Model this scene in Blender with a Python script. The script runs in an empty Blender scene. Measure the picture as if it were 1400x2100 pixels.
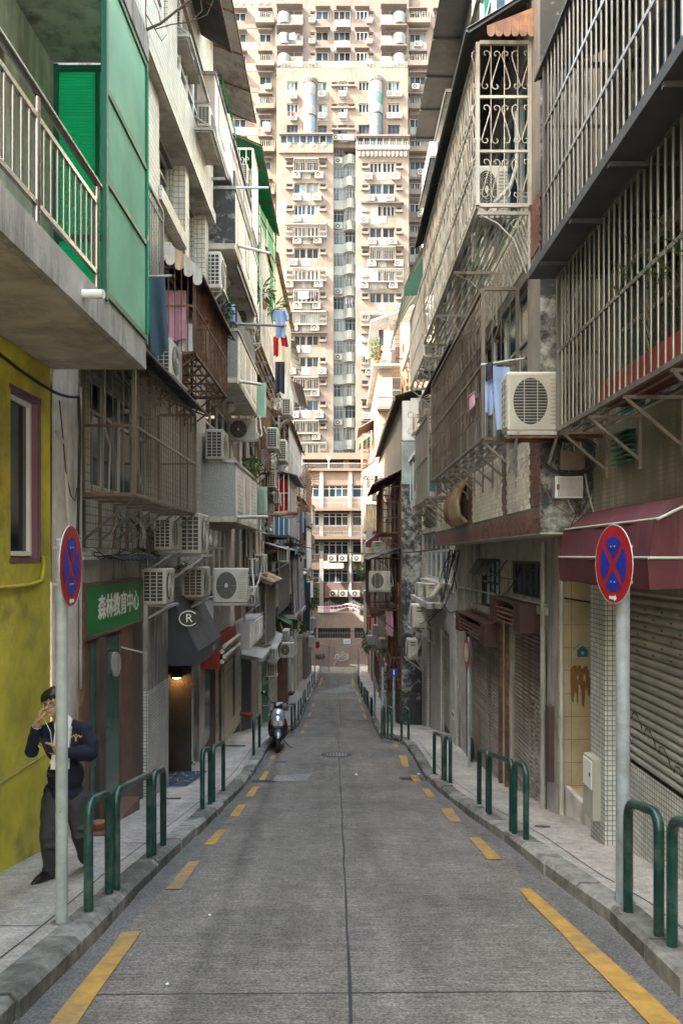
import bpy, math, random
from math import sin, cos, pi, radians, sqrt, atan2
from mathutils import Vector, Matrix
R = random.Random(11)
S = bpy.context.scene
COL = S.collection
F = 1577.0            # focal length of the photograph in its own pixels
HZ = 1140.0           # height of the horizon in the photograph

# ---------------------------------------------------------------- camera, sky, sun, exposure
cd = bpy.data.cameras.new('camera'); cam = bpy.data.objects.new('camera', cd); COL.objects.link(cam)
cd.sensor_fit = 'VERTICAL'; cd.sensor_height = 36.0; cd.lens = 36.0 * F / 2100.0
cd.shift_y = 90.0 / 2100.0; cd.clip_end = 600; cd.clip_start = .05
cam.location = (0, 0, 0); cam.rotation_euler = (pi / 2, 0, 0)
S.camera = cam
SUN_AZ, SUN_EL = radians(72), radians(44)          # light travels towards +X and a little +Y, downwards
W = bpy.data.worlds.new('World'); S.world = W; W.use_nodes = True
nt = W.node_tree; bg = nt.nodes['Background']
sky = nt.nodes.new('ShaderNodeTexSky'); sky.sky_type = 'NISHITA'; sky.sun_disc = False
sky.sun_elevation = SUN_EL; sky.sun_rotation = pi + SUN_AZ; sky.dust_density = 8.0; sky.air_density = 2.4; sky.ozone_density = 1.0
nt.links.new(sky.outputs[0], bg.inputs[0]); bg.inputs[1].default_value = 0.15
sl = bpy.data.lights.new('sun', 'SUN'); sl.energy = 3.2; sl.angle = radians(.53); sl.color = (1, .94, .84)
so = bpy.data.objects.new('sun', sl); COL.objects.link(so)
d = Vector((cos(SUN_EL) * sin(SUN_AZ), cos(SUN_EL) * cos(SUN_AZ), -sin(SUN_EL)))
so.rotation_euler = d.to_track_quat('-Z', 'Y').to_euler(); so.location = (-30, -40, 40)
vs = S.view_settings; vs.view_transform = 'Standard'; vs.look = 'None'; vs.gamma = 1; vs.use_curve_mapping = False
vs.exposure = 3.55
S.cycles.max_bounces = 9; S.cycles.diffuse_bounces = 7; S.cycles.glossy_bounces = 2; S.cycles.transmission_bounces = 4
S.cycles.transparent_max_bounces = 6; S.cycles.caustics_reflective = False; S.cycles.caustics_refractive = False
try:
    S.cycles.use_denoising = True; S.cycles.denoiser = 'OPENIMAGEDENOISE'; S.cycles.denoising_input_passes = 'RGB_ALBEDO_NORMAL'; S.cycles.denoising_prefilter = 'ACCURATE'
except Exception: pass

# ---------------------------------------------------------------- the street's slope
_T = [(-12, .46), (0, -1.7), (13, -4.04), (15.2, -4.40), (18, -4.67), (20.5, -4.92), (23, -5.36), (32, -7.0), (46, -8.46), (72, -10.9), (140, -11.6)]
def _lin(Y):
    for (a, za), (b, zb) in zip(_T, _T[1:]):
        if Y <= b: return za + (zb - za) * (Y - a) / (b - a)
    return _T[-1][1]
def zr(Y): return (_lin(Y - .8) + 2 * _lin(Y) + _lin(Y + .8)) / 4
PAVE = .13
def zp(Y): return zr(Y) + PAVE
def G(px, py, off=0.0):
    """the point of the street surface (raised by off) that the photograph shows at px, py"""
    k = (HZ - py) / F; a, b = 1.0, 130.0
    f = lambda Y: zr(Y) + off - k * Y
    for _ in range(60):
        m = (a + b) / 2
        if f(m) < 0: a = m
        else: b = m
    return Vector(((px - 700) / F * a, a, zr(a) + off))
def PX(px, Y): return (px - 700) / F * Y
def PZ(py, Y): return (HZ - py) / F * Y
def YX(px, x): return x * F / (px - 700.0)

# ---------------------------------------------------------------- mesh helpers (everything is written in world coordinates)
class MB:
    def __init__(s): s.v = []; s.f = []; s.m = []; s.s = []
    def add(s, vs, fs, mi=0, sm=False):
        o = len(s.v); s.v += [tuple(p) for p in vs]
        for f in fs: s.f.append([o + i for i in f]); s.m.append(mi); s.s.append(sm)
        return s
    def quad(s, a, b, c, d, mi=0): return s.add([a, b, c, d], [(0, 1, 2, 3)], mi)
    def box(s, x0, x1, y0, y1, z0, z1, mi=0):
        x0, x1 = min(x0, x1), max(x0, x1); y0, y1 = min(y0, y1), max(y0, y1); z0, z1 = min(z0, z1), max(z0, z1)
        return s.add([(x0, y0, z0), (x1, y0, z0), (x1, y1, z0), (x0, y1, z0), (x0, y0, z1), (x1, y0, z1), (x1, y1, z1), (x0, y1, z1)],
                     [(0, 3, 2, 1), (4, 5, 6, 7), (0, 1, 5, 4), (1, 2, 6, 5), (2, 3, 7, 6), (3, 0, 4, 7)], mi)
    def hexa(s, p, mi=0):        # eight corners: bottom ring then top ring
        return s.add(p, [(0, 3, 2, 1), (4, 5, 6, 7), (0, 1, 5, 4), (1, 2, 6, 5), (2, 3, 7, 6), (3, 0, 4, 7)], mi)
    def bar(s, p, q, w, h=None, mi=0):
        h = h or w; p = Vector(p); q = Vector(q); t = (q - p).normalized()
        up = Vector((0, 0, 1)) if abs(t.z) < .95 else Vector((0, 1, 0))
        a = t.cross(up).normalized() * (w / 2); b = a.cross(t).normalized() * (h / 2)
        return s.hexa([p - a - b, p + a - b, p + a + b, p - a + b, q - a - b, q + a - b, q + a + b, q - a + b], mi)
    def tube(s, pts, r, n=6, mi=0, closed=False, caps=True):
        P = [Vector(p) for p in pts]; k = len(P); rr = r if isinstance(r, (list, tuple)) else [r] * k
        up = Vector((0, 0, 1)); rings = []; prev = None
        for i in range(k):
            if closed: t = P[(i + 1) % k] - P[i - 1]
            else: t = P[min(i + 1, k - 1)] - P[max(i - 1, 0)]
            t = t.normalized() if t.length > 1e-9 else Vector((0, 0, 1))
            if prev is None:
                u = t.cross(up if abs(t.z) < .9 else Vector((1, 0, 0))).normalized()
            else:
                u = prev - t * prev.dot(t); u = u.normalized() if u.length > 1e-6 else t.orthogonal().normalized()
            prev = u; w = t.cross(u)
            rings.append([P[i] + (u * cos(2 * pi * j / n) + w * sin(2 * pi * j / n)) * rr[i] for j in range(n)])
        vs = [p for g in rings for p in g]; fs = []
        for i in range(k if closed else k - 1):
            a = i * n; b = ((i + 1) % k) * n
            for j in range(n): fs.append((a + j, a + (j + 1) % n, b + (j + 1) % n, b + j))
        s.add(vs, fs, mi, True)
        if caps and not closed:
            s.add(rings[0], [tuple(range(n - 1, -1, -1))], mi); s.add(rings[-1], [tuple(range(n))], mi)
        return s
    def disc(s, c, r, nrm, n=20, th=.01, mi=0, ry=None):
        c = Vector(c); nrm = Vector(nrm).normalized(); u = nrm.cross(Vector((0, 0, 1)))
        u = u.normalized() if u.length > 1e-6 else Vector((1, 0, 0)); w = u.cross(nrm) * -1; ry = ry or r
        A = [c + u * cos(2 * pi * j / n) * r + w * sin(2 * pi * j / n) * ry for j in range(n)]
        B = [p + nrm * th for p in A]
        return s.add(A + B, [tuple(range(n))[::-1], tuple(range(n, 2 * n))] + [(j, (j + 1) % n, n + (j + 1) % n, n + j) for j in range(n)], mi)
    def ball(s, c, r, nu=12, nv=8, mi=0, rot=None):
        c = Vector(c); r = Vector((r, r, r)) if not hasattr(r, '__len__') else Vector(r); vs = []; fs = []
        for i in range(nv + 1):
            th = pi * i / nv
            for j in range(nu):
                p = Vector((r.x * sin(th) * cos(2 * pi * j / nu), r.y * sin(th) * sin(2 * pi * j / nu), r.z * cos(th)))
                vs.append(c + (rot @ p if rot else p))
        for i in range(nv):
            for j in range(nu): fs.append((i * nu + j, (i + 1) * nu + j, (i + 1) * nu + (j + 1) % nu, i * nu + (j + 1) % nu))
        return s.add(vs, fs, mi, True)
    def prism(s, poly, e, mi=0):     # poly: 3d points in order, e: extrusion vector
        e = Vector(e); A = [Vector(p) for p in poly]; B = [p + e for p in A]; n = len(A)
        return s.add(A + B, [tuple(range(n))[::-1], tuple(range(n, 2 * n))] + [(j, (j + 1) % n, n + (j + 1) % n, n + j) for j in range(n)], mi)
    def corr(s, o, a, b, n, amp, seg=6, mi=0, sag=0, th=.004):
        """a corrugated sheet: waves repeat along a, ridges run along b"""
        o = Vector(o); a = Vector(a); b = Vector(b); nn = a.cross(b).normalized(); vs = []; fs = []; K = n * seg
        for i in range(K + 1):
            w = nn * (sin(2 * pi * i / seg) * amp)
            p = o + a * (i / K) + w; vs += [p, p + b * .5 - Vector((0, 0, sag)), p + b]
        for i in range(K):
            for j in (0, 1): fs.append((3 * i + j, 3 * i + 3 + j, 3 * i + 4 + j, 3 * i + 1 + j))
        s.add(vs, fs, mi, False)
        N = len(vs); vs2 = [Vector(p) - nn * th for p in vs]
        return s.add(vs2, [f[::-1] for f in fs], mi, False)
    def merge(s, o):
        k = len(s.v); s.v += o.v; s.f += [[k + i for i in f] for f in o.f]; s.m += o.m; s.s += o.s; return s

KIDS = {}; LOC = {}
def mesh_of(name, mb, mat, off=None):
    me = bpy.data.meshes.new(name)
    v = mb.v if off is None else [(a - off[0], b - off[1], c - off[2]) for a, b, c in mb.v]
    me.from_pydata(v, [], mb.f)
    for m in (mat if isinstance(mat, (list, tuple)) else [mat]): me.materials.append(m)
    if any(mb.m): me.polygons.foreach_set('material_index', mb.m)
    if any(mb.s): me.polygons.foreach_set('use_smooth', mb.s)
    me.update(); return me
def link(o, parent=None):
    COL.objects.link(o)
    if parent is not None: o.parent = parent; KIDS.setdefault(parent.name, []).append(o)
    return o
def wloc(o): return LOC.get(o.name, Vector((0, 0, 0))) if o is not None else Vector((0, 0, 0))
def ob(name, mb, mat, parent=None, at=None, kind=None):
    """one mesh object; with a parent, its vertices are moved into the parent's frame; at: its own origin"""
    base = wloc(parent); org = Vector(at) if at is not None else base
    o = bpy.data.objects.new(name, mesh_of(name, mb, mat, org)); link(o, parent)
    o.location = org - base if parent is not None else org
    LOC[o.name] = org
    if kind: o['kind'] = kind
    return o
def part(name, me, parent, at):
    o = bpy.data.objects.new(name, me); link(o, parent); o.location = Vector(at) - wloc(parent); LOC[o.name] = Vector(at); return o
USED = set()
def tag(o, label, cat, group=None):
    o['label'] = label; o['category'] = cat
    if group: o['group'] = group
    if label in USED: print('DUPLICATE LABEL', label)
    USED.add(label); return o
def thing(name, label, cat, loc, group=None):
    o = bpy.data.objects.new(name, None); COL.objects.link(o); o.location = loc; o.empty_display_size = .1
    LOC[o.name] = Vector(loc); return tag(o, label, cat, group)
def solo(name, mb, mat, label, cat, at, group=None): return tag(ob(name, mb, mat, None, at), label, cat, group)
def clone(o, parent=None):
    c = o.copy(); link(c, parent)
    for k in KIDS.get(o.name, []): clone(k, c)
    return c

# ---------------------------------------------------------------- materials
MATS = {}
def _n(t, kind, **kw):
    n = t.nodes.new(kind)
    for k, v in kw.items(): setattr(n, k, v)
    return n
def mat(name, col, rough=.75, metal=0.0, var=.3, scale=2.5, dirt=0.0, dcol=(.035, .03, .026), streak=True, bump=.15, bscale=30, rnd=.0,
        tile=None, two=None, twoscale=3, spec=.5, trans=0.0, dscale=1.6, grime=0.0):
    if name in MATS: return MATS[name]
    m = bpy.data.materials.new(name); m.use_nodes = True; t = m.node_tree; L = t.links.new
    b = t.nodes['Principled BSDF']; b.inputs['Roughness'].default_value = rough; b.inputs['Metallic'].default_value = metal
    b.inputs['Specular IOR Level'].default_value = spec
    g = _n(t, 'ShaderNodeNewGeometry'); pos = g.outputs['Position']
    n1 = _n(t, 'ShaderNodeTexNoise'); n1.inputs['Scale'].default_value = scale; n1.inputs['Detail'].default_value = 6; n1.inputs['Roughness'].default_value = .65
    L(pos, n1.inputs['Vector'])
    base = _n(t, 'ShaderNodeRGB'); base.outputs[0].default_value = (*col, 1); c = base.outputs[0]
    bumpsrc = None
    if two:
        n4 = _n(t, 'ShaderNodeTexNoise'); n4.inputs['Scale'].default_value = twoscale; n4.inputs['Detail'].default_value = 7; n4.inputs['Roughness'].default_value = .7
        L(pos, n4.inputs['Vector'])
        rp = _n(t, 'ShaderNodeMapRange'); rp.inputs[1].default_value = .44; rp.inputs[2].default_value = .56; L(n4.outputs[0], rp.inputs[0])
        mx = _n(t, 'ShaderNodeMix', data_type='RGBA'); L(rp.outputs[0], mx.inputs[0]); L(c, mx.inputs[6]); mx.inputs[7].default_value = (*two, 1); c = mx.outputs[2]
    if tile:
        w, h, mort, off, ms, tv = tile
        sx = _n(t, 'ShaderNodeSeparateXYZ'); L(pos, sx.inputs[0]); ad = _n(t, 'ShaderNodeMath', operation='ADD'); L(sx.outputs[0], ad.inputs[0]); L(sx.outputs[1], ad.inputs[1])
        cb = _n(t, 'ShaderNodeCombineXYZ'); L(ad.outputs[0], cb.inputs[0]); L(sx.outputs[2], cb.inputs[1])
        br = _n(t, 'ShaderNodeTexBrick'); br.offset = off; br.inputs['Scale'].default_value = 1; br.inputs['Brick Width'].default_value = w; br.inputs['Row Height'].default_value = h
        br.inputs['Mortar Size'].default_value = ms; br.inputs['Mortar Smooth'].default_value = .1; br.inputs['Bias'].default_value = 0
        br.inputs['Mortar'].default_value = (*mort, 1); L(cb.outputs[0], br.inputs['Vector'])
        k1 = _n(t, 'ShaderNodeMix', data_type='RGBA', blend_type='MULTIPLY'); k1.inputs[0].default_value = 1; L(c, k1.inputs[6]); k1.inputs[7].default_value = (1 - tv, 1 - tv, 1 - tv, 1)
        L(c, br.inputs['Color1']); L(k1.outputs[2], br.inputs['Color2']); c = br.outputs['Color']; bumpsrc = br.outputs['Fac']
    rg = _n(t, 'ShaderNodeMapRange'); rg.inputs[1].default_value = .3; rg.inputs[2].default_value = .7; rg.inputs[3].default_value = 1 - var; rg.inputs[4].default_value = 1 + var * .5
    L(n1.outputs[0], rg.inputs[0]); val = rg.outputs[0]
    if rnd:
        oi = _n(t, 'ShaderNodeObjectInfo'); r2 = _n(t, 'ShaderNodeMapRange'); r2.inputs[3].default_value = 1 - rnd; r2.inputs[4].default_value = 1 + rnd * .5
        L(oi.outputs['Random'], r2.inputs[0]); ml = _n(t, 'ShaderNodeMath', operation='MULTIPLY'); L(val, ml.inputs[0]); L(r2.outputs[0], ml.inputs[1]); val = ml.outputs[0]
    vm = _n(t, 'ShaderNodeVectorMath', operation='SCALE'); L(c, vm.inputs[0]); L(val, vm.inputs['Scale']); c = vm.outputs[0]
    if dirt:
        mp = _n(t, 'ShaderNodeMapping'); mp.inputs['Scale'].default_value = (3.2, 3.2, .35) if streak else (1, 1, 1); L(pos, mp.inputs['Vector'])
        n2 = _n(t, 'ShaderNodeTexNoise'); n2.inputs['Scale'].default_value = dscale; n2.inputs['Detail'].default_value = 8; n2.inputs['Roughness'].default_value = .72; L(mp.outputs[0], n2.inputs['Vector'])
        n5 = _n(t, 'ShaderNodeTexNoise'); n5.inputs['Scale'].default_value = .55; n5.inputs['Detail'].default_value = 4; L(pos, n5.inputs['Vector'])
        a = _n(t, 'ShaderNodeMath', operation='ADD'); L(n2.outputs[0], a.inputs[0]); L(n5.outputs[0], a.inputs[1])
        r3 = _n(t, 'ShaderNodeMapRange'); r3.inputs[1].default_value = 1.25 - .5 * dirt; r3.inputs[2].default_value = 1.5 - .5 * dirt; r3.inputs[4].default_value = min(1, .55 + dirt * .4); L(a.outputs[0], r3.inputs[0])
        mx = _n(t, 'ShaderNodeMix', data_type='RGBA'); L(r3.outputs[0], mx.inputs[0]); L(c, mx.inputs[6]); mx.inputs[7].default_value = (*dcol, 1); c = mx.outputs[2]
    L(c, b.inputs['Base Color'])
    if bump:
        n3 = _n(t, 'ShaderNodeTexNoise'); n3.inputs['Scale'].default_value = bscale; n3.inputs['Detail'].default_value = 4; L(pos, n3.inputs['Vector'])
        bp = _n(t, 'ShaderNodeBump'); bp.inputs['Strength'].default_value = bump; bp.inputs['Distance'].default_value = .01
        h = n3.outputs[0]
        if bumpsrc is not None:
            sb = _n(t, 'ShaderNodeMath', operation='SUBTRACT'); L(h, sb.inputs[0]); L(bumpsrc, sb.inputs[1]); h = sb.outputs[0]
        L(h, bp.inputs['Height']); L(bp.outputs[0], b.inputs['Normal'])
    if trans:
        o = t.nodes['Material Output']; tr = _n(t, 'ShaderNodeBsdfTranslucent'); L(c, tr.inputs[0]); ms = _n(t, 'ShaderNodeMixShader'); ms.inputs[0].default_value = trans
        L(b.outputs[0], ms.inputs[1]); L(tr.outputs[0], ms.inputs[2]); L(ms.outputs[0], o.inputs[0])
    m.diffuse_color = (*col, 1); MATS[name] = m; return m
def glass(name, col, rough=.08, rnd=.6):
    if name in MATS: return MATS[name]
    m = mat(name, col, rough, 0, .25, .8, 0, bump=0, rnd=rnd, spec=.42); return m

RUST2 = (.10, .035, .015)
M = dict(
    concrete=mat('weathered concrete', (.42, .405, .375), .85, dirt=.6, bump=.5, bscale=45),
    soffit=mat('stained concrete underside', (.52, .48, .40), .85, dirt=.4, streak=False, bump=.4, two=(.38, .34, .27), twoscale=1.6, dcol=(.14, .12, .09)),
    stained=mat('black stained render', (.52, .52, .5), .85, dirt=1.0, bump=.5, dcol=(.022, .023, .026), streak=False, dscale=4.5, var=.5, scale=5),
    pebble=mat('pebbledash', (.24, .235, .23), .9, bump=1.0, bscale=60, var=.6, scale=40, dirt=.5),
    pebble_pale=mat('pale pebbledash', (.36, .355, .345), .9, bump=1.0, bscale=60, var=.6, scale=40, dirt=.4),
    yellow=mat('mustard painted render', (.58, .515, .05), .7, dirt=.36, dcol=(.10, .095, .03), bump=.3, two=(.46, .41, .06), twoscale=1.1, scale=1.2, streak=False, dscale=2.6, var=.4),
    white_render=mat('grubby white render', (0.66, 0.636, 0.6), .8, dirt=.55, dcol=(0.21, 0.18, 0.135), bump=.25),
    purple=mat('purple paint', (0.168, 0.077, 0.119), .6, dirt=.2),
    tile_grey=mat('grey mosaic tile', (0.468, 0.481, 0.442), .45, tile=(.1, .1, (.11, .1, .085), 0, .006, .18), dirt=.55, dcol=(0.17, 0.145, 0.102)),
    tile_fine=mat('grimy fine mosaic', (.40, .375, .32), .5, tile=(.048, .048, (.2, .18, .145), 0, .0035, .2), dirt=.75, dcol=(.12, .10, .075)),
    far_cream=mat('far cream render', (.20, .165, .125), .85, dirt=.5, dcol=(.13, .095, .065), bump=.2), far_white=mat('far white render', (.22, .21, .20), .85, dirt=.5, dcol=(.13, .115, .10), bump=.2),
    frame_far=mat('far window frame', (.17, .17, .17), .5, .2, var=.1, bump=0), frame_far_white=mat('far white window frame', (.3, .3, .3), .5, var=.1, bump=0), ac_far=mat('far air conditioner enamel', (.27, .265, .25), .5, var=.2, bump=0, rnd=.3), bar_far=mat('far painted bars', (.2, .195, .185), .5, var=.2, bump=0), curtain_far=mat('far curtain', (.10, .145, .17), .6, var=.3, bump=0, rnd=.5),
    tile_cream=mat('cream mosaic tile', (0.611, 0.585, 0.52), .45, tile=(.1, .1, (.16, .14, .11), 0, .006, .15), dirt=.42, dcol=(0.289, 0.238, 0.17)),
    tile_white=mat('small white mosaic tile', (0.65, 0.65, 0.624), .4, tile=(.052, .052, (.15, .145, .13), 0, .005, .2), dirt=.35, dcol=(0.204, 0.178, 0.136)),
    tile_brown=mat('brown mosaic tile', (0.169, 0.0845, 0.0715), .45, tile=(.1, .05, (.2, .16, .14), .5, .005, .35), dirt=.3),
    tile_blue=mat('pale blue mosaic tile', (.36, .45, .47), .5, tile=(.08, .08, (.2, .23, .23), 0, .004, .2), dirt=.35, dcol=(.06, .07, .075)),
    tile_beige=mat('beige wall tile', (0.552, 0.456, 0.3), .4, tile=(.45, .3, (.25, .2, .13), 0, .004, .08), dirt=.3, dcol=(0.28, 0.21, 0.126)),
    mortar=mat('grey mortar', (.22, .2, .18), .9, dirt=.5),
    brown_tile=mat('glazed brown tile', (0.208, 0.091, 0.078), .4, var=.3, rnd=.45, dirt=.25),
    white_tile=mat('glazed off white tile', (0.65, 0.624, 0.559), .4, var=.2, rnd=.25, dirt=.4, dcol=(0.208, 0.169, 0.117)),
    pink_render=mat('pinkish grey render', (0.504, 0.434, 0.392), .85, dirt=.4, bump=.3),
    cream_render=mat('cream render', (0.6, 0.528, 0.396), .8, dirt=.42, dcol=(0.21, 0.165, 0.112), bump=.25),
    grey_render=mat('grey render', (0.42, 0.406, 0.385), .85, dirt=.5, bump=.3),
    pale_render=mat('pale render', (0.72, 0.684, 0.6), .8, dirt=.55, dcol=(0.3, 0.255, 0.18), bump=.2),
    roof_flat=mat('roof screed', (.22, .21, .2), .9),
    asphalt=None, timber=mat('dark brown timber', (0.154, 0.081, 0.0583), .5, dirt=.2, var=.4, scale=5),
    timber_dark=mat('black brown timber', (0.0892, 0.0583, 0.0486), .5, var=.4),
    steel=mat('brushed stainless steel', (.36, .34, .31), .25, .95, var=.15, bump=.03),
    steel_dull=mat('dull stainless bars', (.31, .29, .27), .36, .8, var=.3, dirt=.35, dcol=(.10, .07, .05), rnd=.35),
    galv=mat('galvanised steel', (0.567, 0.594, 0.621), .45, .5, var=.2, dirt=.2),
    grey_paint=mat('grey green pole paint', (.34, .375, .36), .45, .0, var=.3, scale=6, dirt=.4, dcol=(.2, .18, .15), bump=.2, streak=False, dscale=5),
    blue_paint=mat('blue grey pole paint', (.33, .38, .42), .42, .0, var=.3, scale=6, dirt=.4, dcol=(.18, .18, .17), bump=.2, streak=False, dscale=5),
    bronze=mat('bronze anodised bars', (.15, .12, .10), .4, .4, var=.3, rnd=.3, dirt=.3, dcol=(.06, .045, .035)),
    taupe=mat('taupe painted bars', (.22, .20, .18), .5, .2, var=.3, rnd=.3, dirt=.35, dcol=(.09, .06, .04)),
    cream_bar=mat('cream painted iron', (.52, .49, .43), .5, .0, var=.25, rnd=.25, dirt=.5, dcol=(.16, .09, .05)),
    white_bar=mat('white painted iron', (.7, .68, .63), .5, .0, var=.15, rnd=.15, dirt=.25, dcol=(.25, .15, .09)),
    rust=mat('rusty iron', (.19, .09, .05), .8, .0, var=.5, two=(.10, .04, .022), twoscale=7, rnd=.3, bump=.5),
    rust_sheet=mat('rust streaked cream sheet', (.52, .38, .23), .7, dirt=.72, dcol=(.10, .03, .015), bump=.3),
    tin_dark=mat('dark weathered tin', (.075, .075, .08), .6, .3, var=.4, dirt=.25),
    tin_grey=mat('grey weathered tin', (0.365, 0.351, 0.338), .6, .2, var=.3, dirt=.5, dcol=(0.14, 0.098, 0.07)),
    tin_pale=mat('pale corrugated sheet', (.5, .47, .42), .6, .1, var=.3, dirt=.5, dcol=(.17, .11, .07)),
    tin_green=mat('green corrugated plastic', (.025, .22, .095), .45, var=.3, dirt=.25, trans=.35),
    tin_beige=mat('beige corrugated sheet', (.45, .38, .26), .6, var=.3, dirt=.4, dcol=(.16, .11, .07), trans=.25),
    tin_brown=mat('brown corrugated sheet', (.22, .085, .045), .6, var=.4, dirt=.35, two=(.36, .17, .075), twoscale=4),
    green_frame=mat('green painted frame', (.008, .10, .065), .4, var=.2),
    green_sheet=mat('green translucent sheet', (.04, .74, .42), .3, var=.15, scale=1.0, bump=.0, trans=.7, spec=.5),
    green_pale=mat('frosted pale green sheet', (.44, .76, .60), .22, var=.22, scale=.9, bump=.0, trans=.5, spec=.8),
    green_rail=mat('dark green enamel', (.004, .05, .038), .32, var=.4, scale=7, dirt=.55, dcol=(.10, .115, .10), bump=.25, bscale=60, rnd=.2, streak=False, dscale=7),
    sign_green=mat('green signboard', (.015, .19, .055), .4, var=.12, bump=.02),
    white=mat('white paint', (.78, .78, .76), .5, var=.08, bump=.02),
    offwhite=mat('yellowed white enamel', (.52, .50, .44), .45, var=.15, rnd=.3, dirt=.38, dcol=(.2, .165, .12), bump=.03),
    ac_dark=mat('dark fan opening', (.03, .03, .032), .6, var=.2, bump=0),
    black=mat('black plastic', (.012, .012, .013), .45, var=.2, bump=.02),
    rubber=mat('tyre rubber', (.015, .015, .016), .8, var=.3),
    cable=mat('black cable', (.012, .012, .012), .6, var=.2, bump=0),
    cable_pale=mat('pale cable', (.42, .39, .33), .6, var=.2, bump=0),
    pvc=mat('pvc pipe', (.5, .49, .45), .5, dirt=.3, bump=0),
    slat=mat('roller shutter steel', (.40, .385, .36), .4, .35, var=.25, rnd=.15, dirt=.4, dcol=(.15, .125, .10), bump=.08),
    slat_rust=mat('rusting shutter steel', (.37, .345, .32), .5, .3, var=.3, rnd=.25, dirt=.55, dcol=(.12, .07, .05), bump=.15),
    slat_pale=mat('pale shutter steel', (.55, .5, .42), .45, .2, var=.2, rnd=.1, dirt=.3),
    maroon=mat('maroon awning canvas', (.085, .018, .028), .6, var=.35, scale=1.5, bump=.2, bscale=9, spec=.35, dirt=.2, dcol=(.16, .09, .09)),
    maroon_box=mat('maroon painted housing', (.05, .018, .016), .5, var=.4, dirt=.3),
    piping=mat('pale green piping', (.40, .45, .39), .5, var=.1),
    red=mat('red sign paint', (.36, .012, .02), .42, var=.12, bump=.02),
    red_dull=mat('dull red paint', (.25, .025, .02), .5, var=.3, dirt=.2),
    blue=mat('blue sign paint', (.012, .03, .33), .42, var=.12, bump=.02),
    blue_wall=mat('blue panel', (.02, .16, .27), .5, var=.25, dirt=.2),
    navy=mat('navy door paint', (.022, .025, .035), .5, var=.25, dirt=.15),
    orange=mat('road paint', (.44, .25, .05), .75, var=.35, scale=7, dirt=.6, dcol=(.16, .14, .115), streak=False, dscale=9, bump=.4),
    kerb=mat('worn kerb granite', (.27, .26, .235), .85, var=.4, scale=9, dirt=.7, dcol=(.05, .05, .042), streak=False, bump=1.0, bscale=30, rnd=.4, dscale=4),
    iron=mat('cast iron cover', (.09, .085, .08), .6, .3, var=.4, dirt=.2, bump=.4),
    joint=mat('joint sealant', (.035, .035, .035), .8, var=.5, scale=10),
    hotspot=None,
    glass_dark=glass('dark window glass', (.035, .042, .05)),
    glass_blue=glass('bluish window glass', (.05, .10, .15)),
    glass_teal=glass('teal window glass', (.03, .16, .14)),
    glass_far=mat('far dark glass', (.016, .02, .027), .35, 0, .4, .8, 0, bump=0, rnd=.6, spec=.12), glass_far_blue=mat('far blue glass', (.02, .04, .066), .35, 0, .4, .8, 0, bump=0, rnd=.6, spec=.12),
    glass_green=glass('bottle green glass', (.06, .14, .11), .15, .2),
    curtain=mat('pale blue curtain', (.45, .6, .68), .8, var=.2),
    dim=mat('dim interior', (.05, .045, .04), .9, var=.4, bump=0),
    alu=mat('aluminium window frame', (.5, .5, .49), .4, .4, var=.1, dirt=.15, bump=0),
    skin=mat('skin', (.45, .27, .19), .5, var=.08, bump=.03),
    hair=mat('black hair', (.008, .007, .007), .4, var=.3, bump=.4, bscale=120),
    knit=mat('navy knitwear', (.0035, .0055, .02), .85, var=.25, bump=.3, bscale=220),
    trousers=mat('charcoal trousers', (.032, .032, .036), .8, var=.35, scale=8, bump=.6, bscale=16),
    shirt=mat('white shirt', (.72, .71, .69), .7, var=.08, bump=.1, bscale=20),
    tie=mat('dark red tie', (.14, .012, .02), .6),
    gold=mat('yellow embroidery', (.62, .42, .06), .7, var=.1),
    leather=mat('black leather', (.012, .011, .011), .3, var=.2),
    silver=mat('silver bodywork', (.36, .38, .41), .22, .55, var=.05, bump=0, spec=.8),
    black_gloss=mat('gloss black bodywork', (.012, .014, .02), .2, 0, var=.1, bump=0, spec=.7),
    lens=mat('clear lens', (.6, .63, .66), .1, .2, var=.15, bump=0),
    red_lens=mat('red trim', (.22, .008, .014), .2, 0, var=.1, bump=0),
    mirror=mat('mirror', (.5, .54, .57), .12, .8, var=.05, bump=0),
    jeans=mat('blue denim', (.045, .085, .125), .85, var=.3, bump=.25, bscale=15),
    olive=mat('olive cloth', (.11, .12, .03), .85, var=.3, bump=.25, bscale=15),
    cloth_blue=mat('sky blue cloth', (.30, .42, .68), .85, var=.2, bump=.25, bscale=15),
    cloth_white=mat('white cloth', (.7, .7, .72), .85, var=.15, bump=.25, bscale=15),
    cloth_red=mat('red cloth', (.42, .01, .02), .85, var=.25, bump=.25, bscale=15),
    cloth_pink=mat('pink cloth', (.6, .33, .42), .85, var=.2, bump=.25, bscale=15),
    cloth_dark=mat('dark cloth', (.03, .03, .045), .85, var=.2, bump=.25, bscale=15),
    leaf=mat('leaf green', (.06, .11, .025), .6, var=.5, scale=8, rnd=.3, bump=0, trans=.2),
    bark=mat('bark', (.07, .05, .035), .9),
    graf=mat('white spray paint', (.62, .65, .68), .6, var=.1, bump=0), graf_dark=mat('black spray paint', (.03, .03, .03), .6, bump=0),
    ochre=mat('ochre paint smear', (.24, .12, .04), .7, var=.3, bump=0),
    stripe_g=mat('green striped canvas', (.015, .085, .05), .7, var=.3, dirt=.3), stripe_w=mat('grey striped canvas', (.28, .30, .27), .7, var=.3, dirt=.4),
    rug=mat('blue patterned carpet', (.015, .05, .13), .9, var=.4, two=(.03, .08, .16), twoscale=20),
)
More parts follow.
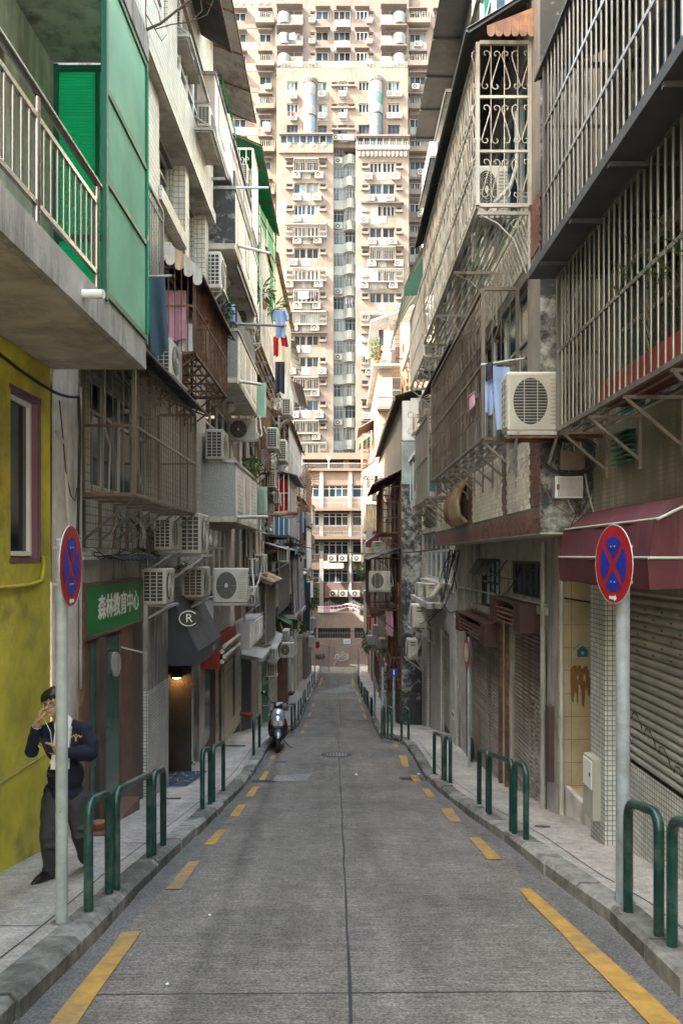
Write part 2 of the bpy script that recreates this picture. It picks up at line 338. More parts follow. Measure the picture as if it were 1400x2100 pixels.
# tower and far buildings: chalky paints
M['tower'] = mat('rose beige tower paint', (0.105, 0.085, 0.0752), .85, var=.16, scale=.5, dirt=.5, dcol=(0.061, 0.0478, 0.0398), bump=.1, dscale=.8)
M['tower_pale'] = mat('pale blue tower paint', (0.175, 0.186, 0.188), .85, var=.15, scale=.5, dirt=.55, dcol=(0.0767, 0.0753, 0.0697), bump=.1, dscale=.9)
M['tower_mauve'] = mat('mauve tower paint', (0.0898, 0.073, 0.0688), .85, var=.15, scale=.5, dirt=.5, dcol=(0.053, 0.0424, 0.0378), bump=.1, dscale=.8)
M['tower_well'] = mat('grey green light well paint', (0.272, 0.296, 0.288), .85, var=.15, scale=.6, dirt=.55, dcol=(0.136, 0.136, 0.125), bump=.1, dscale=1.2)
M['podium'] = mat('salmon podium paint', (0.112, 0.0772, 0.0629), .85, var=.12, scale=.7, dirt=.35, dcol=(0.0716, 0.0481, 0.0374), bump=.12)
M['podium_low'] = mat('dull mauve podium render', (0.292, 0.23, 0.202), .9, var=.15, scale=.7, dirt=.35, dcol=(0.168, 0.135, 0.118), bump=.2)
def emit(name, col, st):
    m = bpy.data.materials.new(name); m.use_nodes = True; b = m.node_tree.nodes['Principled BSDF']
    b.inputs['Base Color'].default_value = (*col, 1); b.inputs['Emission Color'].default_value = (*col, 1); b.inputs['Emission Strength'].default_value = st; return m
M['lamp_glow'] = emit('lit wall lamp', (1, .5, .15), 7)

def road_mat(name, c1, c2, fine, groove=0.0, tyre=False, rough=.85, con=.5):
    m = bpy.data.materials.new(name); m.use_nodes = True; t = m.node_tree; L = t.links.new; b = t.nodes['Principled BSDF']; b.inputs['Roughness'].default_value = rough
    b.inputs['Specular IOR Level'].default_value = .35
    g = _n(t, 'ShaderNodeNewGeometry'); pos = g.outputs['Position']
    def noise(sc, det=6, rgh=.6, mp=None):
        n = _n(t, 'ShaderNodeTexNoise'); n.inputs['Scale'].default_value = sc; n.inputs['Detail'].default_value = det; n.inputs['Roughness'].default_value = rgh
        if mp:
            k = _n(t, 'ShaderNodeMapping'); k.inputs['Scale'].default_value = mp; L(pos, k.inputs[0]); L(k.outputs[0], n.inputs['Vector'])
        else: L(pos, n.inputs['Vector'])
        return n.outputs[0]
    def rng(x, a, bb, c, d_):
        r = _n(t, 'ShaderNodeMapRange'); L(x, r.inputs[0])
        for i, v in enumerate((a, bb, c, d_)): r.inputs[1 + i].default_value = v
        return r.outputs[0]
    def mul(x, y):
        k = _n(t, 'ShaderNodeMath', operation='MULTIPLY'); L(x, k.inputs[0]); L(y, k.inputs[1]); return k.outputs[0]
    mx = _n(t, 'ShaderNodeMix', data_type='RGBA'); L(rng(noise(.9, 8, .7), .38, .64, 0, 1), mx.inputs[0]); mx.inputs[6].default_value = (*c1, 1); mx.inputs[7].default_value = (*c2, 1)
    v = rng(noise(fine, 3, .8), .36, .64, 1 - con, 1 + con)
    v = mul(v, rng(noise(9, 7, .75), .3, .7, .72, 1.25))
    v = mul(v, rng(noise(1.1, 5, .6, (2.2, .35, 1)), .35, .7, 1.1, .74))
    if tyre:
        sx = _n(t, 'ShaderNodeSeparateXYZ'); L(pos, sx.inputs[0])
        for off, sl_, wd, lo in ((.66, .047, .17, .62), (-.62, .03, .22, .85), (.1, .02, .5, .9)):
            m1 = _n(t, 'ShaderNodeMath', operation='MULTIPLY_ADD'); L(sx.outputs[1], m1.inputs[0]); m1.inputs[1].default_value = sl_; m1.inputs[2].default_value = off
            m2 = _n(t, 'ShaderNodeMath', operation='ADD'); L(m1.outputs[0], m2.inputs[0]); L(sx.outputs[0], m2.inputs[1]); m3 = _n(t, 'ShaderNodeMath', operation='ABSOLUTE'); L(m2.outputs[0], m3.inputs[0])
            m4 = _n(t, 'ShaderNodeMath', operation='MULTIPLY_ADD'); L(noise(1.3, 5, .7, (1, .5, 1)), m4.inputs[0]); m4.inputs[1].default_value = -.36; m4.inputs[2].default_value = .2; m5 = _n(t, 'ShaderNodeMath', operation='ADD'); L(m3.outputs[0], m5.inputs[0]); L(m4.outputs[0], m5.inputs[1])
            v = mul(v, rng(m5.outputs[0], .0, wd, lo, 1))
    gr = noise(30, 3, .6, (.10, 6, 1))
    if groove: v = mul(v, rng(gr, .35, .65, 1 - groove, 1 + groove * .6))
    sp = noise(95, 2, .5); v = mul(v, rng(sp, .70, .76, 1, 1.7))
    vm = _n(t, 'ShaderNodeVectorMath', operation='SCALE'); L(mx.outputs[2], vm.inputs[0]); L(v, vm.inputs['Scale']); L(vm.outputs[0], b.inputs['Base Color'])
    bp = _n(t, 'ShaderNodeBump'); bp.inputs['Strength'].default_value = .5; bp.inputs['Distance'].default_value = .01
    L(noise(fine, 4, .7), bp.inputs['Height']); L(bp.outputs[0], b.inputs['Normal']); return m
M['asphalt'] = road_mat('brushed concrete carriageway', (.214, .192, .167), (.152, .137, .12), 52, .42, True)
M['gutter'] = road_mat('dark gutter asphalt', (.15, .143, .136), (.115, .11, .104), 55, 0)
M['pave'] = road_mat('concrete pavement', (.43, .395, .36), (.32, .295, .268), 45, .1, con=.24)
M['patch'] = road_mat('pale concrete patch', (.26, .25, .235), (.22, .21, .2), 45, .1)

# ================================================================ THE GROUND
def interp(tab, Y):
    if Y <= tab[0][0]: return tab[0][1]
    for (a, xa), (b, xb) in zip(tab, tab[1:]):
        if Y <= b: return xa + (xb - xa) * (Y - a) / (b - a)
    return tab[-1][1]
_kl = [G(*p) for p in [(27, 2100), (195, 1932), (295, 1820), (332, 1785), (425, 1695), (505, 1610), (530, 1572), (548, 1541), (572, 1519), (600, 1500), (616, 1480), (632, 1440), (655, 1390)]]
_kr = [G(*p) for p in [(1400, 2052), (1240, 1887), (1145, 1820), (1050, 1737), (960, 1675), (870, 1595), (848, 1558), (832, 1532), (815, 1521), (778, 1513), (763, 1478), (744, 1430), (730, 1390)]]
KL = [(-5, -1.6)] + [(p.y, p.x) for p in _kl]; KR = [(-5, 1.95)] + [(p.y, p.x) for p in _kr]
KL.append((79, KL[-1][1] - .2)); KR.append((79, KR[-1][1] + .3))
def kl(Y): return interp(KL, Y)
def kr(Y): return interp(KR, Y)
YS = [-5 + .4 * i for i in range(204)]
YS = [y for y in YS if y < 75.9]
def strip(fa, fb, off, ys, nx=1):
    mb = MB(); vs = []; n = nx + 1
    for y in ys:
        a, b = fa(y), fb(y)
        for i in range(n): vs.append((a + (b - a) * i / nx, y, zr(y) + off))
    fs = [(r * n + i, r * n + i + 1, (r + 1) * n + i + 1, (r + 1) * n + i) for r in range(len(ys) - 1) for i in range(nx)]
    return mb.add(vs, fs, 0, True)
g = MB(); ys = list(range(-30, 141, 2)); vs = [(x, y, zr(y) - .35) for y in ys for x in (-150, -4.5, 5, 150)]
g.add(vs, [(r * 4 + i, r * 4 + i + 1, r * 4 + 5 + i, r * 4 + 4 + i) for r in range(len(ys) - 1) for i in range(3)])
g.quad((-400, -300, 2.6), (400, -300, 2.6), (400, -30, zr(-30) - .36), (-400, -30, zr(-30) - .36)); g.quad((-400, 139, -12.2), (400, 139, -12.2), (400, 500, -14), (-400, 500, -14))
ob('ground', g, M['grey_render'], kind='structure')
road = ob('road', strip(lambda y: kl(y) - .06, lambda y: kr(y) + .06, 0, YS, 6), M['asphalt'], kind='structure')
ob('gutter', strip(lambda y: kl(y) + .01, lambda y: kl(y) + .2 + .05 * sin(y * 1.7) + .04 * sin(y * 4.1), .004, YS), M['gutter'], road)
ob('gutter', strip(lambda y: kr(y) - .2 - .05 * sin(y * 1.3) - .04 * sin(y * 3.7), lambda y: kr(y) - .01, .004, YS), M['gutter'], road)
def lineon(pts, w, off, name='joint_line', m='joint'):
    """a narrow band on the carriageway through ground points"""
    mb = MB(); vs = []; P = [Vector(p) for p in pts]; Q = []
    for a, b in zip(P, P[1:]):
        k = max(1, int((b - a).length / .5))
        for i in range(k): Q.append(a.lerp(b, i / k))
    Q.append(P[-1])
    for i, p in enumerate(Q):
        t = (Q[min(i + 1, len(Q) - 1)] - Q[max(0, i - 1)]); n = Vector((-t.y, t.x, 0)).normalized() * (w / 2) * R.uniform(.7, 1.3)
        jx = Vector((.003 * sin(p.y * 3.1) + .002 * sin(p.y * 7.7) + R.uniform(-.003, .003), 0, 0))
        for q in (p + n + jx, p - n + jx): vs.append((q.x, q.y, zr(q.y) + off))
    mb.add(vs, [(2 * i, 2 * i + 1, 2 * i + 3, 2 * i + 2) for i in range(len(Q) - 1)])
    return ob(name, mb, M[m], road)
lineon([G(*p) for p in [(720, 2100), (709, 1850), (700, 1650), (697, 1600), (695, 1540), (692, 1512)]], .018, .004)
lineon([G(*p) for p in [(700, 1490), (696, 1440), (692, 1392)]], .03, .004)
for y in (4.35, 25, 41, 60): lineon([(kl(y) + .3, y, 0), (kr(y) - .3, y + .05, 0)], .010, .0035)
def dash(q):
    P = [G(*p, .008) for p in q]; mb = MB(); n = max(1, int((P[2] - P[1]).length / .4)); vs = []
    for i in range(n + 1):
        t = i / n
        for a, b in ((P[0], P[3]), (P[1], P[2])):
            p = a.lerp(b, t); vs.append((p.x + R.uniform(-.008, .008), p.y, zr(p.y) + .008))
    mb.add(vs, [(2 * i, 2 * i + 1, 2 * i + 3, 2 * i + 2) for i in range(n)])
    ob('yellow_dash', mb, M['orange'], road)
for q in [((95, 2110), (150, 2110), (293, 1909), (252, 1911)), ((340, 1823), (371, 1823), (409, 1765), (386, 1767)), ((417, 1732), (441, 1732), (465, 1701), (448, 1702)),
          ((470, 1674), (491, 1674), (504, 1650), (489, 1650)), ((503, 1633), (518, 1633), (532, 1613), (518, 1613)), ((530, 1600), (541, 1600), (552, 1582), (543, 1582)),
          ((553, 1556), (562, 1556), (566, 1549), (557, 1549)), ((1340, 2110), (1410, 2110), (1087, 1822), (1060, 1822)), ((1000, 1762), (1028, 1762), (985, 1717), (960, 1717)),
          ((922, 1685), (946, 1685), (926, 1657), (903, 1657)), ((877, 1634), (892, 1634), (879, 1617), (864, 1617)), ((848, 1602), (862, 1602), (854, 1589), (841, 1589)),
          ((826, 1572), (838, 1572), (833, 1549), (817, 1549)), ((808, 1532), (818, 1532), (813, 1523), (803, 1523)),
          ((616, 1504), (622, 1504), (624, 1497), (619, 1497)), ((622, 1491), (627, 1491), (630, 1484), (626, 1484)), ((632, 1468), (636, 1468), (639, 1460), (635, 1460)), ((639, 1449), (643, 1449), (645, 1442), (642, 1442)),
          ((746, 1474), (752, 1474), (749, 1464), (744, 1464)), ((741, 1456), (746, 1456), (743, 1448), (739, 1448)), ((736, 1440), (740, 1440), (738, 1432), (735, 1432)), ((731, 1425), (735, 1425), (732, 1416), (729, 1416)),
          ((653, 1405), (657, 1405), (662, 1390), (658, 1390)), ((722, 1405), (727, 1405), (724, 1392), (720, 1392))]: dash(q)
def ground_quad(name, q, m, off=.006):
    P = [G(*p, off) for p in q]; ob(name, MB().quad(*P), M[m], road)
ground_quad('concrete_patch', ((557, 1603), (628, 1600), (642, 1586), (566, 1590)), 'patch')
ground_quad('concrete_patch', ((722, 1402), (650, 1419), (690, 1421), (730, 1416)), 'patch')
ground_quad('dark_patch', ((762, 1552), (825, 1552), (815, 1536), (770, 1536)), 'gutter')
ground_quad('dark_patch', ((625, 1512), (665, 1510), (664, 1496), (635, 1494)), 'gutter', .0055)

# pavements with their kerb stones
def kerb_and_pave(f, s, outer, name):
    pv = ob(name, strip((lambda y: f(y) + s * .2) if s > 0 else (lambda y: outer(y)), (lambda y: outer(y)) if s > 0 else (lambda y: f(y) + s * .2), PAVE, YS, 3), M['pave'], kind='structure')
    y = -4.5
    while y < 74:
        ln = R.uniform(.62, 1.05) if y < 30 else 1.6; y2 = y + ln - R.uniform(.014, .03); j = R.uniform(-.012, .012); h = R.uniform(-.012, .006); c = R.uniform(.015, .045)
        a0, a1 = f(y) + j, f(y2) + j; b0, b1 = f(y) + s * .215, f(y2) + s * .215
        z0, z1 = zr(y), zr(y2); mb = MB()
        P = [(a0, y, z0 - .1), (a1, y2, z1 - .1), (b1, y2, z1 - .1), (b0, y, z0 - .1), (a0, y, z0 + PAVE - c + h), (a1, y2, z1 + PAVE - c + h), (b1, y2, z1 + PAVE + h + .004), (b0, y, z0 + PAVE + h + .004)]
        e0, e1 = a0 + s * c * 1.2, a1 + s * c * 1.2
        P += [(e0, y, z0 + PAVE + h + .004), (e1, y2, z1 + PAVE + h + .004)]
        mb.add(P, [(0, 1, 5, 4), (4, 5, 9, 8), (8, 9, 6, 7), (1, 2, 6, 9, 5), (0, 4, 8, 7, 3), (2, 3, 7, 6)])
        o = ob('kerb_stone', mb, M['kerb'], pv)
        y += ln
    return pv
paveL = kerb_and_pave(kl, -1, lambda y: -4.2, 'pavement')
paveR = kerb_and_pave(kr, 1, lambda y: 4.9, 'pavement')
for pv, f, s in ((paveL, kl, -1), (paveR, kr, 1)):      # joint behind the kerb and cross joints
    mb = MB()
    for y, y2 in zip(YS[8:90], YS[9:91]): mb.quad((f(y) + s * .33, y, zp(y) + .003), (f(y) + s * .342, y, zp(y) + .003), (f(y2) + s * .342, y2, zp(y2) + .003), (f(y2) + s * .33, y2, zp(y2) + .003))
    ob('joint_line', mb, M['joint'], pv)
    for y in (5.2, 8.1, 11.0, 14.2, 17.5):
        a, b = sorted((f(y) + s * .35, s * 3.0)); ob('joint_line', MB().quad((a, y, zp(y) + .003), (b, y, zp(y) + .003), (b, y + .012, zp(y + .012) + .003), (a, y + .012, zp(y + .012) + .003)), M['joint'], pv)

def cover(px, py, r, label, off=0.0, sq=None):
    p = G(px, py, off); t = thing('manhole_cover' if not sq else 'drain_grate', label, 'manhole cover' if not sq else 'drain', p)
    sl_ = (zr(p.y + .3) - zr(p.y - .3)) / .6
    def pt(x, y, h): return (p.x + x, p.y + y, p.z + sl_ * y + h)
    if not sq:
        fr = MB(); n = 28
        for j in range(n):
            a, b = 2 * pi * j / n, 2 * pi * (j + 1) / n
            fr.quad(pt(r * cos(a), r * sin(a), .006), pt(r * cos(b), r * sin(b), .006), pt(r * .88 * cos(b), r * .88 * sin(b), .009), pt(r * .88 * cos(a), r * .88 * sin(a), .009))
        ob('frame', fr, M['joint'], t)
        lid = MB(); lid.add([pt(r * .87 * cos(2 * pi * j / n), r * .87 * sin(2 * pi * j / n), .0065) for j in range(n)], [tuple(range(n))]); lo = ob('lid', lid, M['iron'], t)
        kn = MB(); q = r / 5
        for i in range(-4, 5):
            for j in range(-4, 5):
                if i * i + j * j < 16: kn.add([pt(i * q - q * .3, j * q - q * .3, .011), pt(i * q + q * .3, j * q - q * .3, .011), pt(i * q + q * .3, j * q + q * .3, .011), pt(i * q - q * .3, j * q + q * .3, .011)], [(0, 1, 2, 3)])
        ob('knob_pattern', kn, M['tin_grey'], lo)
    else:
        a, b = sq; fr = MB(); fr.add([pt(-a, -b, .007), pt(a, -b, .007), pt(a, b, .007), pt(-a, b, .007)], [(0, 1, 2, 3)]); ob('frame', fr, M['joint'], t)
        nb = max(4, int(a / .03))
        for i in range(nb):
            x = -a + (i + .5) * 2 * a / nb; bb = MB()
            bb.add([pt(x - a / nb * .45, -b * .9, .014), pt(x + a / nb * .45, -b * .9, .014), pt(x + a / nb * .45, b * .9, .014), pt(x - a / nb * .45, b * .9, .014)], [(0, 1, 2, 3)]); ob('bar', bb, M['iron'], t)
cover(690, 1548, .36, 'round iron manhole cover in the middle of the road near the parked scooter')
cover(540, 1602, .2, 'iron gutter grate at the left kerb beside the pale concrete patch', 0, (.24, .17))
cover(845, 1597, .2, 'iron gutter grate under a yellow dash at the right kerb', 0, (.24, .17))
cover(575, 1563, .1, 'small iron slot in the road in front of the scooter wheel', 0, (.13, .06))
cover(632, 1473, .1, 'far gutter grate beside the left kerb beyond the scooter', 0, (.25, .18))
cover(746, 1478, .1, 'far gutter grate beside the right kerb past the crest', 0, (.25, .18))
cover(1112, 1695, .09, 'small round iron cover in the right pavement near the tall hoops', PAVE)
cover(478, 1530, .2, 'iron vent grate in the left pavement by the shutter', PAVE, (.3, .12))
cover(355, 1638, .2, 'small grate in the pavement before the patterned carpet', PAVE, (.12, .06))

# ---------------------------------------------------------------- green hoop rails
def hoop(a, b, label, h=.80, r=.034):
    A, B = G(*a, PAVE), G(*b, PAVE); k = .11; d = (B - A); L = Vector((d.x, d.y, 0)).length; t = d / max(L, 1e-6)
    k = min(k, L * .4); pts = [A - Vector((0, 0, .05)), A + Vector((0, 0, h - k))]
    for i in range(1, 5): an = pi / 2 * i / 4; pts.append(A + Vector((0, 0, h - k + k * sin(an))) + t * (k * (1 - cos(an))))
    for i in range(0, 5): an = pi / 2 * i / 4; pts.append(B + Vector((0, 0, h - k + k * cos(an))) - t * (k * (1 - sin(an))))
    pts.append(B - Vector((0, 0, .05)))
    t = thing('hoop_rail', label, 'hoop rail', A, 'dark green hoop rails along the kerbs')
    ob('tube', MB().tube(pts, r, 10), M['green_rail'], t)
    c = MB()
    for P in (A, B): c.tube([P - Vector((0, 0, .02)), P + Vector((0, 0, .006))], r * 1.9, 12)
    ob('foot_collar', c, M['kerb'], t)
hoop((182, 1870), (224, 1833), 'short green hoop rail in front of the walking man, nearest on his pavement')
hoop((238, 1826), (307, 1758), 'long green hoop rail just beyond the short one beside the walking man')
hoop((314, 1756), (335, 1734), 'short green hoop rail in front of the tiled shop pillar')
hoop((415, 1660), (431, 1650), 'narrow green hoop rail opposite the black cafe awning')
hoop((437, 1645), (458, 1622), 'green hoop rail opposite the grey door past the cafe')
hoop((520, 1550), (532, 1532), 'green hoop rail just before the parked scooter')
hoop((598, 1500), (604, 1488), 'first green hoop rail behind the parked scooter')
hoop((612, 1477), (617, 1466), 'second green hoop rail behind the parked scooter')
hoop((622, 1452), (626, 1443), 'third green hoop rail beyond the scooter along the left kerb')
hoop((631, 1430), (635, 1422), 'fourth green hoop rail beyond the scooter along the left kerb')
hoop((640, 1410), (644, 1403), 'farthest green hoop rail on the left kerb before the end wall')
hoop((1287, 1872), (1350, 1921), 'tall green hoop rail beside the right no stopping pole')
hoop((1377, 1942), (1450, 2000), 'green hoop rail cut off by the right edge below the maroon awning')
hoop((982, 1650), (1000, 1668), 'narrow green hoop rail in front of the second rusty shutter, farther end of the row')
hoop((1003, 1670), (1049, 1706), 'long green hoop rail in front of the rusty shutters')
hoop((1054, 1710), (1078, 1722), 'short green hoop rail before the beige tiled entrance')
hoop((890, 1587), (908, 1600), 'green hoop rail in front of the mosaic tiled pillar')
hoop((912, 1602), (923, 1606), 'narrow green hoop rail next to the round sign pole')
hoop((783, 1511), (788, 1509), 'green hoop rail at the tip of the pavement on the crest')
hoop((795, 1512), (803, 1514), 'green hoop rail in the middle of the crest group')
hoop((823, 1515), (837, 1516), 'green hoop rail nearest the wall in the crest group')
hoop((763, 1470), (760, 1463), 'first green hoop rail past the crest on the right kerb')
hoop((755, 1452), (752, 1446), 'second green hoop rail past the crest on the right kerb')
hoop((749, 1442), (746, 1436), 'third green hoop rail past the crest on the right kerb')
hoop((742, 1428), (740, 1421), 'fourth green hoop rail past the crest on the right kerb')
hoop((736, 1412), (734, 1403), 'farthest green hoop rail on the right kerb before the end wall')

# ---------------------------------------------------------------- road signs
def no_stopping(base, top, nang, zc, rad, label, arrow, r, pm):
    t = thing('no_stopping_sign', label, 'road sign', base)
    n = Vector((cos(nang), sin(nang), 0)); w = Vector((0, 0, 1)); u = w.cross(n)      # u: to the right for someone facing the plate
    ob('pole', MB().tube([base - w * .05, Vector((base.x, base.y, top))], r, 18), pm, t)
    ob('pole_cap', MB().tube([(base.x, base.y, top), (base.x, base.y, top + .012)], [r * 1.02, r * .8], 18), pm, t)
    c = Vector((base.x, base.y, zc)) + n * (r + .02)
    pl = ob('plate', MB().disc(c, rad, n, 48, .004), M['red'], t)
    rim = MB().tube([c + (u * cos(2 * pi * i / 48) + w * sin(2 * pi * i / 48)) * rad + n * .002 for i in range(48)], .004, 6, closed=True); ob('rim', rim, M['galv'], pl)
    ib = rad * .70; hw = rad * .085; f = c + n * .0062
    for k in range(4):
        ca = k * pi / 2; sp = pi / 4 if k % 2 == 0 else pi / 4
        ax = (u * cos(ca) + w * sin(ca)); ay = (u * -sin(ca) + w * cos(ca)); ap = hw * sqrt(2)
        sh = asin_(hw / ib); poly = [f + ax * ap]
        for i in range(13):
            a = -(pi / 4 - sh) + 2 * (pi / 4 - sh) * i / 12; poly.append(f + (ax * cos(a) + ay * sin(a)) * ib)
        ob('blue_field', MB().prism(poly, n * .001), M['blue'], pl)
    ar = MB(); q = f - w * rad * .855; s = arrow; L = rad * .2; h = rad * .042
    ar.prism([q + u * a * s + w * b for a, b in ((-L, -h), (L * .35, -h), (L * .35, -h * 2.2), (L, -h * .4), (L * .6, h * 2.2), (L * .6, h), (-L, h))], n * .001); ob('arrow', ar, M['white'], pl)
    bo = MB()
    for z in (.45, -.45):
        for x in (-.1, .1): bo.disc(f + w * rad * z + u * rad * x, .006, n, 8, .004)
    ob('bolt', bo, M['galv'], pl)
    cl = MB()
    for z in (.45, -.45): cl.box(base.x - r * 1.06, base.x + r * 1.06, base.y - r * 1.06, base.y + r * 1.06, zc + rad * z - .012, zc + rad * z + .012)
    ob('clamp', cl, M['tin_grey'], t)
    ob('grout_foot', MB().tube([base - w * .03, base + w * .004, base + w * .014], [r * 2.1, r * 1.9, r * 1.2], 16), M['kerb'], t); return t
asin_ = math.asin
b1 = G(127, 1893, PAVE); D_SIGN = no_stopping(b1, PZ(1108, b1.y), radians(4), PZ(1161, b1.y), .278, 'round no stopping sign with left arrow in front of the walking man', -1, .041, M['grey_paint'])
ob('sticker', MB().disc((b1.x + .004, b1.y - .0415, PZ(1661, b1.y)), .008, (0, -1, 0), 6, .001), M['orange'], D_SIGN)
b2 = G(1276, 1852, PAVE); no_stopping(b2, PZ(1180, b2.y), radians(187), PZ(1157, b2.y), .295, 'round no stopping sign with right arrow before the maroon awning', 1, .052, M['blue_paint'])
# small round sign on the right, seen nearly edge-on
b3 = G(961, 1573, PAVE); t = thing('round_sign', 'small round red rimmed sign seen edge-on beside the far rusty shutter', 'road sign', b3)
ob('pole', MB().tube([b3, (b3.x, b3.y, PZ(1306, b3.y))], .035, 10), M['blue_paint'], t)
n = Vector((-cos(radians(4)), -sin(radians(4)), 0)); n = Vector((cos(radians(183)), sin(radians(183)), 0)); c = Vector((b3.x, b3.y, PZ(1338, b3.y))) + n * .05
pl = ob('plate', MB().disc(c, .28, n, 32, .004), M['red'], t); ob('white_field', MB().disc(c + n * .0045, .2, n, 32, .001), M['offwhite'], pl)
# blue information sign far right
b4 = G(807, 1492, PAVE); t = thing('street_sign', 'small blue square street sign on a thin grey pole past the crest', 'road sign', b4)
ob('pole', MB().tube([b4, (b4.x, b4.y, PZ(1372, b4.y))], .045, 10), M['blue_paint'], t)
z0, z1 = PZ(1386, b4.y), PZ(1371, b4.y); pl = ob('plate', MB().box(b4.x - .11, b4.x + .11, b4.y - .06, b4.y - .05, z0, z1), M['blue'], t)
ob('mark', MB().box(b4.x - .018, b4.x + .018, b4.y - .064, b4.y - .061, z0 + .04, z1 - .03), M['white'], pl)
def plain_pole(px, py, top, r, label):
    p = G(px, py, PAVE); t = thing('pole', label, 'pole', p); ob('shaft', MB().tube([p, (p.x, p.y, PZ(top, p.y))], r, 10), M['blue_paint'], t); ob('foot', MB().tube([p, p + Vector((0, 0, .05))], r * 1.8, 10), M['galv'], t)
plain_pole(784, 1500, 1368, .045, 'thin grey pole without a sign next to the blue square sign')
plain_pole(768, 1472, 1350, .05, 'thin grey pole by the row of hoops past the crest')
plain_pole(735, 1390, 1330, .05, 'thin grey pole in front of the graffiti wall, right kerb')
plain_pole(674, 1378, 1318, .05, 'thin grey pole in front of the graffiti wall, middle')
plain_pole(645, 1392, 1345, .05, 'thin grey pole on the left kerb near the end wall')

# ================================================================ BUILDERS FOR WHAT HANGS ON THE HOUSES
def facade(parent, m, plane, c, a0, a1, b0, b1, holes=(), depth=.14, name='wall', back=0.0):
    """a wall sheet in the plane x=c or y=c with real openings and reveals; depth points into the building (signed)"""
    As = sorted({a0, a1, *[min(max(h[0], a0), a1) for h in holes], *[min(max(h[1], a0), a1) for h in holes]})
    Bs = sorted({b0, b1, *[min(max(h[2], b0), b1) for h in holes], *[min(max(h[3], b0), b1) for h in holes]})
    P = (lambda a, b, d: (c + d, a, b)) if plane == 'x' else (lambda a, b, d: (a, c + d, b)); mb = MB()
    for i in range(len(As) - 1):
        for j in range(len(Bs) - 1):
            ca, cb = (As[i] + As[i + 1]) / 2, (Bs[j] + Bs[j + 1]) / 2
            if any(h[0] < ca < h[1] and h[2] < cb < h[3] for h in holes): continue
            mb.quad(P(As[i], Bs[j], 0), P(As[i + 1], Bs[j], 0), P(As[i + 1], Bs[j + 1], 0), P(As[i], Bs[j + 1], 0))
    for h in holes:
        p, q, r, s = h[:4]
        for (u, v), (w, x) in (((p, r), (q, r)), ((q, r), (q, s)), ((q, s), (p, s)), ((p, s), (p, r))): mb.quad(P(u, v, 0), P(w, x, 0), P(w, x, depth), P(u, v, depth))
    return ob(name, mb, m, parent)
def window(parent, plane, c, a0, a1, b0, b1, out, n=2, rows=1, fm='alu', gm='glass_dark', fw=.045, transom=0.0, curtain=None):
    """a window: frame mesh with each pane a child of it; out = +-1 towards the outside along the plane's normal"""
    P = (lambda a, b, d: (c + d * out, a, b)) if plane == 'x' else (lambda a, b, d: (a, c + d * out, b))
    def bx(mb, p, q, r, s, d0, d1):
        A = P(p, r, d0); B = P(q, s, d1); mb.box(A[0], B[0], A[1], B[1], A[2], B[2])
    fr = MB(); da = (a1 - a0) / n
    bx(fr, a0, a1, b0, b0 + fw, 0, .05); bx(fr, a0, a1, b1 - fw, b1, 0, .05)
    for i in range(n + 1):
        x = a0 + da * i; x0 = min(max(x - fw / 2, a0), a1 - fw); bx(fr, x0, x0 + fw, b0 + fw, b1 - fw, .001, .049)
    hs = [b0 + (b1 - b0) * (k + 1) / rows for k in range(rows - 1)]
    if transom: hs = [b0 + (b1 - b0) * transom]
    for h in hs: bx(fr, a0 + fw, a1 - fw, h - fw * .4, h + fw * .4, .002, .046)
    o = ob('window', fr, M[fm], parent, at=P((a0 + a1) / 2, (b0 + b1) / 2, 0))
    for i in range(n):
        g = MB(); t = R.uniform(-.004, .004); bx(g, a0 + da * i + .01, a0 + da * (i + 1) - .01, b0 + .01, b1 - .01, .008 + t, .018 + t)
        gg = gm if not isinstance(gm, (list, tuple)) else R.choice(gm); ob('pane', g, M[gg], o)
    return o
def building(name, label, cat, at): return thing(name, label, cat, at)
def mass(parent, m, x0, x1, y0, y1, z0, z1, name='wall'): return ob(name, MB().box(x0, x1, y0, y1, z0, z1), m, parent)

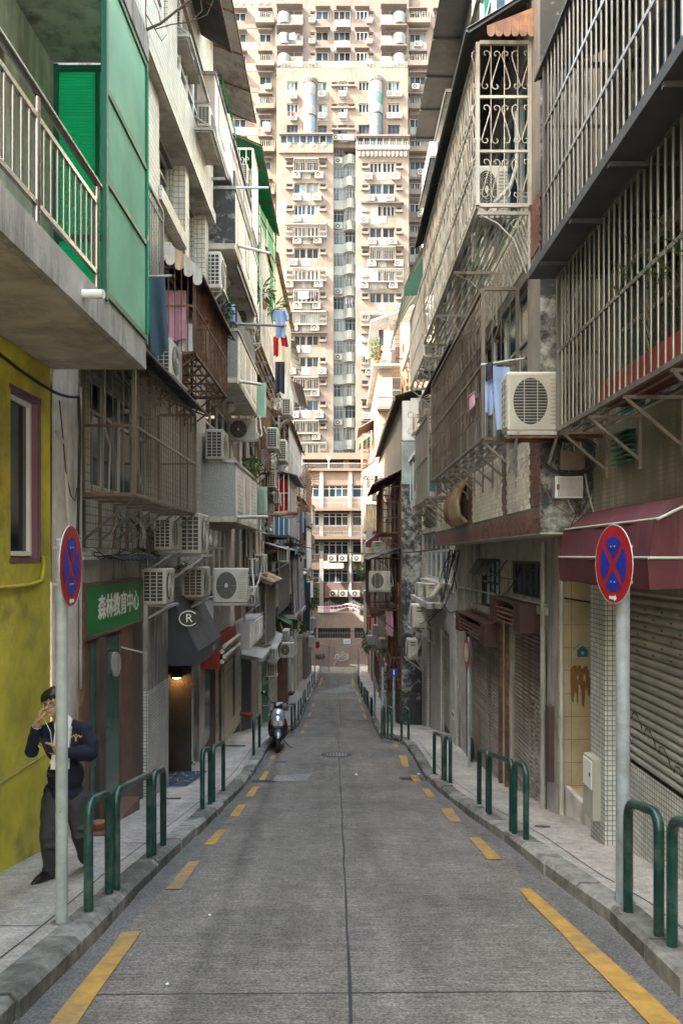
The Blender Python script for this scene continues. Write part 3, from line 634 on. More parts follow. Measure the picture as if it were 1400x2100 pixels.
# ---- air conditioners: local frame, front faces -Y, width along x, origin under the middle of the body
def chamfer(mb, x0, x1, y0, y1, z0, z1, c, mi=0):
    ring = lambda z, k: [(x0 + k + c, y0 + k, z), (x1 - k - c, y0 + k, z), (x1 - k, y0 + k + c, z), (x1 - k, y1 - k - c, z), (x1 - k - c, y1 - k, z), (x0 + k + c, y1 - k, z), (x0 + k, y1 - k - c, z), (x0 + k, y0 + k + c, z)]
    rs = [ring(z0, c), ring(z0 + c, 0), ring(z1 - c, 0), ring(z1, c)]; vs = [p for r in rs for p in r]
    fs = [(i * 8 + j, i * 8 + (j + 1) % 8, i * 8 + 8 + (j + 1) % 8, i * 8 + 8 + j) for i in range(3) for j in range(8)]
    return mb.add(vs, fs + [tuple(range(7, -1, -1)), tuple(range(24, 32))], mi)
def ac_parts(root, simple=False, var=0):
    ob('body', chamfer(MB(), -.4, .4, -.15, .15, 0, .6, .018), M['ac_far' if simple else 'offwhite'], root)
    cx, cz, r = -.09, .3, .235
    if simple:
        ob('fan', MB().disc((cx, -.151, cz), r, (0, -1, 0), 12, .004), M['ac_dark'], root)
        ob('hub', MB().disc((cx, -.156, cz), .075, (0, -1, 0), 8, .01), M['offwhite'], root); return
    ob('fan_opening', MB().disc((cx, -.151, cz), r, (0, -1, 0), 28, .003), M['ac_dark'], root)
    fan = MB()
    for k in range(4):
        a = k * pi / 2 + .3; fan.add([(cx + .05 * cos(a), -.157, cz + .05 * sin(a)), (cx + .21 * cos(a - .35), -.155, cz + .21 * sin(a - .35)), (cx + .21 * cos(a + .45), -.160, cz + .21 * sin(a + .45))], [(0, 1, 2)])
    fan.disc((cx, -.156, cz), .06, (0, -1, 0), 12, .006); ob('fan', fan, M['black'], root)
    gr = MB()
    if var == 1:
        for i in range(17): z = .06 + .03 * i; gr.box(-.36, .17, -.172, -.168, z - .0022, z + .0022)
        for xx in (-.36, -.18, 0, .17): gr.box(xx - .004, xx + .004, -.176, -.172, .05, .55)
        gr.box(-.375, .185, -.156, -.15, .035, .045); gr.box(-.375, .185, -.156, -.15, .555, .565)
    else:
     for rr in (.235, .205, .175, .145, .115, .085): gr.tube([(cx + rr * cos(2 * pi * i / 24), -.17, cz + rr * sin(2 * pi * i / 24)) for i in range(24)], .0022, 4, closed=True)
    for k in range(8 if var == 0 else 0):
        a = k * pi / 4; gr.bar((cx + .06 * cos(a), -.17, cz + .06 * sin(a)), (cx + .24 * cos(a), -.165, cz + .24 * sin(a)), .004)
    if var == 0: gr.disc((cx, -.172, cz), .045, (0, -1, 0), 12, .006)
    ob('fan_grille', gr, M['offwhite'], root)
    lou = MB()
    for i in range(12): lou.box(.19, .37, -.158, -.152, .07 + i * .04, .082 + i * .04)
    ob('front_louvre', lou, M['tin_grey'], root)
    ob('end_vent', MB().box(-.4035, -.4005, -.115, .115, .06, .55), M['ac_dark'], root)
    la = MB()
    for i in range(4): y = -.12 + .08 * i; la.box(-.412, -.404, y - .007, y + .007, .05, .56)
    for i in range(9): z = .055 + .0615 * i; la.box(-.412, -.404, -.12, .12, z - .006, z + .006)
    ob('end_lattice', la, M['offwhite'], root)
    co = MB(); chamfer(co, .4, .44, -.1, .1, .05, .24, .012); ob('valve_cover', co, M['offwhite'], root)
    ob('hose', MB().tube([(.43, -.02, .16), (.5, .0, .12), (.52, .1, .2), (.47, .2, .5), (.44, .3, .75)], .022, 6).tube([(.43, .05, .12), (.47, .1, .0), (.46, .2, -.2)], .01, 5), M['pvc'], root)
    hd = MB()
    for z in (.42, .5): hd.box(.4005, .404, -.07, .07, z, z + .03)
    ob('handle_recess', hd, M['ac_dark'], root)
    br = MB()
    for x in (-.27, .27):
        br.box(x - .02, x + .02, -.2, .3, -.045, -.004); br.box(x - .02, x + .02, .26, .3, -.4, -.046); br.bar((x, -.16, -.045), (x, .28, -.38), .03)
    br.box(-.42, .42, -.2, -.16, -.045, -.005); ob('bracket', br, M['tin_grey'], root)
_ac0 = {}
N_AC = 0
def ac(label, loc, rz, sc=(1, 1, 1), group='air conditioners on the street fronts', simple=False):
    global N_AC
    key = 2 if simple else (1 if (N_AC % 3 == 1 or 'beside the lower steel' in label) else 0)
    if key not in _ac0:
        r = thing('air_conditioner', label, 'air conditioner', (0, 0, 0), group); ac_parts(r, simple, key); _ac0[key] = r
    else:
        r = clone(_ac0[key]); tag(r, label, 'air conditioner', group)
    r.location = loc; r.rotation_euler = (0, 0, rz); r.scale = sc; N_AC += 1; return r
def acend(label, px0, px1, py0, py1, Y, length=.8, **kw):
    """an outdoor unit whose end face is seen at px0..px1, py0..py1 at distance Y, fixed to the wall on its own side of the street"""
    x0, x1 = PX(px0, Y), PX(px1, Y); z0, z1 = PZ(py1, Y), PZ(py0, Y); s = -1 if x0 < 0 else 1
    return ac(label, ((x0 + x1) / 2, Y + length / 2, z0), pi / 2 if s < 0 else -pi / 2, (length / .8, (x1 - x0) / .3, (z1 - z0) / .6), **kw)
def acface(label, px0, px1, py0, py1, Y, **kw):
    x0, x1 = PX(px0, Y), PX(px1, Y); z0, z1 = PZ(py1, Y), PZ(py0, Y)
    return ac(label, ((x0 + x1) / 2, Y + .15, z0), 0, ((x1 - x0) / .8, 1.05, (z1 - z0) / .6), **kw)

# ---- window cages
_bars = {}
def barmesh(h, r, m, n=6):
    k = (round(h, 3), r, m)
    if k not in _bars: _bars[k] = mesh_of('bar', MB().tube([(0, 0, 0), (0, 0, h)], r, n, caps=False), M[m])
    return _bars[k]
def heart(flip=False, r=.0065):
    """one scroll: two mirrored S-curves meeting in a point, about .2 wide and .42 high, in the xz plane"""
    mb = MB()
    for s in (-1, 1):
        pts = []
        for i in range(11): a = -pi * 1.25 + i * (pi * 1.75) / 10; q = .022 + .028 * i / 10; pts.append((s * (.052 + q * cos(a)), .35 + q * sin(a)))
        pts = [(s * .045, .345), (s * .03, .36), (s * .035, .385), (s * .06, .392), (s * .085, .375), (s * .092, .34), (s * .08, .29), (s * .05, .19), (s * .02, .09), (s * .008, .05), (s * .02, .02), (s * .05, .012), (s * .07, .032), (s * .062, .058), (s * .045, .055)]
        if flip: pts = [(x, .4 - z) for x, z in pts]
        mb.tube([(x, 0, z) for x, z in pts], r, 4)
    return mb
_hearts = {}
def heartmesh(flip, m, axis, sc):
    k = (flip, m, axis, round(sc, 3))
    if k not in _hearts:
        mb = heart(flip); mb.v = [(x * sc, y, z * sc) if axis == 'y' else (y, x * sc, z * sc) for x, y, z in mb.v]; _hearts[k] = mesh_of('scroll', mb, M[m])
    return _hearts[k]
def cage(label, Xw, d, y0, y1, z0, z1, sp=.13, m='bronze', rails=(.5,), r=.009, ends=(1, 1), floor=True, bracket=3, scroll=0, group=None, roof=None, plate=None, fm=None, name='window_cage', struts=None, bar_n=6):
    s = -1 if Xw > 0 else 1; xo = Xw + s * d; fm = fm or m; t = thing(name, label, 'window cage', (Xw, (y0 + y1) / 2, z0), group)
    f = .022; fr = MB()
    for y in (y0, y1):
        for x in (xo, Xw + s * .02):
            fr.box(x - f, x + f, y - f, y + f, z0, z1)
        for z in (z0, z1): fr.box(min(xo, Xw) + f * (1 if s < 0 else 1), max(xo, Xw) - f, y - f * .8, y + f * .8, z - f, z + f)
    for z in (z0, z1): fr.box(xo - f * .9, xo + f * .9, y0 + f, y1 - f, z - f * 1.02, z + f * 1.02)
    ob('frame', fr, M[fm], t)
    for k in rails:
        z = z0 + (z1 - z0) * k; ob('rail', MB().box(xo - f * .55, xo + f * .55, y0, y1, z - f * .8, z + f * .8), M[fm], t)
        for e, y in ((0, y0), (1, y1)):
            if ends[e]: ob('rail', MB().box(min(xo, Xw), max(xo, Xw), y - f * .55, y + f * .55, z - f * .7, z + f * .7), M[fm], t)
    bm = barmesh(z1 - z0, r, m, bar_n); n = max(1, round((y1 - y0) / sp))
    for i in range(1, n): part('bar', bm, t, (xo, y0 + (y1 - y0) * i / n, z0))
    ne = max(2, round(d / sp))
    for e, y in ((0, y0), (1, y1)):
        if ends[e]:
            for i in range(1, ne): part('bar', bm, t, (Xw + s * d * i / ne, y, z0))
    if scroll:
        sc = 2.05 * sp / .2 if scroll == 1 else scroll
        rows = max(1, int((z1 - z0) / (.44 * sc)))
        for zz in ([z0 + (z1 - z0) * u - .2 * sc for u in (.25, .72)] if scroll < 1 else [z0 + (z1 - z0) * (q + .5) / rows - .2 * sc for q in range(rows)]):
            k = 0; y = y0 + .1 * sc
            while y < y1:
                part('scroll', heartmesh(k % 2 == 1, m, 'x', sc), t, (xo, y, zz)); y += .2 * sc; k += 1
            if ends[0]:
                x = .1 * sc; k = 0
                while x < d: part('scroll', heartmesh(k % 2 == 1, m, 'y', sc), t, (Xw + s * x, y0, zz)); x += .2 * sc; k += 1
    if floor:
        n2 = max(3, int(d / .11)); fl = MB()
        if plate: fl.box(Xw, xo, y0, y1, z0 - .015, z0 - .005); ob('floor_plate', fl, M[plate], t)
        else:
            sm = mesh_of('floor_slat', MB().box(-.012, .012, y0 - (y0 + y1) / 2, y1 - (y0 + y1) / 2, -.008, .008), M[fm])
            for i in range(1, n2): part('floor_slat', sm, t, (Xw + s * d * i / n2, (y0 + y1) / 2, z0 - .012))
    for i in range(bracket):
        y = y0 + .06 + (y1 - y0 - .12) * i / max(1, bracket - 1); b = MB()
        b.box(min(Xw, xo), max(Xw, xo), y - .016, y + .016, z0 - .052, z0 - .022); b.bar((xo - s * .03, y, z0 - .05), (Xw + s * .03, y, z0 - .05 - d * .75), .028); b.box(Xw, Xw + s * .03, y - .02, y + .02, z0 - .1 - d * .85, z0 - .06)
        ob('bracket', b, M[struts or fm], t)
    if roof:
        zr_, ov, mm = roof; rf = MB(); rf.corr((Xw, y0 - .1, z1 + zr_), (0, y1 - y0 + .2, 0), (s * (d + ov), 0, -zr_ - .02), max(4, int((y1 - y0) / .09)), .012); ob('roof', rf, M[mm], t)
    return t

# ---- awnings and canopies
def awning(label, Xw, d, y0, y1, zw, zo, m, amp=.014, pitch=.08, scallop=0, props=2, m2=None, name='awning', cat='awning', sag=0):
    s = -1 if Xw > 0 else 1; t = thing(name, label, cat, (Xw, (y0 + y1) / 2, zw)); sh = MB()
    sh.corr((Xw, y0, zw), (0, y1 - y0, 0), (s * d, 0, zo - zw), max(3, int((y1 - y0) / pitch)), amp, 4, 0, sag); ob('sheet', sh, M[m], t)
    fr = MB(); fr.bar((Xw + s * d, y0, zo - .03), (Xw + s * d, y1, zo - .03), .03)
    k = max(2, int((y1 - y0) / 1.1) + 1)
    for i in range(k):
        y = y0 + .03 + (y1 - y0 - .06) * i / (k - 1); fr.bar((Xw + s * .02, y, zw - .035), (Xw + s * (d - .02), y, zo - .035), .025)
    ob('frame', fr, M[m2 or 'rust'], t)
    for i in range(props):
        y = y0 + .1 + (y1 - y0 - .2) * i / max(1, props - 1); ob('strut', MB().bar((Xw + s * .02, y, zw - .55), (Xw + s * d * .85, y, zw + (zo - zw) * .85 - .04), .022), M[m2 or 'rust'], t)
    if scallop:
        n = max(3, int(d / .1)); w = d / n
        for i in range(n):
            x0 = Xw + s * w * i; z = lambda x: zw + (zo - zw) * abs(x - Xw) / d - .01; x1 = x0 + s * w; pts = [(x0, y0, z(x0)), (x1, y0, z(x1))]
            for q in range(7): a = pi * q / 6; c = (x0 + x1) / 2; pts.append((c + s * cos(a) * w * .48, y0, z(c) - scallop - sin(a) * w * .35))
            ob('scallop', MB().prism(pts, (0, -.006, 0)), M[m if not m2 else m], t)
    return t
def striped_awning(label, Xw, d, y0, y1, zw, zo, m1, m2, n=8, val=.16):
    s = -1 if Xw > 0 else 1; t = thing('awning', label, 'awning', (Xw, (y0 + y1) / 2, zw)); w = (y1 - y0) / n
    for i in range(n):
        ya, yb = y0 + w * i, y0 + w * (i + 1) - .002; mb = MB(); P = lambda k, y: (Xw + s * d * k, y, zw + (zo - zw) * k ** 1.6)
        for q in range(5): mb.quad(P(q / 5, ya), P(q / 5, yb), P((q + 1) / 5, yb), P((q + 1) / 5, ya))
        pts = [(Xw + s * d, ya, zo), (Xw + s * d, yb, zo)] + [(Xw + s * d, (ya + yb) / 2 + cos(pi * q / 6) * w * .48, zo - val * .6 - sin(pi * q / 6) * val * .4) for q in range(7)]
        mb.prism(pts, (-s * .005, 0, 0)); ob('stripe', mb, M[m1 if i % 2 else m2], t)
    ob('end_panel', MB().add([(Xw, y0, zw), (Xw + s * d, y0, zo), (Xw + s * d, y0, zo - val), (Xw, y0, zo - val)], [(0, 1, 2, 3)]), M[m1], t)
    return t
# ---- hanging cloth, pipes, cables, plants
def cloth(name, label, cat, c, w, h, m, axis='x', waves=3, amp=.03, taper=0.0, slant=0.0, group=None):
    """a piece of cloth hanging from its top edge, centred at c (top middle)"""
    mb = MB(); nx, nz = 14, 8; c = Vector(c); ph = R.uniform(0, 6); vs = []
    for j in range(nz + 1):
        v = j / nz
        for i in range(nx + 1):
            u = i / nx - .5; ww = w * (1 - taper * v); a = u * ww + slant * v; b = sin(u * waves * 2 * pi + ph) * amp * (.3 + v) + sin(v * 5 + u * 3 + ph) * amp * .4
            dz = -h * v - .03 * h * sin(u * pi * 2 + ph) * v
            vs.append(c + (Vector((a, b, dz)) if axis == 'x' else Vector((b, a, dz))))
    fs = [(j * (nx + 1) + i, j * (nx + 1) + i + 1, (j + 1) * (nx + 1) + i + 1, (j + 1) * (nx + 1) + i) for j in range(nz) for i in range(nx)]
    mb.add(vs, fs, 0, True); k = len(vs); off = Vector((0, .012, 0)) if axis == 'x' else Vector((.012, 0, 0))
    mb.add([p + off for p in vs], [f[::-1] for f in fs], 0, True)
    return solo(name, mb, M[m], label, cat, c, group)
def shirt(label, c, m, w=.42, h=.62, axis='x', name='shirt'):
    t = thing(name, label, 'laundry', c); c = Vector(c); mb = MB(); nx, nz = 10, 8; ph = R.uniform(0, 6)
    A = (lambda a, b, z: c + Vector((a, b, z))) if axis == 'x' else (lambda a, b, z: c + Vector((b, a, z)))
    def sheet(a0, a1, z0, z1, sl=0):
        vs = []; k = len(mb.v)
        for j in range(nz + 1):
            for i in range(nx + 1):
                u, v = i / nx, j / nz; vs.append(A(a0 + (a1 - a0) * u + sl * v, .022 * sin(u * 9 + ph) * (.4 + v), z0 + (z1 - z0) * v - (abs(u - .5) * .08 if v == 0 else 0)))
        fs = [(j * (nx + 1) + i, j * (nx + 1) + i + 1, (j + 1) * (nx + 1) + i + 1, (j + 1) * (nx + 1) + i) for j in range(nz) for i in range(nx)]
        mb.add(vs, fs, 0, True); mb.add([Vector(p) + (Vector((0, .014, 0)) if axis == 'x' else Vector((.014, 0, 0))) for p in vs], [f[::-1] for f in fs], 0, True)
    sheet(-w / 2, w / 2, 0, -h); ob('body', mb, M[m], t)
    mb2 = MB()
    for sg in (-1, 1): mb2.tube([A(sg * w * .42, 0, -.05), A(sg * w * .62, .01, -.16), A(sg * w * .68, .01, -.3)], [.06, .055, .05], 7)
    ob('sleeves', mb2, M[m], t)
    ob('hanger', MB().tube([A(-w * .4, 0, -.02), A(0, 0, .05), A(w * .4, 0, -.02)], .006, 5).tube([A(0, 0, .05), A(.02, 0, .09), A(0, 0, .12)], .004, 4), M['cable'], t); return t
def wire(label, pts, r=.008, m='cable', sag=0.0, name='cable', cat='cable', n=10):
    P = [Vector(p) for p in pts]; Q = []
    for a, b in zip(P, P[1:]):
        for i in range(n): k = i / n; q = a.lerp(b, k); q.z -= sag * 4 * k * (1 - k); Q.append(q)
    Q.append(P[-1]); return solo(name, MB().tube(Q, r, 5), M[m], label, cat, P[0])
def pole(label, a, b, r=.018, m='galv', name='drying_pole', cat='drying pole'):
    t = thing(name, label, cat, a); ob('rod', MB().tube([a, b], r, 8), M[m], t); d = (Vector(b) - Vector(a)).normalized(); ob('end_cap', MB().tube([b, Vector(b) + d * .03], r * 1.15, 8), M['black'], t); return t
def leaves(mb, c, rad, n, size, droop=.3, long=2.2):
    for _ in range(n):
        d = Vector((R.gauss(0, 1), R.gauss(0, 1), R.gauss(0, .8))); d.normalize(); p = Vector(c) + Vector((d.x * rad[0], d.y * rad[1], d.z * rad[2])) * R.uniform(.35, 1)
        t = (d + Vector((R.uniform(-.6, .6), R.uniform(-.6, .6), R.uniform(-.7, .5) - droop))).normalized(); u = t.cross(Vector((R.uniform(-1, 1), R.uniform(-1, 1), 1))).normalized(); z = size * R.uniform(.6, 1.3)
        a, b = p, p + t * z * long; m_ = (a + b) / 2 + Vector((0, 0, z * .2)); mb.add([a, m_ + u * z * .4, b, m_ - u * z * .4], [(0, 1, 2, 3)])
    return mb
def potted(label, c, rad, n, size, pot=.12, m='leaf', long=2.2, droop=.2, name='potted_plant'):
    t = thing(name, label, 'plant', c); c = Vector(c)
    if pot: ob('pot', MB().tube([c, c + Vector((0, 0, pot * 1.4))], [pot * .7, pot], 12), M['tin_brown'], t)
    mid = c + Vector((0, 0, pot * 1.3 + rad[2] * .8)); st = MB()
    for _ in range(7): st.tube([c + Vector((0, 0, pot)), mid + Vector((R.uniform(-1, 1) * rad[0] * .6, R.uniform(-1, 1) * rad[1] * .6, R.uniform(-.3, .5) * rad[2]))], [.008, .004], 4)
    ob('stems', st, M['bark'], t); ob('leaves', leaves(MB(), mid, rad, n, size, droop, long), M[m], t, kind='stuff'); return t
def textmesh(s, size, m, parent, origin, u, w, name='lettering', th=.003, align='CENTER', bold=0.0):
    """flat lettering: u = reading direction, w = up; the text's centre is at origin"""
    cu = bpy.data.curves.new('txt', 'FONT'); cu.body = s; cu.size = size; cu.align_x = align; cu.align_y = 'CENTER'; cu.extrude = th / 2; cu.offset = bold; cu.resolution_u = 3
    o = bpy.data.objects.new('txt', cu); COL.objects.link(o); bpy.context.view_layer.update()
    me = bpy.data.meshes.new_from_object(o.evaluated_get(bpy.context.evaluated_depsgraph_get())); COL.objects.unlink(o); bpy.data.objects.remove(o)
    u = Vector(u).normalized(); w = Vector(w).normalized(); nrm = u.cross(w); org = Vector(origin); base = wloc(parent)
    me.transform(Matrix.Translation(org - base) @ Matrix((u, w, nrm)).transposed().to_4x4())
    me.materials.clear(); me.materials.append(M[m]); me.name = name
    o = bpy.data.objects.new(name, me); link(o, parent); LOC[o.name] = base; o.location = (0, 0, 0); return o
def shutter(label, plane, c, a0, a1, b0, b1, out, pitch=.09, m='slat', box=True, name='roller_shutter', door=None, holes=False, base=None):
    """roller shutter: every slat is a part"""
    P = (lambda a, b, d: (c + d * out, a, b)) if plane == 'x' else (lambda a, b, d: (a, c + d * out, b))
    t = thing(name, label, 'roller shutter', P((a0 + a1) / 2, b0, 0)); n = int((b1 - b0) / pitch); prof = [(-.004, 0), (-.004, .07), (.014, .1), (.03, .32), (.03, .6), (.014, .86), (-.004, .93), (-.004, 1)]
    mb = MB()
    for (d0, k0), (d1, k1) in zip(prof, prof[1:]): mb.quad(P(a0, k0 * pitch, d0), P(a1, k0 * pitch, d0), P(a1, k1 * pitch, d1), P(a0, k1 * pitch, d1))
    org = P((a0 + a1) / 2, 0, 0); me = mesh_of('slat', mb, M[m], org)
    for i in range(n): part('slat', me, t, P((a0 + a1) / 2, b1 - (i + 1) * pitch, 0))
    for a in (a0 - .03, a1 + .03):
        A = P(a - .03, b0 - .3, -.02); B = P(a + .03, b1, .05); ob('guide_rail', MB().box(A[0], B[0], A[1], B[1], A[2], B[2]), M['slat_rust' if m == 'slat_rust' else 'tin_grey'], t)
    ob('backing', MB().quad(P(a0, b0 - .3, -.01), P(a1, b0 - .3, -.01), P(a1, b1, -.01), P(a0, b1, -.01)), M['tin_dark'], t)
    if holes:
        A = P(-.018, -.008, .024); B = P(.018, .008, .0325); hm = mesh_of('vent_slot', MB().box(A[0], B[0], A[1], B[1], A[2], B[2]), M['black'], P(0, 0, 0))
        for q in range(3, 9):
            for k in range(12):
                a = a0 + (a1 - a0) * (k + .5 * (q % 2) + .25) / 12; z = b1 - (q + .5) * pitch; part('vent_slot', hm, t, P(a, z, 0))
    if door:
        p, q, zt = door; dr = MB()
        for u, v, k0, k1 in ((p, p + .05, b0 - .25, zt), (q - .05, q, b0 - .25, zt), (p, q, zt, zt + .05)):
            A = P(u, k0, .015); B = P(v, k1, .045); dr.box(A[0], B[0], A[1], B[1], A[2], B[2])
        ob('wicket_frame', dr, M['slat_rust'], t)
    return t

# ================================================================ LEFT SIDE
XL = -3.0
# ---- the yellow house
A = building('yellow_house', 'mustard yellow painted house with a purple framed window at the near left corner', 'house', (XL, 6, zp(7)))
facade(A, M['yellow'], 'x', XL, -5, 7.93, -3.6, 1.94, [(6.98, 7.63, -.02, 1.52)], -.11)
facade(A, M['white_render'], 'x', XL + .02, 7.93, 8.72, -3.6, 13.0, (), -.1)
mass(A, M['yellow'], -12, XL - .12, -5, 7.9, -3.6, 1.93); mass(A, M['white_render'], -12, XL - .005, -5, 8.7, 1.94, 13)
w = window(A, 'x', XL - .105, 7.0, 7.59, .0, 1.5, 1, 1, 1, 'white', 'glass_dark', .045)
pf = MB(); pf.box(XL - .1, XL + .012, 7.63, 7.66, -.05, 1.55); pf.box(XL - .1, XL + .012, 6.95, 7.66, -.06, -.022); pf.box(XL - .1, XL + .012, 6.95, 7.66, 1.522, 1.56); pf.box(XL - .104, XL + .004, 7.592, 7.629, -.018, 1.518); pf.box(XL - .104, XL + .004, 6.99, 7.59, 1.502, 1.519)
ob('surround', pf, M['purple'], w)
# balcony: slab, ceiling, back wall
ob('balcony', MB().box(XL + .001, -2.03, -4, 8.0, 1.94, 2.23), M['concrete'], A)
ob('balcony_underside', MB().box(XL + .03, -2.09, -4, 7.94, 1.925, 1.939), M['soffit'], A)
mass(A, M['concrete'], XL + .001, -2.0, -4, 8.0, 5.13, 5.4, 'balcony')
ob('spout', MB().tube([(-2.06, 6.05, 2.06), (-1.86, 6.02, 2.05)], .035, 10), M['white'], A)
ob('door_panel', MB().box(XL + .002, XL + .03, 4.2, 5.2, 2.24, 4.5), M['white_render'], A)
ob('nameplate', MB().box(XL + .003, XL + .02, 6.6, 6.8, 4.35, 4.6), M['timber'], A)
rl = thing('balcony_railing', 'brushed steel balcony railing over the yellow wall', 'railing', (-2.06, 5, 2.23))
ob('handrail', MB().tube([(-2.06, -3.8, 3.14), (-2.06, 6.55, 3.14)], .032, 12), M['steel'], rl)
for z in (2.97, 2.38): ob('rail', MB().box(-2.075, -2.045, -3.8, 6.5, z - .018, z + .018), M['steel'], rl)
pm = mesh_of('post', MB().tube([(0, 0, 0), (0, 0, .9)], .026, 12), M['steel']); bm_ = mesh_of('baluster', MB().tube([(0, 0, 0), (0, 0, .57)], .0125, 8, caps=False), M['steel'])
y = 6.47
while y > -3.5:
    part('post', pm, rl, (-2.06, y, 2.2))
    for i in range(1, 10): part('baluster', bm_, rl, (-2.06, y - 1.27 * i / 10, 2.39))
    y -= 1.27
sc = thing('balcony_screen', 'green translucent screen enclosing the end of the balcony', 'screen', (-2.03, 7.3, 2.23))
fr = MB(); X = -2.035
for y in (6.62, 7.99): fr.box(X - .025, X + .025, y - .025, y + .025, 2.2, 5.12)
fr.box(XL + .02, XL + .07, 7.965, 8.015, 2.23, 5.1)
for z in (2.26, 3.24, 4.02, 5.09): fr.box(X - .022, X + .022, 6.645, 7.965, z - .025, z + .025)
for z in (2.27, 3.3, 5.06): fr.box(XL + .07, X - .025, 7.97, 8.01, z - .03, z + .03)
fr.box(-2.55, -2.51, 7.972, 8.008, 2.3, 5.03); ob('frame', fr, M['green_frame'], sc)
for z0, z1 in ((2.29, 3.21), (3.27, 3.99), (4.05, 5.06)):
    p = MB(); p.corr((X + .004, 6.65, z0), (0, 1.31, 0), (0, 0, z1 - z0), 40, .0025, 4); ob('sheet', p, M['green_pale'], sc)
for z0, z1 in ((2.3, 3.27), (3.33, 5.03)):
    p = MB(); p.corr((XL + .07, 7.99, z0), (0, 0, z1 - z0), (.93, 0, 0), int((z1 - z0) / .03), .003, 4); ob('sheet', p, M['green_sheet'], sc)
bk = thing('bucket', 'small blue plastic bottle on the balcony behind the railing', 'bottle', (-2.35, 4.75, 2.23)); ob('body', MB().tube([(-2.35, 4.75, 2.23), (-2.35, 4.75, 2.55), (-2.35, 4.75, 2.62)], [.09, .09, .03], 12), M['cloth_blue'], bk); ob('handle', MB().tube([(-2.35, 4.68, 2.55), (-2.35, 4.75, 2.7), (-2.35, 4.82, 2.55)], .008, 5), M['white'], bk)
wire('yellow painted pipe along the yellow wall below the window', [(XL + .03, -4, -.28), (XL + .03, 7.3, -.28), (XL + .03, 7.62, -.25), (XL + .03, 7.68, -.12), (XL + .03, 7.68, .0)], .022, 'yellow', 0, 'pipe', 'pipe', 4)
wire('thin white conduit low on the yellow wall', [(XL + .012, -4, -1.9), (XL + .012, 7.9, -2.0)], .004, 'cable_pale', 0, 'conduit', 'pipe', 4)
wire('black cable looping from the yellow wall to the white pilaster', [(XL + .05, 3, 1.86), (XL + .05, 6.6, 1.75), (XL + .06, 7.9, 1.68), (XL + .1, 8.5, 1.76), (XL + .1, 8.55, 1.4), (XL + .09, 8.5, .3), (XL + .09, 8.52, -.3)], .016, 'cable', .02)
wire('second black cable sagging across the white pilaster', [(XL + .07, 8.0, 1.62), (XL + .08, 8.06, 1.3), (XL + .08, 8.16, .9), (XL + .08, 8.3, .66), (XL + .08, 8.43, .6), (XL + .08, 8.5, .75)], .007, 'cable', .0, n=4)
wire('rusty bent pipe on the white pilaster', [(XL + .06, 7.95, 1.3), (XL + .07, 8.15, 1.15), (XL + .07, 8.22, .6), (XL + .07, 8.3, .32), (XL + .08, 8.6, .2)], .022, 'tin_pale', 0, 'pipe', 'pipe', 6)
wire('vertical grey conduit beside the timber shop front', [(XL + .06, 8.68, 1.9), (XL + .06, 8.68, -1.5)], .02, 'tin_grey', 0, 'pipe', 'pipe', 2)
# the walking man's neighbours: mat by the shop door
b = G(206, 1708, PAVE); t = thing('doormat', 'worn doormat with a small brown bowl by the timber shop front', 'doormat', b)
ob('mat', MB().hexa([(b.x - .2, b.y - .2, zp(b.y - .2) + .003), (b.x + .12, b.y - .2, zp(b.y - .2) + .003), (b.x + .12, b.y + .3, zp(b.y + .3) + .003), (b.x - .2, b.y + .3, zp(b.y + .3) + .003)] + [(b.x - .2, b.y - .2, zp(b.y - .2) + .018), (b.x + .12, b.y - .2, zp(b.y - .2) + .018), (b.x + .12, b.y + .3, zp(b.y + .3) + .018), (b.x - .2, b.y + .3, zp(b.y + .3) + .018)]), M['timber'], t)
ob('bowl', MB().tube([(b.x - .05, b.y + .1, b.z), (b.x - .05, b.y + .1, b.z + .05), (b.x - .05, b.y + .1, b.z + .09)], [.05, .085, .09], 14), M['tin_brown'], t)

# ---- tiled house with the shop and the cafe
B = building('tiled_house', 'grey tiled house with the green signed shop and the black cafe awning', 'apartment house', (-3.05, 12.5, zp(12)))
x = -3.05
facade(B, M['tile_grey'], 'x', x, 8.72, 16.5, -.3, 7.2, [(9.35, 12.4, .85, 2.25), (12.5, 15.4, 3.35, 4.6), (9.4, 11.0, 4.1, 5.4), (12.6, 13.9, 5.9, 7.0), (14.4, 15.9, 5.6, 7.0)], -.16)
facade(B, M['tile_cream'], 'x', x + .3, 9, 16.5, 7.2, 11.2, [(9.4, 12.2, 8.3, 9.6), (12.9, 15.9, 8.2, 9.7)], -.14, 'upper_wall')
ob('overhang', MB().box(x, x + .3, 9, 16.5, 7.1, 7.2).box(x + .3, x + .36, 9, 16.5, 7.1, 7.32).box(x + .001, x + .298, 8.98, 9.0, 7.2, 11.2), M['tile_cream'], B)
ob('overhang_underside', MB().box(x, x + .34, 9.02, 16.48, 7.085, 7.098), M['soffit'], B)
mass(B, M['grey_render'], -12, x - .2, 8.74, 16.49, -.3, 11.2); mass(B, M['grey_render'], -14, -5.0, 8.74, 36, 11.2, 15.5, 'sun_blocker')  # the upper mass is unseen, added to keep sun off the right fronts
for y0, y1, z0, z1 in ((11.3, 11.95, 2.9, 7.08), (13.95, 14.3, 4.9, 7.08), (16.0, 16.4, 4.2, 7.08)): mass(B, M['tile_cream'], x, x + .22, y0, y1, z0, z1, 'pier')
for y0, y1, z in ((11.96, 13.94, 5.55), (12.6, 16.0, 4.92)): ob('ledge', MB().box(x, x + .26, y0, y1, z, z + .22), M['tile_cream'], B)
mass(B, M['yellow'], x, x + .05, 12.0, 12.9, 4.4, 5.54, 'yellow_panel'); mass(B, M['pale_render'], x, x + .06, 12.95, 13.9, 4.9, 5.54, 'pale_panel')
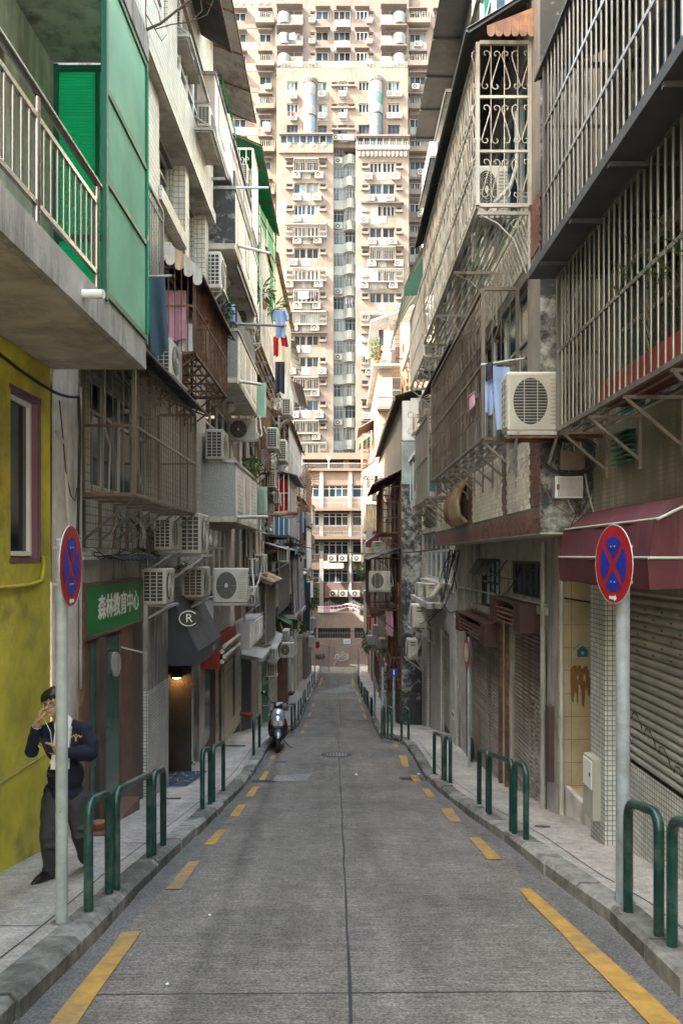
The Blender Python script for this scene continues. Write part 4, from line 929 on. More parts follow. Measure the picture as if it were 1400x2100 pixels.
for a0, a1, b0, b1, n in ((9.35, 12.4, .85, 2.25, 4), (12.5, 15.4, 3.35, 4.6, 4), (9.4, 11.0, 4.1, 5.4, 2), (12.6, 13.9, 5.9, 7.0, 2), (14.4, 15.9, 5.6, 7.0, 2)): window(B, 'x', x - .13, a0, a1, b0, b1, 1, n, 1, 'alu', ['glass_dark', 'glass_blue'], .05, .7)
window(B, 'x', x + .18, 9.4, 12.2, 8.3, 9.6, 1, 4, 1, 'white', ['glass_dark', 'glass_blue'], .06, .3); window(B, 'x', x + .18, 12.9, 15.9, 8.2, 9.7, 1, 5, 1, 'white', ['glass_blue', 'glass_dark'], .06, .3)
# ground floor
facade(B, M['concrete'], 'x', x + .03, 8.75, 11.65, -.33, -.05, (), -.1, 'fascia'); ob('fascia', MB().box(x + .02, x + .12, 8.75, 11.9, -.045, .04), M['tile_cream'], B)
facade(B, M['timber'], 'x', x + .02, 8.72, 11.63, -4.2, -.33, (), -.1, 'shop_front')
for a0, a1, mm, z1, d in ((8.72, 8.86, 'tin_brown', -.3, .07), (8.87, 9.16, 'timber', -1.0, .03), (9.43, 9.68, 'timber_dark', -1.0, .07), (10.4, 10.98, 'timber', -1.0, .05), (11.0, 11.6, 'timber_dark', -.5, .035)): mass(B, M[mm], x + .02, x + .02 + d, a0, a1, -4.15, z1, 'shop_panel')
for a0, a1 in ((9.17, 9.42), (9.69, 10.39)):
    o = ob('shop_door', MB().box(x + .022, x + .05, a0, a1, -4.1, -1.02), M['timber_dark'], B); ob('pane', MB().box(x + .051, x + .056, a0 + .015, a1 - .015, -4.0, -1.05), M['glass_green'], o)
ob('step', MB().box(x + .02, x + .3, 9.0, 10.5, zp(10.5) - .3, zp(9.8) + .05), M['timber'], B)
facade(B, M['concrete'], 'x', x + .12, 11.63, 13.0, -2.05, -.3, (), -.1, 'pillar'); facade(B, M['tile_white'], 'x', x + .13, 11.63, 13.0, -4.6, -2.05, (), -.1, 'pillar')
ob('pillar', MB().box(x, x + .118, 11.63, 13.0, -4.6, -.3), M['concrete'], B)
ob('pillar', MB().quad((x + .13, 11.628, -4.6), (x + .02, 11.628, -4.6), (x + .02, 11.628, -2.05), (x + .13, 11.628, -2.05)), M['tile_white'], B)
sg = thing('shop_sign', 'green shop signboard with white Chinese lettering in a brown frame', 'sign', (x, 10.2, -.62))
zb, zt = -.99, -.33
ob('board', MB().box(x + .06, x + .085, 8.93, 11.4, zb + .04, zt - .03), M['sign_green'], sg)
fr = MB(); fr.box(x + .03, x + .1, 8.9, 11.46, zb, zb + .04); fr.box(x + .03, x + .1, 8.9, 11.46, zt - .03, zt + .01); fr.box(x + .03, x + .098, 8.9, 8.93, zb + .04, zt - .03); fr.box(x + .03, x + .098, 11.4, 11.46, zb + .04, zt - .03); ob('frame', fr, M['timber'], sg)
textmesh('森林教育中心', .315, 'white', sg, (x + .0875, 10.32, -.66), (0, 1, 0), (0, 0, 1), bold=.006)
cl = thing('clock', 'oval wall clock with a bracket arm under the green signboard', 'clock', (x + .1, 10.25, -1.4)); ob('face', MB().disc((x + .06, 10.1, -1.42), .1, (1, -.35, 0), 20, .05, ry=.16), M['tin_grey'], cl); ob('arm', MB().bar((x + .1, 10.3, -1.22), (x + .42, 10.45, -1.33), .05, .02), M['tin_grey'], cl)
# cafe entrance recess with its lamp and carpet
yr0, yr1 = 13.05, 15.15
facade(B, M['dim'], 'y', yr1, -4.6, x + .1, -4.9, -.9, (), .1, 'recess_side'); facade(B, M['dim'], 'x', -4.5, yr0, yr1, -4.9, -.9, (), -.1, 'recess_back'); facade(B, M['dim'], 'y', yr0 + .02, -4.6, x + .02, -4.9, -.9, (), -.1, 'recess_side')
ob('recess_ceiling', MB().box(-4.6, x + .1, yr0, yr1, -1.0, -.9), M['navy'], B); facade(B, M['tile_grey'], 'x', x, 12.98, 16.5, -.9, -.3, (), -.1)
mb = MB()
for a, bb in zip([13.05 + .35 * i for i in range(6)], [13.05 + .35 * i for i in range(1, 7)]): mb.quad((-4.5, a, zp(a) + .012), (x + .42, a, zp(a) + .012), (x + .42, bb, zp(bb) + .012), (-4.5, bb, zp(bb) + .012))
tg = solo('carpet', mb, M['rug'], 'blue patterned carpet at the dark cafe entrance', 'carpet', (x - .2, 13.6, zp(13.6)))
mb = MB()
for _ in range(60):
    yy, xx, an, ln = R.uniform(13.2, 14.9), R.uniform(-3.6, -2.72), R.uniform(0, 2 * pi), R.uniform(.15, .4); p = Vector((xx, yy)); q = p + Vector((cos(an), sin(an))) * ln; nn = Vector((-sin(an), cos(an))) * .008
    if -3.9 < q.x < -2.66 and 13.1 < q.y < 15: mb.quad(*[(v.x, v.y, zp(v.y) + .016) for v in (p - nn, p + nn, q + nn, q - nn)])
ob('line_pattern', mb, M['tin_pale'], tg)
lp = thing('wall_lamp', 'small glowing wall lamp inside the dark cafe entrance', 'lamp', (PX(364, 15.1), 15.1, PZ(1388, 15.1)))
lx, lz = PX(364, 15.1), PZ(1388, 15.1)
ob('shade', MB().tube([(lx, 15.02, lz + .01), (lx, 15.02, lz + .06), (lx, 15.02, lz + .075)], [.13, .09, .02], 14), M['timber_dark'], lp); ob('bulb', MB().ball((lx, 15.02, lz + .005), (.085, .05, .03), 10, 6), M['lamp_glow'], lp)
pl = bpy.data.lights.new('wall_lamp_light', 'POINT'); pl.energy = .45; pl.color = (1, .48, .14); pl.shadow_soft_size = .04; po = bpy.data.objects.new('wall_lamp_light', pl); COL.objects.link(po); po.location = (lx, 14.93, lz - .06)
textmesh('ROSA', .2, 'timber_dark', B, (PX(374, 15.1), yr1 - .005, PZ(1405, 15.1)), (1, 0, 0), (0, 0, 1), 'lettering', .002)
# awning of the cafe
aw = thing('awning', 'black sloping cafe awning beside the round letter sign', 'awning', (x, 14.2, -.9)); x0, x1 = x + .05, x + .62; y0, y1 = 13.02, 15.5
def P(px_, y, z): return (px_, y, z)
ob('side_panel', MB().prism([P(x0, y0, -.72), P(x0 + .14, y0, -.72), P(x1, y0, -1.62), P(x1, y0, -1.86), P(x0, y0, -1.86)], (0, .02, 0)), M['navy'], aw)
ob('side_panel', MB().prism([P(x0, y1 - .02, -.72), P(x0 + .14, y1 - .02, -.72), P(x1, y1 - .02, -1.62), P(x1, y1 - .02, -1.86), P(x0, y1 - .02, -1.86)], (0, .02, 0)), M['navy'], aw)
n = 9
for i in range(n):
    a, bb = y0 + .02 + (y1 - y0 - .04) * i / n, y0 + .02 + (y1 - y0 - .04) * (i + 1) / n; mb = MB(); mb.hexa([(x0 + .14, a, -.75), (x1 - .0, a, -1.65), (x1, bb - .006, -1.65), (x0 + .14, bb - .006, -.75), (x0 + .14, a, -.72), (x1 + .012, a, -1.62), (x1 + .012, bb - .006, -1.62), (x0 + .14, bb - .006, -.72)]); ob('canvas_panel', mb, M['tin_dark'], aw)
ob('valance', MB().box(x1 - .005, x1 + .008, y0 + .021, y1 - .021, -1.86, -1.64), M['tin_dark'], aw); textmesh('ROSA', .15, 'tin_grey', aw, (x1 + .012, 14.6, -1.75), (0, 1, 0), (0, 0, 1))
rs = thing('round_sign', 'black disc sign with a white ring and letter above the cafe awning', 'sign', (PX(387, 12.95), 12.95, PZ(1268, 12.95)))
c = Vector((PX(387, 12.95), 12.95, PZ(1268, 12.95))); r_ = .185
ob('disc', MB().disc(c, r_, (.12, -1, 0), 36, .04, ry=.15), M['black'], rs); f = c + Vector((.12, -1, 0)).normalized() * .043
ob('ring', MB().tube([f + Vector((cos(a), .12 * cos(a), sin(a) * .82)) * .15 for a in [radians(38 + 284 * i / 30) for i in range(31)]], .009, 6), M['white'], rs); textmesh('R', .2, 'white', rs, f + Vector((.01, -.002, 0)), (1, .12, 0), (0, 0, 1))
# wall after the recess, grey door, red shop with its shutter
facade(B, M['concrete'], 'x', x, yr1, 16.5, -4.9, -.9, [(15.6, 16.4, -4.8, -2.1)], -.15)
o = ob('door', MB().box(x - .13, x - .09, 15.6, 16.4, -4.75, -2.1), M['tin_grey'], B); ob('door_panel', MB().box(x - .088, x - .08, 15.72, 16.28, -3.4, -2.2).box(x - .088, x - .08, 15.72, 16.28, -4.6, -3.55), M['tin_dark'], o); ob('handle', MB().box(x - .085, x - .05, 15.66, 15.70, -3.6, -3.4), M['steel'], o)
wire('white drainpipe by the cafe door', [(x + .06, 15.4, -1.0), (x + .06, 15.4, zp(15.4) + .2), (x + .14, 15.3, zp(15.3) + .12)], .03, 'pvc', 0, 'pipe', 'pipe', 2)

# cages, canopies, laundry on the tiled house
cage('big bronze window cage above the green shop sign', -3.05, .62, 9.02, 12.8, .72, 2.34, .115, 'bronze', (.5,), .0075, bracket=7, struts='bronze')
awning('dark tin canopy over the big bronze window cage', -3.05, .78, 8.75, 13.2, 2.72, 2.42, 'tin_dark', .006, .3, props=0, m2='tin_dark', name='canopy', cat='canopy')
cage('rusty window cage with dangling laundry under the scalloped canopy', -3.05, .72, 12.2, 15.6, 3.22, 4.58, .11, 'rust', (.55,), .0085, ends=(1, 1), bracket=6, scroll=0)
awning('dark tin canopy with a pale scalloped front over the rusty cage', -3.05, .86, 12.15, 15.75, 4.95, 4.45, 'tin_dark', .012, .1, 0, 0, name='canopy', cat='canopy')
t = thing('valance', 'pale rust stained scalloped valance at the front of the rusty cage canopy', 'awning', (-2.7, 12.1, 4.7)); n = 6
for i in range(n):
    xa = -3.05 + .86 * i / n; xb = -3.05 + .86 * (i + 1) / n; zt = 4.98 - .5 * (i / n) ** 2; zt2 = 4.98 - .5 * ((i + 1) / n) ** 2; zb = min(zt, zt2) - .26 + (i / n) * .12; pts = [(xb, 12.1, zt2), (xa, 12.1, zt)] + [((xa + xb) / 2 - cos(pi * q / 6) * .07, 12.1, zb - sin(pi * q / 6) * .06) for q in range(7)]
    ob('scallop', MB().prism(pts, (0, .008, 0)), M['tin_pale' if i % 3 else 'rust_sheet'], t)
cage('bronze bar balcony grille beside the green screen', -3.05, .35, 8.9, 11.6, 3.55, 5.2, .11, 'taupe', (.1, .9), .009, bracket=2, ends=(1, 0))
cloth('jeans', 'blue jeans hanging beside the green balcony screen', 'laundry', (-2.42, 10.0, 3.62), .26, .98, 'jeans', 'x', 1, .03, .15, .07)
cloth('olive_cloth', 'olive cloth hanging behind the blue jeans', 'laundry', (-2.58, 10.25, 3.5), .22, .95, 'olive', 'x', 1, .03, .0, .02)
pole('pole holding the jeans beside the green screen', (-3.0, 10.1, 3.66), (-2.2, 10.0, 3.64))
cloth('pink_dress', 'pink spotted dress hanging inside the rusty cage', 'laundry', (-2.75, 12.6, 4.35), .42, .8, 'cloth_pink', 'x', 2, .03); cloth('grey_cloth', 'grey cloth hanging low inside the rusty cage', 'laundry', (-2.62, 12.75, 3.85), .3, .5, 'cloth_white', 'x', 2, .03)
solo('chili_string', leaves(MB(), (-2.36, 13.2, 4.1), (.05, .05, .26), 50, .035, .5), M['red_dull'], 'string of red chillies tied to the rusty cage', 'chillies', (-2.36, 13.2, 4.1))
acend('white air conditioner standing on the dark tin canopy below the blue jeans', 310, 351, 692, 768, 11.4)
acend('topmost air conditioner on a steel platform near the bare twigs', 345, 372, 14, 66, 13.2); acend('air conditioner on the steel platform below the white strip windows', 405, 431, 216, 257, 14.6)
for px0, px1, py, Y, lb in ((335, 388, 70, 13.0, 'empty steel platform hanging below the topmost air conditioner'), (390, 434, 262, 14.4, 'steel platform under the air conditioner below the strip windows')):
    t = thing('platform', lb, 'bracket', (PX(px0, Y), Y, PZ(py, Y))); xa, xb, z = PX(px0, Y), PX(px1, Y), PZ(py, Y); L_ = 1.9; fr = MB()
    for xx in (xa, xb): fr.box(xx - .025, xx + .025, Y, Y + L_, z - .05, z)
    for yy in (Y, Y + L_): fr.box(xa, xb, yy - .02, yy + .02, z - .049, z - .001)
    ob('frame', fr, M['tin_grey'], t); ob('tray', MB().box(xa + .05, xb - .05, Y + .1, Y + L_ * .7, z - .03, z - .01), M['soffit'], t); ob('strut', MB().bar((xa - .25, Y, z + .45), (xb, Y, z), .03), M['tin_grey'], t)
awning('dark corrugated canopy high up by the bare twigs', -2.75, .6, 10.5, 15.0, 10.2, 9.85, 'tin_dark', .012, .09, props=1, name='canopy', cat='canopy')
awning('long grey corrugated roof canopy, highest over the strip windows', -3.3, 1.15, 12.8, 19.4, 11.35, 10.95, 'tin_grey', .018, .12, props=0, name='roof_canopy', cat='canopy')
# ACs above the green sign and cafe
acend('first air conditioner beside the green signboard', 290, 340, 1166, 1240, 11.6, .62); acend('second air conditioner past the green signboard, over the cafe', 373, 418, 1163, 1226, 14.0, .7)
acface('large air conditioner facing up the street above the cafe awning', 437, 508, 1165, 1236, 16.2); acend('small air conditioner tucked behind the large one above the cafe', 504, 524, 1204, 1242, 19.6)
acend('air conditioner under the big bronze cage, nearer one', 315, 352, 1060, 1128, 12.0, .7); acend('air conditioner under the big bronze cage, farther one', 368, 412, 1052, 1136, 13.2, .85)
for a, b_, z, lb in (((8.9), 12.3, .02, 'drooping bundle of cables above the green signboard'), (12.0, 16.4, -.22, 'tangle of cables above the cafe awning')):
    t = thing('cable_bundle', lb, 'cables', (-2.9, a, z))
    for k in range(5):
        pts = [Vector((-2.93 + R.uniform(0, .1), a + (b_ - a) * i / 8, z + R.uniform(-.04, .08) - .05 * sin(i))) for i in range(9)]; ob('cable', MB().tube(pts, R.uniform(.006, .013), 5), M['cable' if k else 'cable_pale'], t)
t = thing('dangling_wires', 'loose frayed wires dangling under the big bronze cage', 'cables', (-2.9, 10, .3))
for k in range(16):
    y_ = R.choice((9.8, 10.6, 11.2)) + R.uniform(-.1, .1); p = Vector((-2.85, y_, .55)); q = p + Vector((R.uniform(-.1, .25), R.uniform(-.35, .35), -R.uniform(.35, .75))); ob('wire', MB().tube([p, p.lerp(q, .5) + Vector((.05, 0, .05)), q], .005, 4), M['cable' if k % 3 else 'cable_pale'], t)
solo('tarpaulin', MB().corr((-2.98, 9.5, .02), (0, 1.9, 0), (.3, 0, -.07), 9, .02), M['navy'], 'folded blue grey tarpaulin lying on the ledge above the green sign', 'tarpaulin', (-2.9, 10.4, 0))
# bare twigs at the top
t = thing('bare_branch', 'bare leafless branch hanging across the upper storeys', 'branch', (PX(300, 9), 9, PZ(60, 9)))
def bq(px, py, Y): return Vector((PX(px, Y), Y, PZ(py, Y)))
for k, (pts, r0) in enumerate([([(298, 62), (330, 48), (362, 22), (392, 0), (420, -40)], .016), ([(300, 30), (318, 60), (352, 50), (392, 45), (425, 30), (440, -5)], .008), ([(362, 22), (385, 12), (400, -10)], .007), ([(330, 48), (326, 25), (316, 0)], .007), ([(392, 45), (415, 22), (410, -10)], .006), ([(318, 60), (332, 84), (342, 70)], .006), ([(298, 62), (290, 70), (276, 60)], .007), ([(300, -20), (299, 30), (302, 68)], .009)]):
    ob('branch' if k == 0 else 'twig', MB().tube([bq(a, bb, 9 + .1 * k) for a, bb in pts], [r0 * (1 - .5 * i / len(pts)) for i in range(len(pts))], 6), M['bark'], t)

# ---- grey balcony house
C = building('balcony_house', 'plaster house with stacked pebbledash balconies and globe lamps under them', 'apartment house', (-3.05, 19, zp(19)))
facade(C, M['pink_render'], 'x', x, 16.5, 22.0, -5.4, 11.0, [(17.0, 20.6, -.55, .7), (17.3, 21.2, 2.2, 3.7), (17.2, 21.2, 5.2, 6.6), (17.2, 21.2, 8.1, 9.3), (17.2, 19.0, -4.9, -2.4), (19.6, 21.6, -5.3, -2.2)], -.15)
mass(C, M['pink_render'], -12, x - .18, 16.51, 21.99, -5.4, 11.0)
for a0, a1, b0, b1, n in ((17.0, 20.6, -.55, .7, 4), (17.3, 21.2, 2.2, 3.7, 4), (17.2, 21.2, 5.2, 6.6, 4), (17.2, 21.2, 8.1, 9.3, 4)): window(C, 'x', x - .1, a0, a1, b0, b1, 1, n, 1, 'alu', ['glass_dark', 'glass_blue'], .06, .6)
def balcony(y0, y1, z0, z1, mn, mo, xo=-2.34):
    o = ob('balcony', MB().box(x, xo, y0, y1, z0, z0 + .12), M['soffit'], C)
    ob('near_parapet', MB().box(x, xo, y0 + .001, y0 + .1, z0 + .121, z1), M[mn], o); ob('far_parapet', MB().box(x, xo, y1 - .1, y1 - .001, z0 + .121, z1), M[mn], o)
    ob('street_parapet', MB().box(xo - .1, xo - .001, y0 + .101, y1 - .101, z0 + .121, z1), M[mo], o); ob('edge', MB().box(x, xo + .03, y0 - .03, y1 + .03, z1, z1 + .07), M['concrete'], o)
    for k in range(3): a = y0 + .5 + (y1 - y0 - 1) * k / 2.6; ob('infill_panel', MB().box(xo, xo + .012, a, a + .75, z0 + .25, z1 - .12), M['tile_cream' if k != 1 else 'pink_render'], o)
    return o
balcony(16.9, 21.4, .75, 2.05, 'pebble_pale', 'white_render'); balcony(17.3, 21.4, 3.9, 5.05, 'pebble', 'pale_render'); balcony(16.9, 21.4, 6.75, 8.05, 'stained', 'pale_render'); balcony(15.2, 21.4, 8.4, 9.5, 'pink_render', 'white_render', -2.5)
for y0, z0, z1 in ((17.3, 5.12, 6.7), (16.9, 8.12, 9.35)): ob('enclosure', MB().box(-2.42, -2.38, y0 + .3, 21.3, z0, z0 + .5).box(-2.42, -2.38, y0 + .3, 21.3, z1 - .1, z1), M['tin_dark'], C)
for px, py, Y, lb in ((472, 832, 19.5, 'white globe lamp under the middle balcony'), (462, 596, 18.6, 'white globe lamp under the stained upper balcony'), (447, 354, 18.0, 'white globe lamp under the white top balcony')):
    zt = {832: 3.9, 596: 6.75, 354: 8.4}[py]; xx = PX(px, Y); t = thing('globe_lamp', lb, 'lamp', (xx, Y, zt)); ob('fitting', MB().tube([(xx, Y, zt - .06), (xx, Y, zt)], .1, 12), M['tin_grey'], t); ob('globe', MB().ball((xx, Y, zt - .15), .12, 14, 10), M['offwhite'], t)
acend('air conditioner hung under the stained upper balcony', 420, 453, 515, 590, 16.4); acend('air conditioner standing on the lowest balcony parapet', 421, 458, 880, 942, 16.8, .75)
acface('air conditioner facing up the street between the two upper balconies', 474, 522, 630, 672, 21.2); acface('large air conditioner facing up the street above the lowest balcony', 466, 526, 858, 903, 21.0)
pole('steel drying pole at the top of the stained balcony', (-2.95, 16.9, PZ(385, 16.9)), (PX(550, 17.5), 17.5, PZ(385, 17.5)), .028); pole('white drying pole sticking out of the stained upper balcony', (-2.34, 17.2, PZ(503, 17.2)), (PX(551, 18.6), 18.6, PZ(519, 18.6)), .04, 'pvc')
pole('dark drying pole above the middle balcony', (-2.4, 17.3, PZ(664, 17.3)), (PX(584, 20.5), 20.5, PZ(668, 20.5)), .035, 'tin_dark'); pole('white drying pole sticking out of the middle balcony', (-2.34, 17.5, PZ(782, 17.5)), (PX(534, 19.0), 19.0, PZ(788, 19)), .04, 'pvc')
shirt('sky blue shirt hanging from the dark drying pole', (PX(575, 20.4), 20.4, PZ(634, 20.4)), 'cloth_blue', .26, .75); cloth('red_cloth', 'small red cloth hanging below the blue shirt', 'laundry', (PX(581, 20.8), 20.8, PZ(688, 20.8)), .17, .3, 'cloth_red', 'x', 1, .02, 0, .05)
potted('bushy plant with yellow green leaves above the middle balcony', (PX(462, 17.2), 17.25, 5.1), (.18, .22, .34), 170, .055, .1); solo('birdcage', MB().tube([(PX(474, 17.4), 17.4, PZ(660, 17.4)), (PX(474, 17.4), 17.4, PZ(625, 17.4))], .09, 10), M['cloth_blue'], 'blue framed birdcage beside the bushy balcony plant', 'birdcage', (PX(474, 17.4), 17.4, 5.2))
potted('trailing green plant over the lowest balcony edge', (PX(515, 20.4), 20.4, 2.0), (.22, .4, .3), 200, .06, .1, droop=.9)
sl_ = thing('street_lamp', 'rusty cobra head street lamp on a white arm off the lowest balcony', 'street lamp', (-2.34, 19, 1.0))
ya = 18.6; ob('arm', MB().tube([(-2.36, 17.3, PZ(1061, 17.3)), (PX(548, ya), ya, PZ(1060, ya))], .04, 10), M['pvc'], sl_)
hd = MB(); c0 = Vector((PX(555, ya), ya, PZ(1056, ya))); c1 = Vector((PX(612, ya), ya, PZ(1052, ya)))
for k, (a, bb, cc) in enumerate([(0, .02, .02), (.15, .07, .05), (.4, .13, .075), (.7, .13, .08), (.9, .09, .06), (1, .02, .02)]): hd.v += [tuple(c0.lerp(c1, a) + Vector((0, cos(2 * pi * j / 12) * bb, sin(2 * pi * j / 12) * cc))) for j in range(12)]
hd.f = [[i * 12 + j, i * 12 + (j + 1) % 12, i * 12 + 12 + (j + 1) % 12, i * 12 + 12 + j] for i in range(5) for j in range(12)]; hd.m = [0] * 60; hd.s = [True] * 60
ob('head', hd, M['rust_sheet'], sl_); cm = c0.lerp(c1, .62) - Vector((0, 0, .06)); ob('lens', MB().ball(cm, (.2, .1, .06), 12, 8), M['offwhite'], sl_)
# ground floor of the balcony house
rb = thing('shop_sign', 'red shop fascia with a rolled white blind past the cafe awning', 'sign', (x, 17.3, -2)); ob('fascia', MB().box(x + .01, x + .42, 16.6, 19.2, -2.45, -1.75), M['red_dull'], rb)
for k in range(4): ob('rolled_blind', MB().tube([(x + .46 + .05 * (k % 2), 16.7, -2.3 + .11 * k), (x + .46 + .05 * (k % 2), 19.1, -2.3 + .11 * k)], .05, 10), M['tin_pale'], rb)
ob('upper_board', MB().box(x + .01, x + .3, 16.55, 19.0, -1.72, -.95), M['galv'], rb); ob('top_bar', MB().box(x + .02, x + .7, 16.5, 19.2, -.93, -.8), M['tin_dark'], rb)
for a0, a1 in ((17.2, 19.0),):
    o = ob('door', MB().box(x - .1, x - .06, a0, a1, -5.2, -2.46), M['timber_dark'], C); ob('pane', MB().box(x - .059, x - .05, a0 + .2, a1 - .9, -4.3, -2.7), M['glass_dark'], o)
shutter('pale horizontal roller shutter with a dark slot, past the red fascia', 'x', x + .06, 19.3, 22.6, zp(21), -1.95, 1, .075, 'slat_pale'); mass(C, M['black'], x + .095, x + .1, 21.0, 21.35, -4.4, -2.6, 'slot')
ls = thing('light_box', 'grey box shaped sign with faded white lettering sticking out over the shutter', 'sign', (x, 21, -1.9)); ya = 19.2
ob('box', MB().box(PX(478, 19.2), PX(512, 19.2), 19.2, 22.4, -2.35, -1.68), M['tin_grey'], ls); xx = PX(512, 19.2); ob('face', MB().box(xx, xx + .02, 19.25, 22.35, -2.3, -1.72), M['pale_render'], ls); 
for k in range(5): ob('worn_stroke', MB().bar((xx + .022, 19.6 + .5 * k, -2.2), (xx + .022, 19.85 + .5 * k, -1.82), .05, .006), M['tin_grey'], ls)

# ================================================================ RIGHT SIDE
xr = 2.85; xg = 2.82
# ---- nearest house: shutter, awning, big steel cages
D = building('mosaic_house', 'grimy mosaic tiled house behind the maroon awning and the steel cages', 'apartment house', (xr, 6, zp(6)))
facade(D, M['tile_fine'], 'x', xr, -5, 8.75, -.35, 9.5, [(2.5, 8.2, 1.38, 3.0), (2.5, 8.2, 3.14, 5.1)], .15); facade(D, M['tile_white'], 'x', xr + .02, -5, 8.0, -4.5, -2.05, (), .1, 'plinth')
facade(D, M['grey_render'], 'x', xr + .05, -5, 8.2, -2.05, -.35, [(4.2, 7.7, -2.05, -.36)], .1)
mass(D, M['grey_render'], xr + .3, 12, -5, 8.74, -.35, 9.5); mass(D, M['grey_render'], xr + .35, 12, -5, 8.3, -4.5, -.36)
window(D, 'x', xr + .12, 2.5, 8.2, 1.38, 3.0, -1, 7, 1, 'alu', ['glass_dark', 'glass_teal'], .05, .6); window(D, 'x', xr + .12, 2.5, 8.2, 3.14, 5.1, -1, 7, 1, 'alu', ['glass_dark', 'glass_blue'], .05, .6)
shutter('ribbed steel roller shutter under the maroon awning', 'x', xr + .04, 3.2, 7.72, -2.05, -.22, -1, .082, 'slat', holes=True)
gr = thing('graffiti', 'scrawled black tag low on the ribbed shutter under the maroon awning', 'graffiti', (xr, 7.2, -1.8)); mb = MB()
for k in range(5): c = Vector((xr + .012, 7.45 - .32 * k, -1.6 - .09 * k)); mb.tube([c + Vector((0, .14 * cos(a), .08 * sin(a * 1.5))) for a in [q * .7 for q in range(9)]], .006, 4)
ob('scrawl', mb, M['graf_dark'], gr)
pr = ob('pier', MB().box(2.74, xr + .5, 8.0, 8.47, -4.6, .28), M['tile_white'], D)
mbx = thing('meter_box', 'white meter box on the mosaic pier beside the beige entrance', 'box', (PX(1222, 8.6), 8.4, PZ(1600, 8.5))); ob('body', MB().box(2.65, 2.737, 8.12, 8.45, PZ(1660, 8.5), PZ(1540, 8.5)), M['offwhite'], mbx); ob('door', MB().box(2.64, 2.649, 8.14, 8.42, PZ(1600, 8.5), PZ(1545, 8.5)), M['white'], mbx); ob('latch', MB().box(2.633, 2.6395, 8.17, 8.2, PZ(1575, 8.5), PZ(1568, 8.5)), M['black'], mbx)
# beige entrance
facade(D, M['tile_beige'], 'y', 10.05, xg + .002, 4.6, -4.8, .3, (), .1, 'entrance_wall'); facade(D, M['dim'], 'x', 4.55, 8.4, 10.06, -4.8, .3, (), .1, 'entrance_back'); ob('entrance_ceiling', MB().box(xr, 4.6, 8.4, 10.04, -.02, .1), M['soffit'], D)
st = MB(); st.box(xr + .12, 4.5, 8.65, 10.04, zp(10.5) - .3, zp(8.7) + .1); ob('step', st, M['tile_beige'], D); ob('step_edge', MB().box(xr + .06, xr + .12, 8.65, 10.04, zp(10.5) - .3, zp(8.7) + .14), M['white_render'], D)
ob('pipe', MB().tube([(PX(1151, 10), 10, -.1), (PX(1151, 10), 10, zp(10))], .03, 8), M['pvc'], D); ob('cable', MB().tube([(PX(1147, 10), 10, PZ(1225, 10)), (PX(1215, 10), 10, PZ(1236, 10))], .012, 6), M['cable'], D)
st = thing('sticker', 'small blue house shaped sticker on the beige tiled entrance wall', 'sticker', (PX(1193, 10.04), 10.04, PZ(1337, 10.04))); c = Vector((PX(1194, 10.04), 10.044, PZ(1338, 10.04))); q = lambda a, b: c + Vector((a * .0065, 0, -b * .0065))
ob('house_shape', MB().prism([q(-11, 9), q(10, 9), q(10, -2), q(13, -2), q(0, -14), q(-13, -2), q(-11, -2)], (0, -.003, 0)), M['blue_wall'], st); ob('spot', MB().disc(q(0, 1) + Vector((0, -.003, 0)), .022, (0, -1, 0), 8, .001), M['piping'], st); 
tg_ = ob('slip', MB().prism([q(-18, -2), q(-4, -14), q(-6, -17), q(-20, -5)], (0, -.003, 0)), M['piping'], st)
for k in range(4): ob('printed_mark', MB().prism([q(-18.3 + 3.4 * k, -4.6 - 2.9 * k), q(-16.3 + 3.4 * k, -6.3 - 2.9 * k), q(-17.3 + 3.4 * k, -7.6 - 2.9 * k), q(-19.3 + 3.4 * k, -5.9 - 2.9 * k)], (0, -.0045, 0)), M['glass_teal'], tg_)
sm = thing('paint_smear', 'ochre brown paint smears on the beige entrance wall', 'stain', (PX(1190, 10.04), 10.04, PZ(1400, 10.04)))
for k in range(16):
    px, py = R.uniform(1172, 1210), R.uniform(1366, 1400); h = R.uniform(10, 50); a = Vector((PX(px, 10.04), 10.045, PZ(py, 10.04))); w_ = R.uniform(.012, .035); ob('smear', MB().prism([a + Vector((-w_, 0, 0)), a + Vector((-w_ * .6, 0, -h * .0065)), a + Vector((w_ * .3, 0, -h * .0072)), a + Vector((w_, 0, -.02)), a + Vector((w_ * .5, 0, .03))], (0, -.0015 - .0002 * k, 0)), M['ochre'], sm)
# maroon awning
t = thing('awning', 'maroon canvas awning with pale piping over the ribbed shutter', 'awning', (xr, 7, 0)); ya, yb = 5.9, 8.32
prof = [(xr - .02, .50), (xr - .22, .45), (2.43, .28), (2.40, .27), (2.36, .0), (2.345, -.03), (2.36, -.26)]
def sheetprof(P_, y0_, y1_, nm, m_):
    mb = MB(); K = 16; vs = []
    for i in range(K + 1):
        y = y0_ + (y1_ - y0_) * i / K
        for j, (a, b) in enumerate(P_): vs.append((a + .008 * sin(y * 9 + j), y, b + (.012 * sin(y * 7 + j) if j > 4 else .004 * sin(y * 5))))
    n_ = len(P_); mb.add(vs, [(i * n_ + j, i * n_ + j + 1, (i + 1) * n_ + j + 1, (i + 1) * n_ + j) for i in range(K) for j in range(n_ - 1)], 0, True)
    k = len(vs); mb.add([(a + .01, b, c - .008) for a, b, c in vs], [(i * n_ + j, (i + 1) * n_ + j, (i + 1) * n_ + j + 1, i * n_ + j + 1) for i in range(K) for j in range(n_ - 1)], 0, True); return ob(nm, mb, M[m_], t)
sheetprof(prof[:4], ya, yb, 'top_panel', 'maroon'); sheetprof(prof[3:6], ya, yb, 'front_panel', 'maroon'); sheetprof(prof[5:], ya, yb, 'valance', 'maroon')
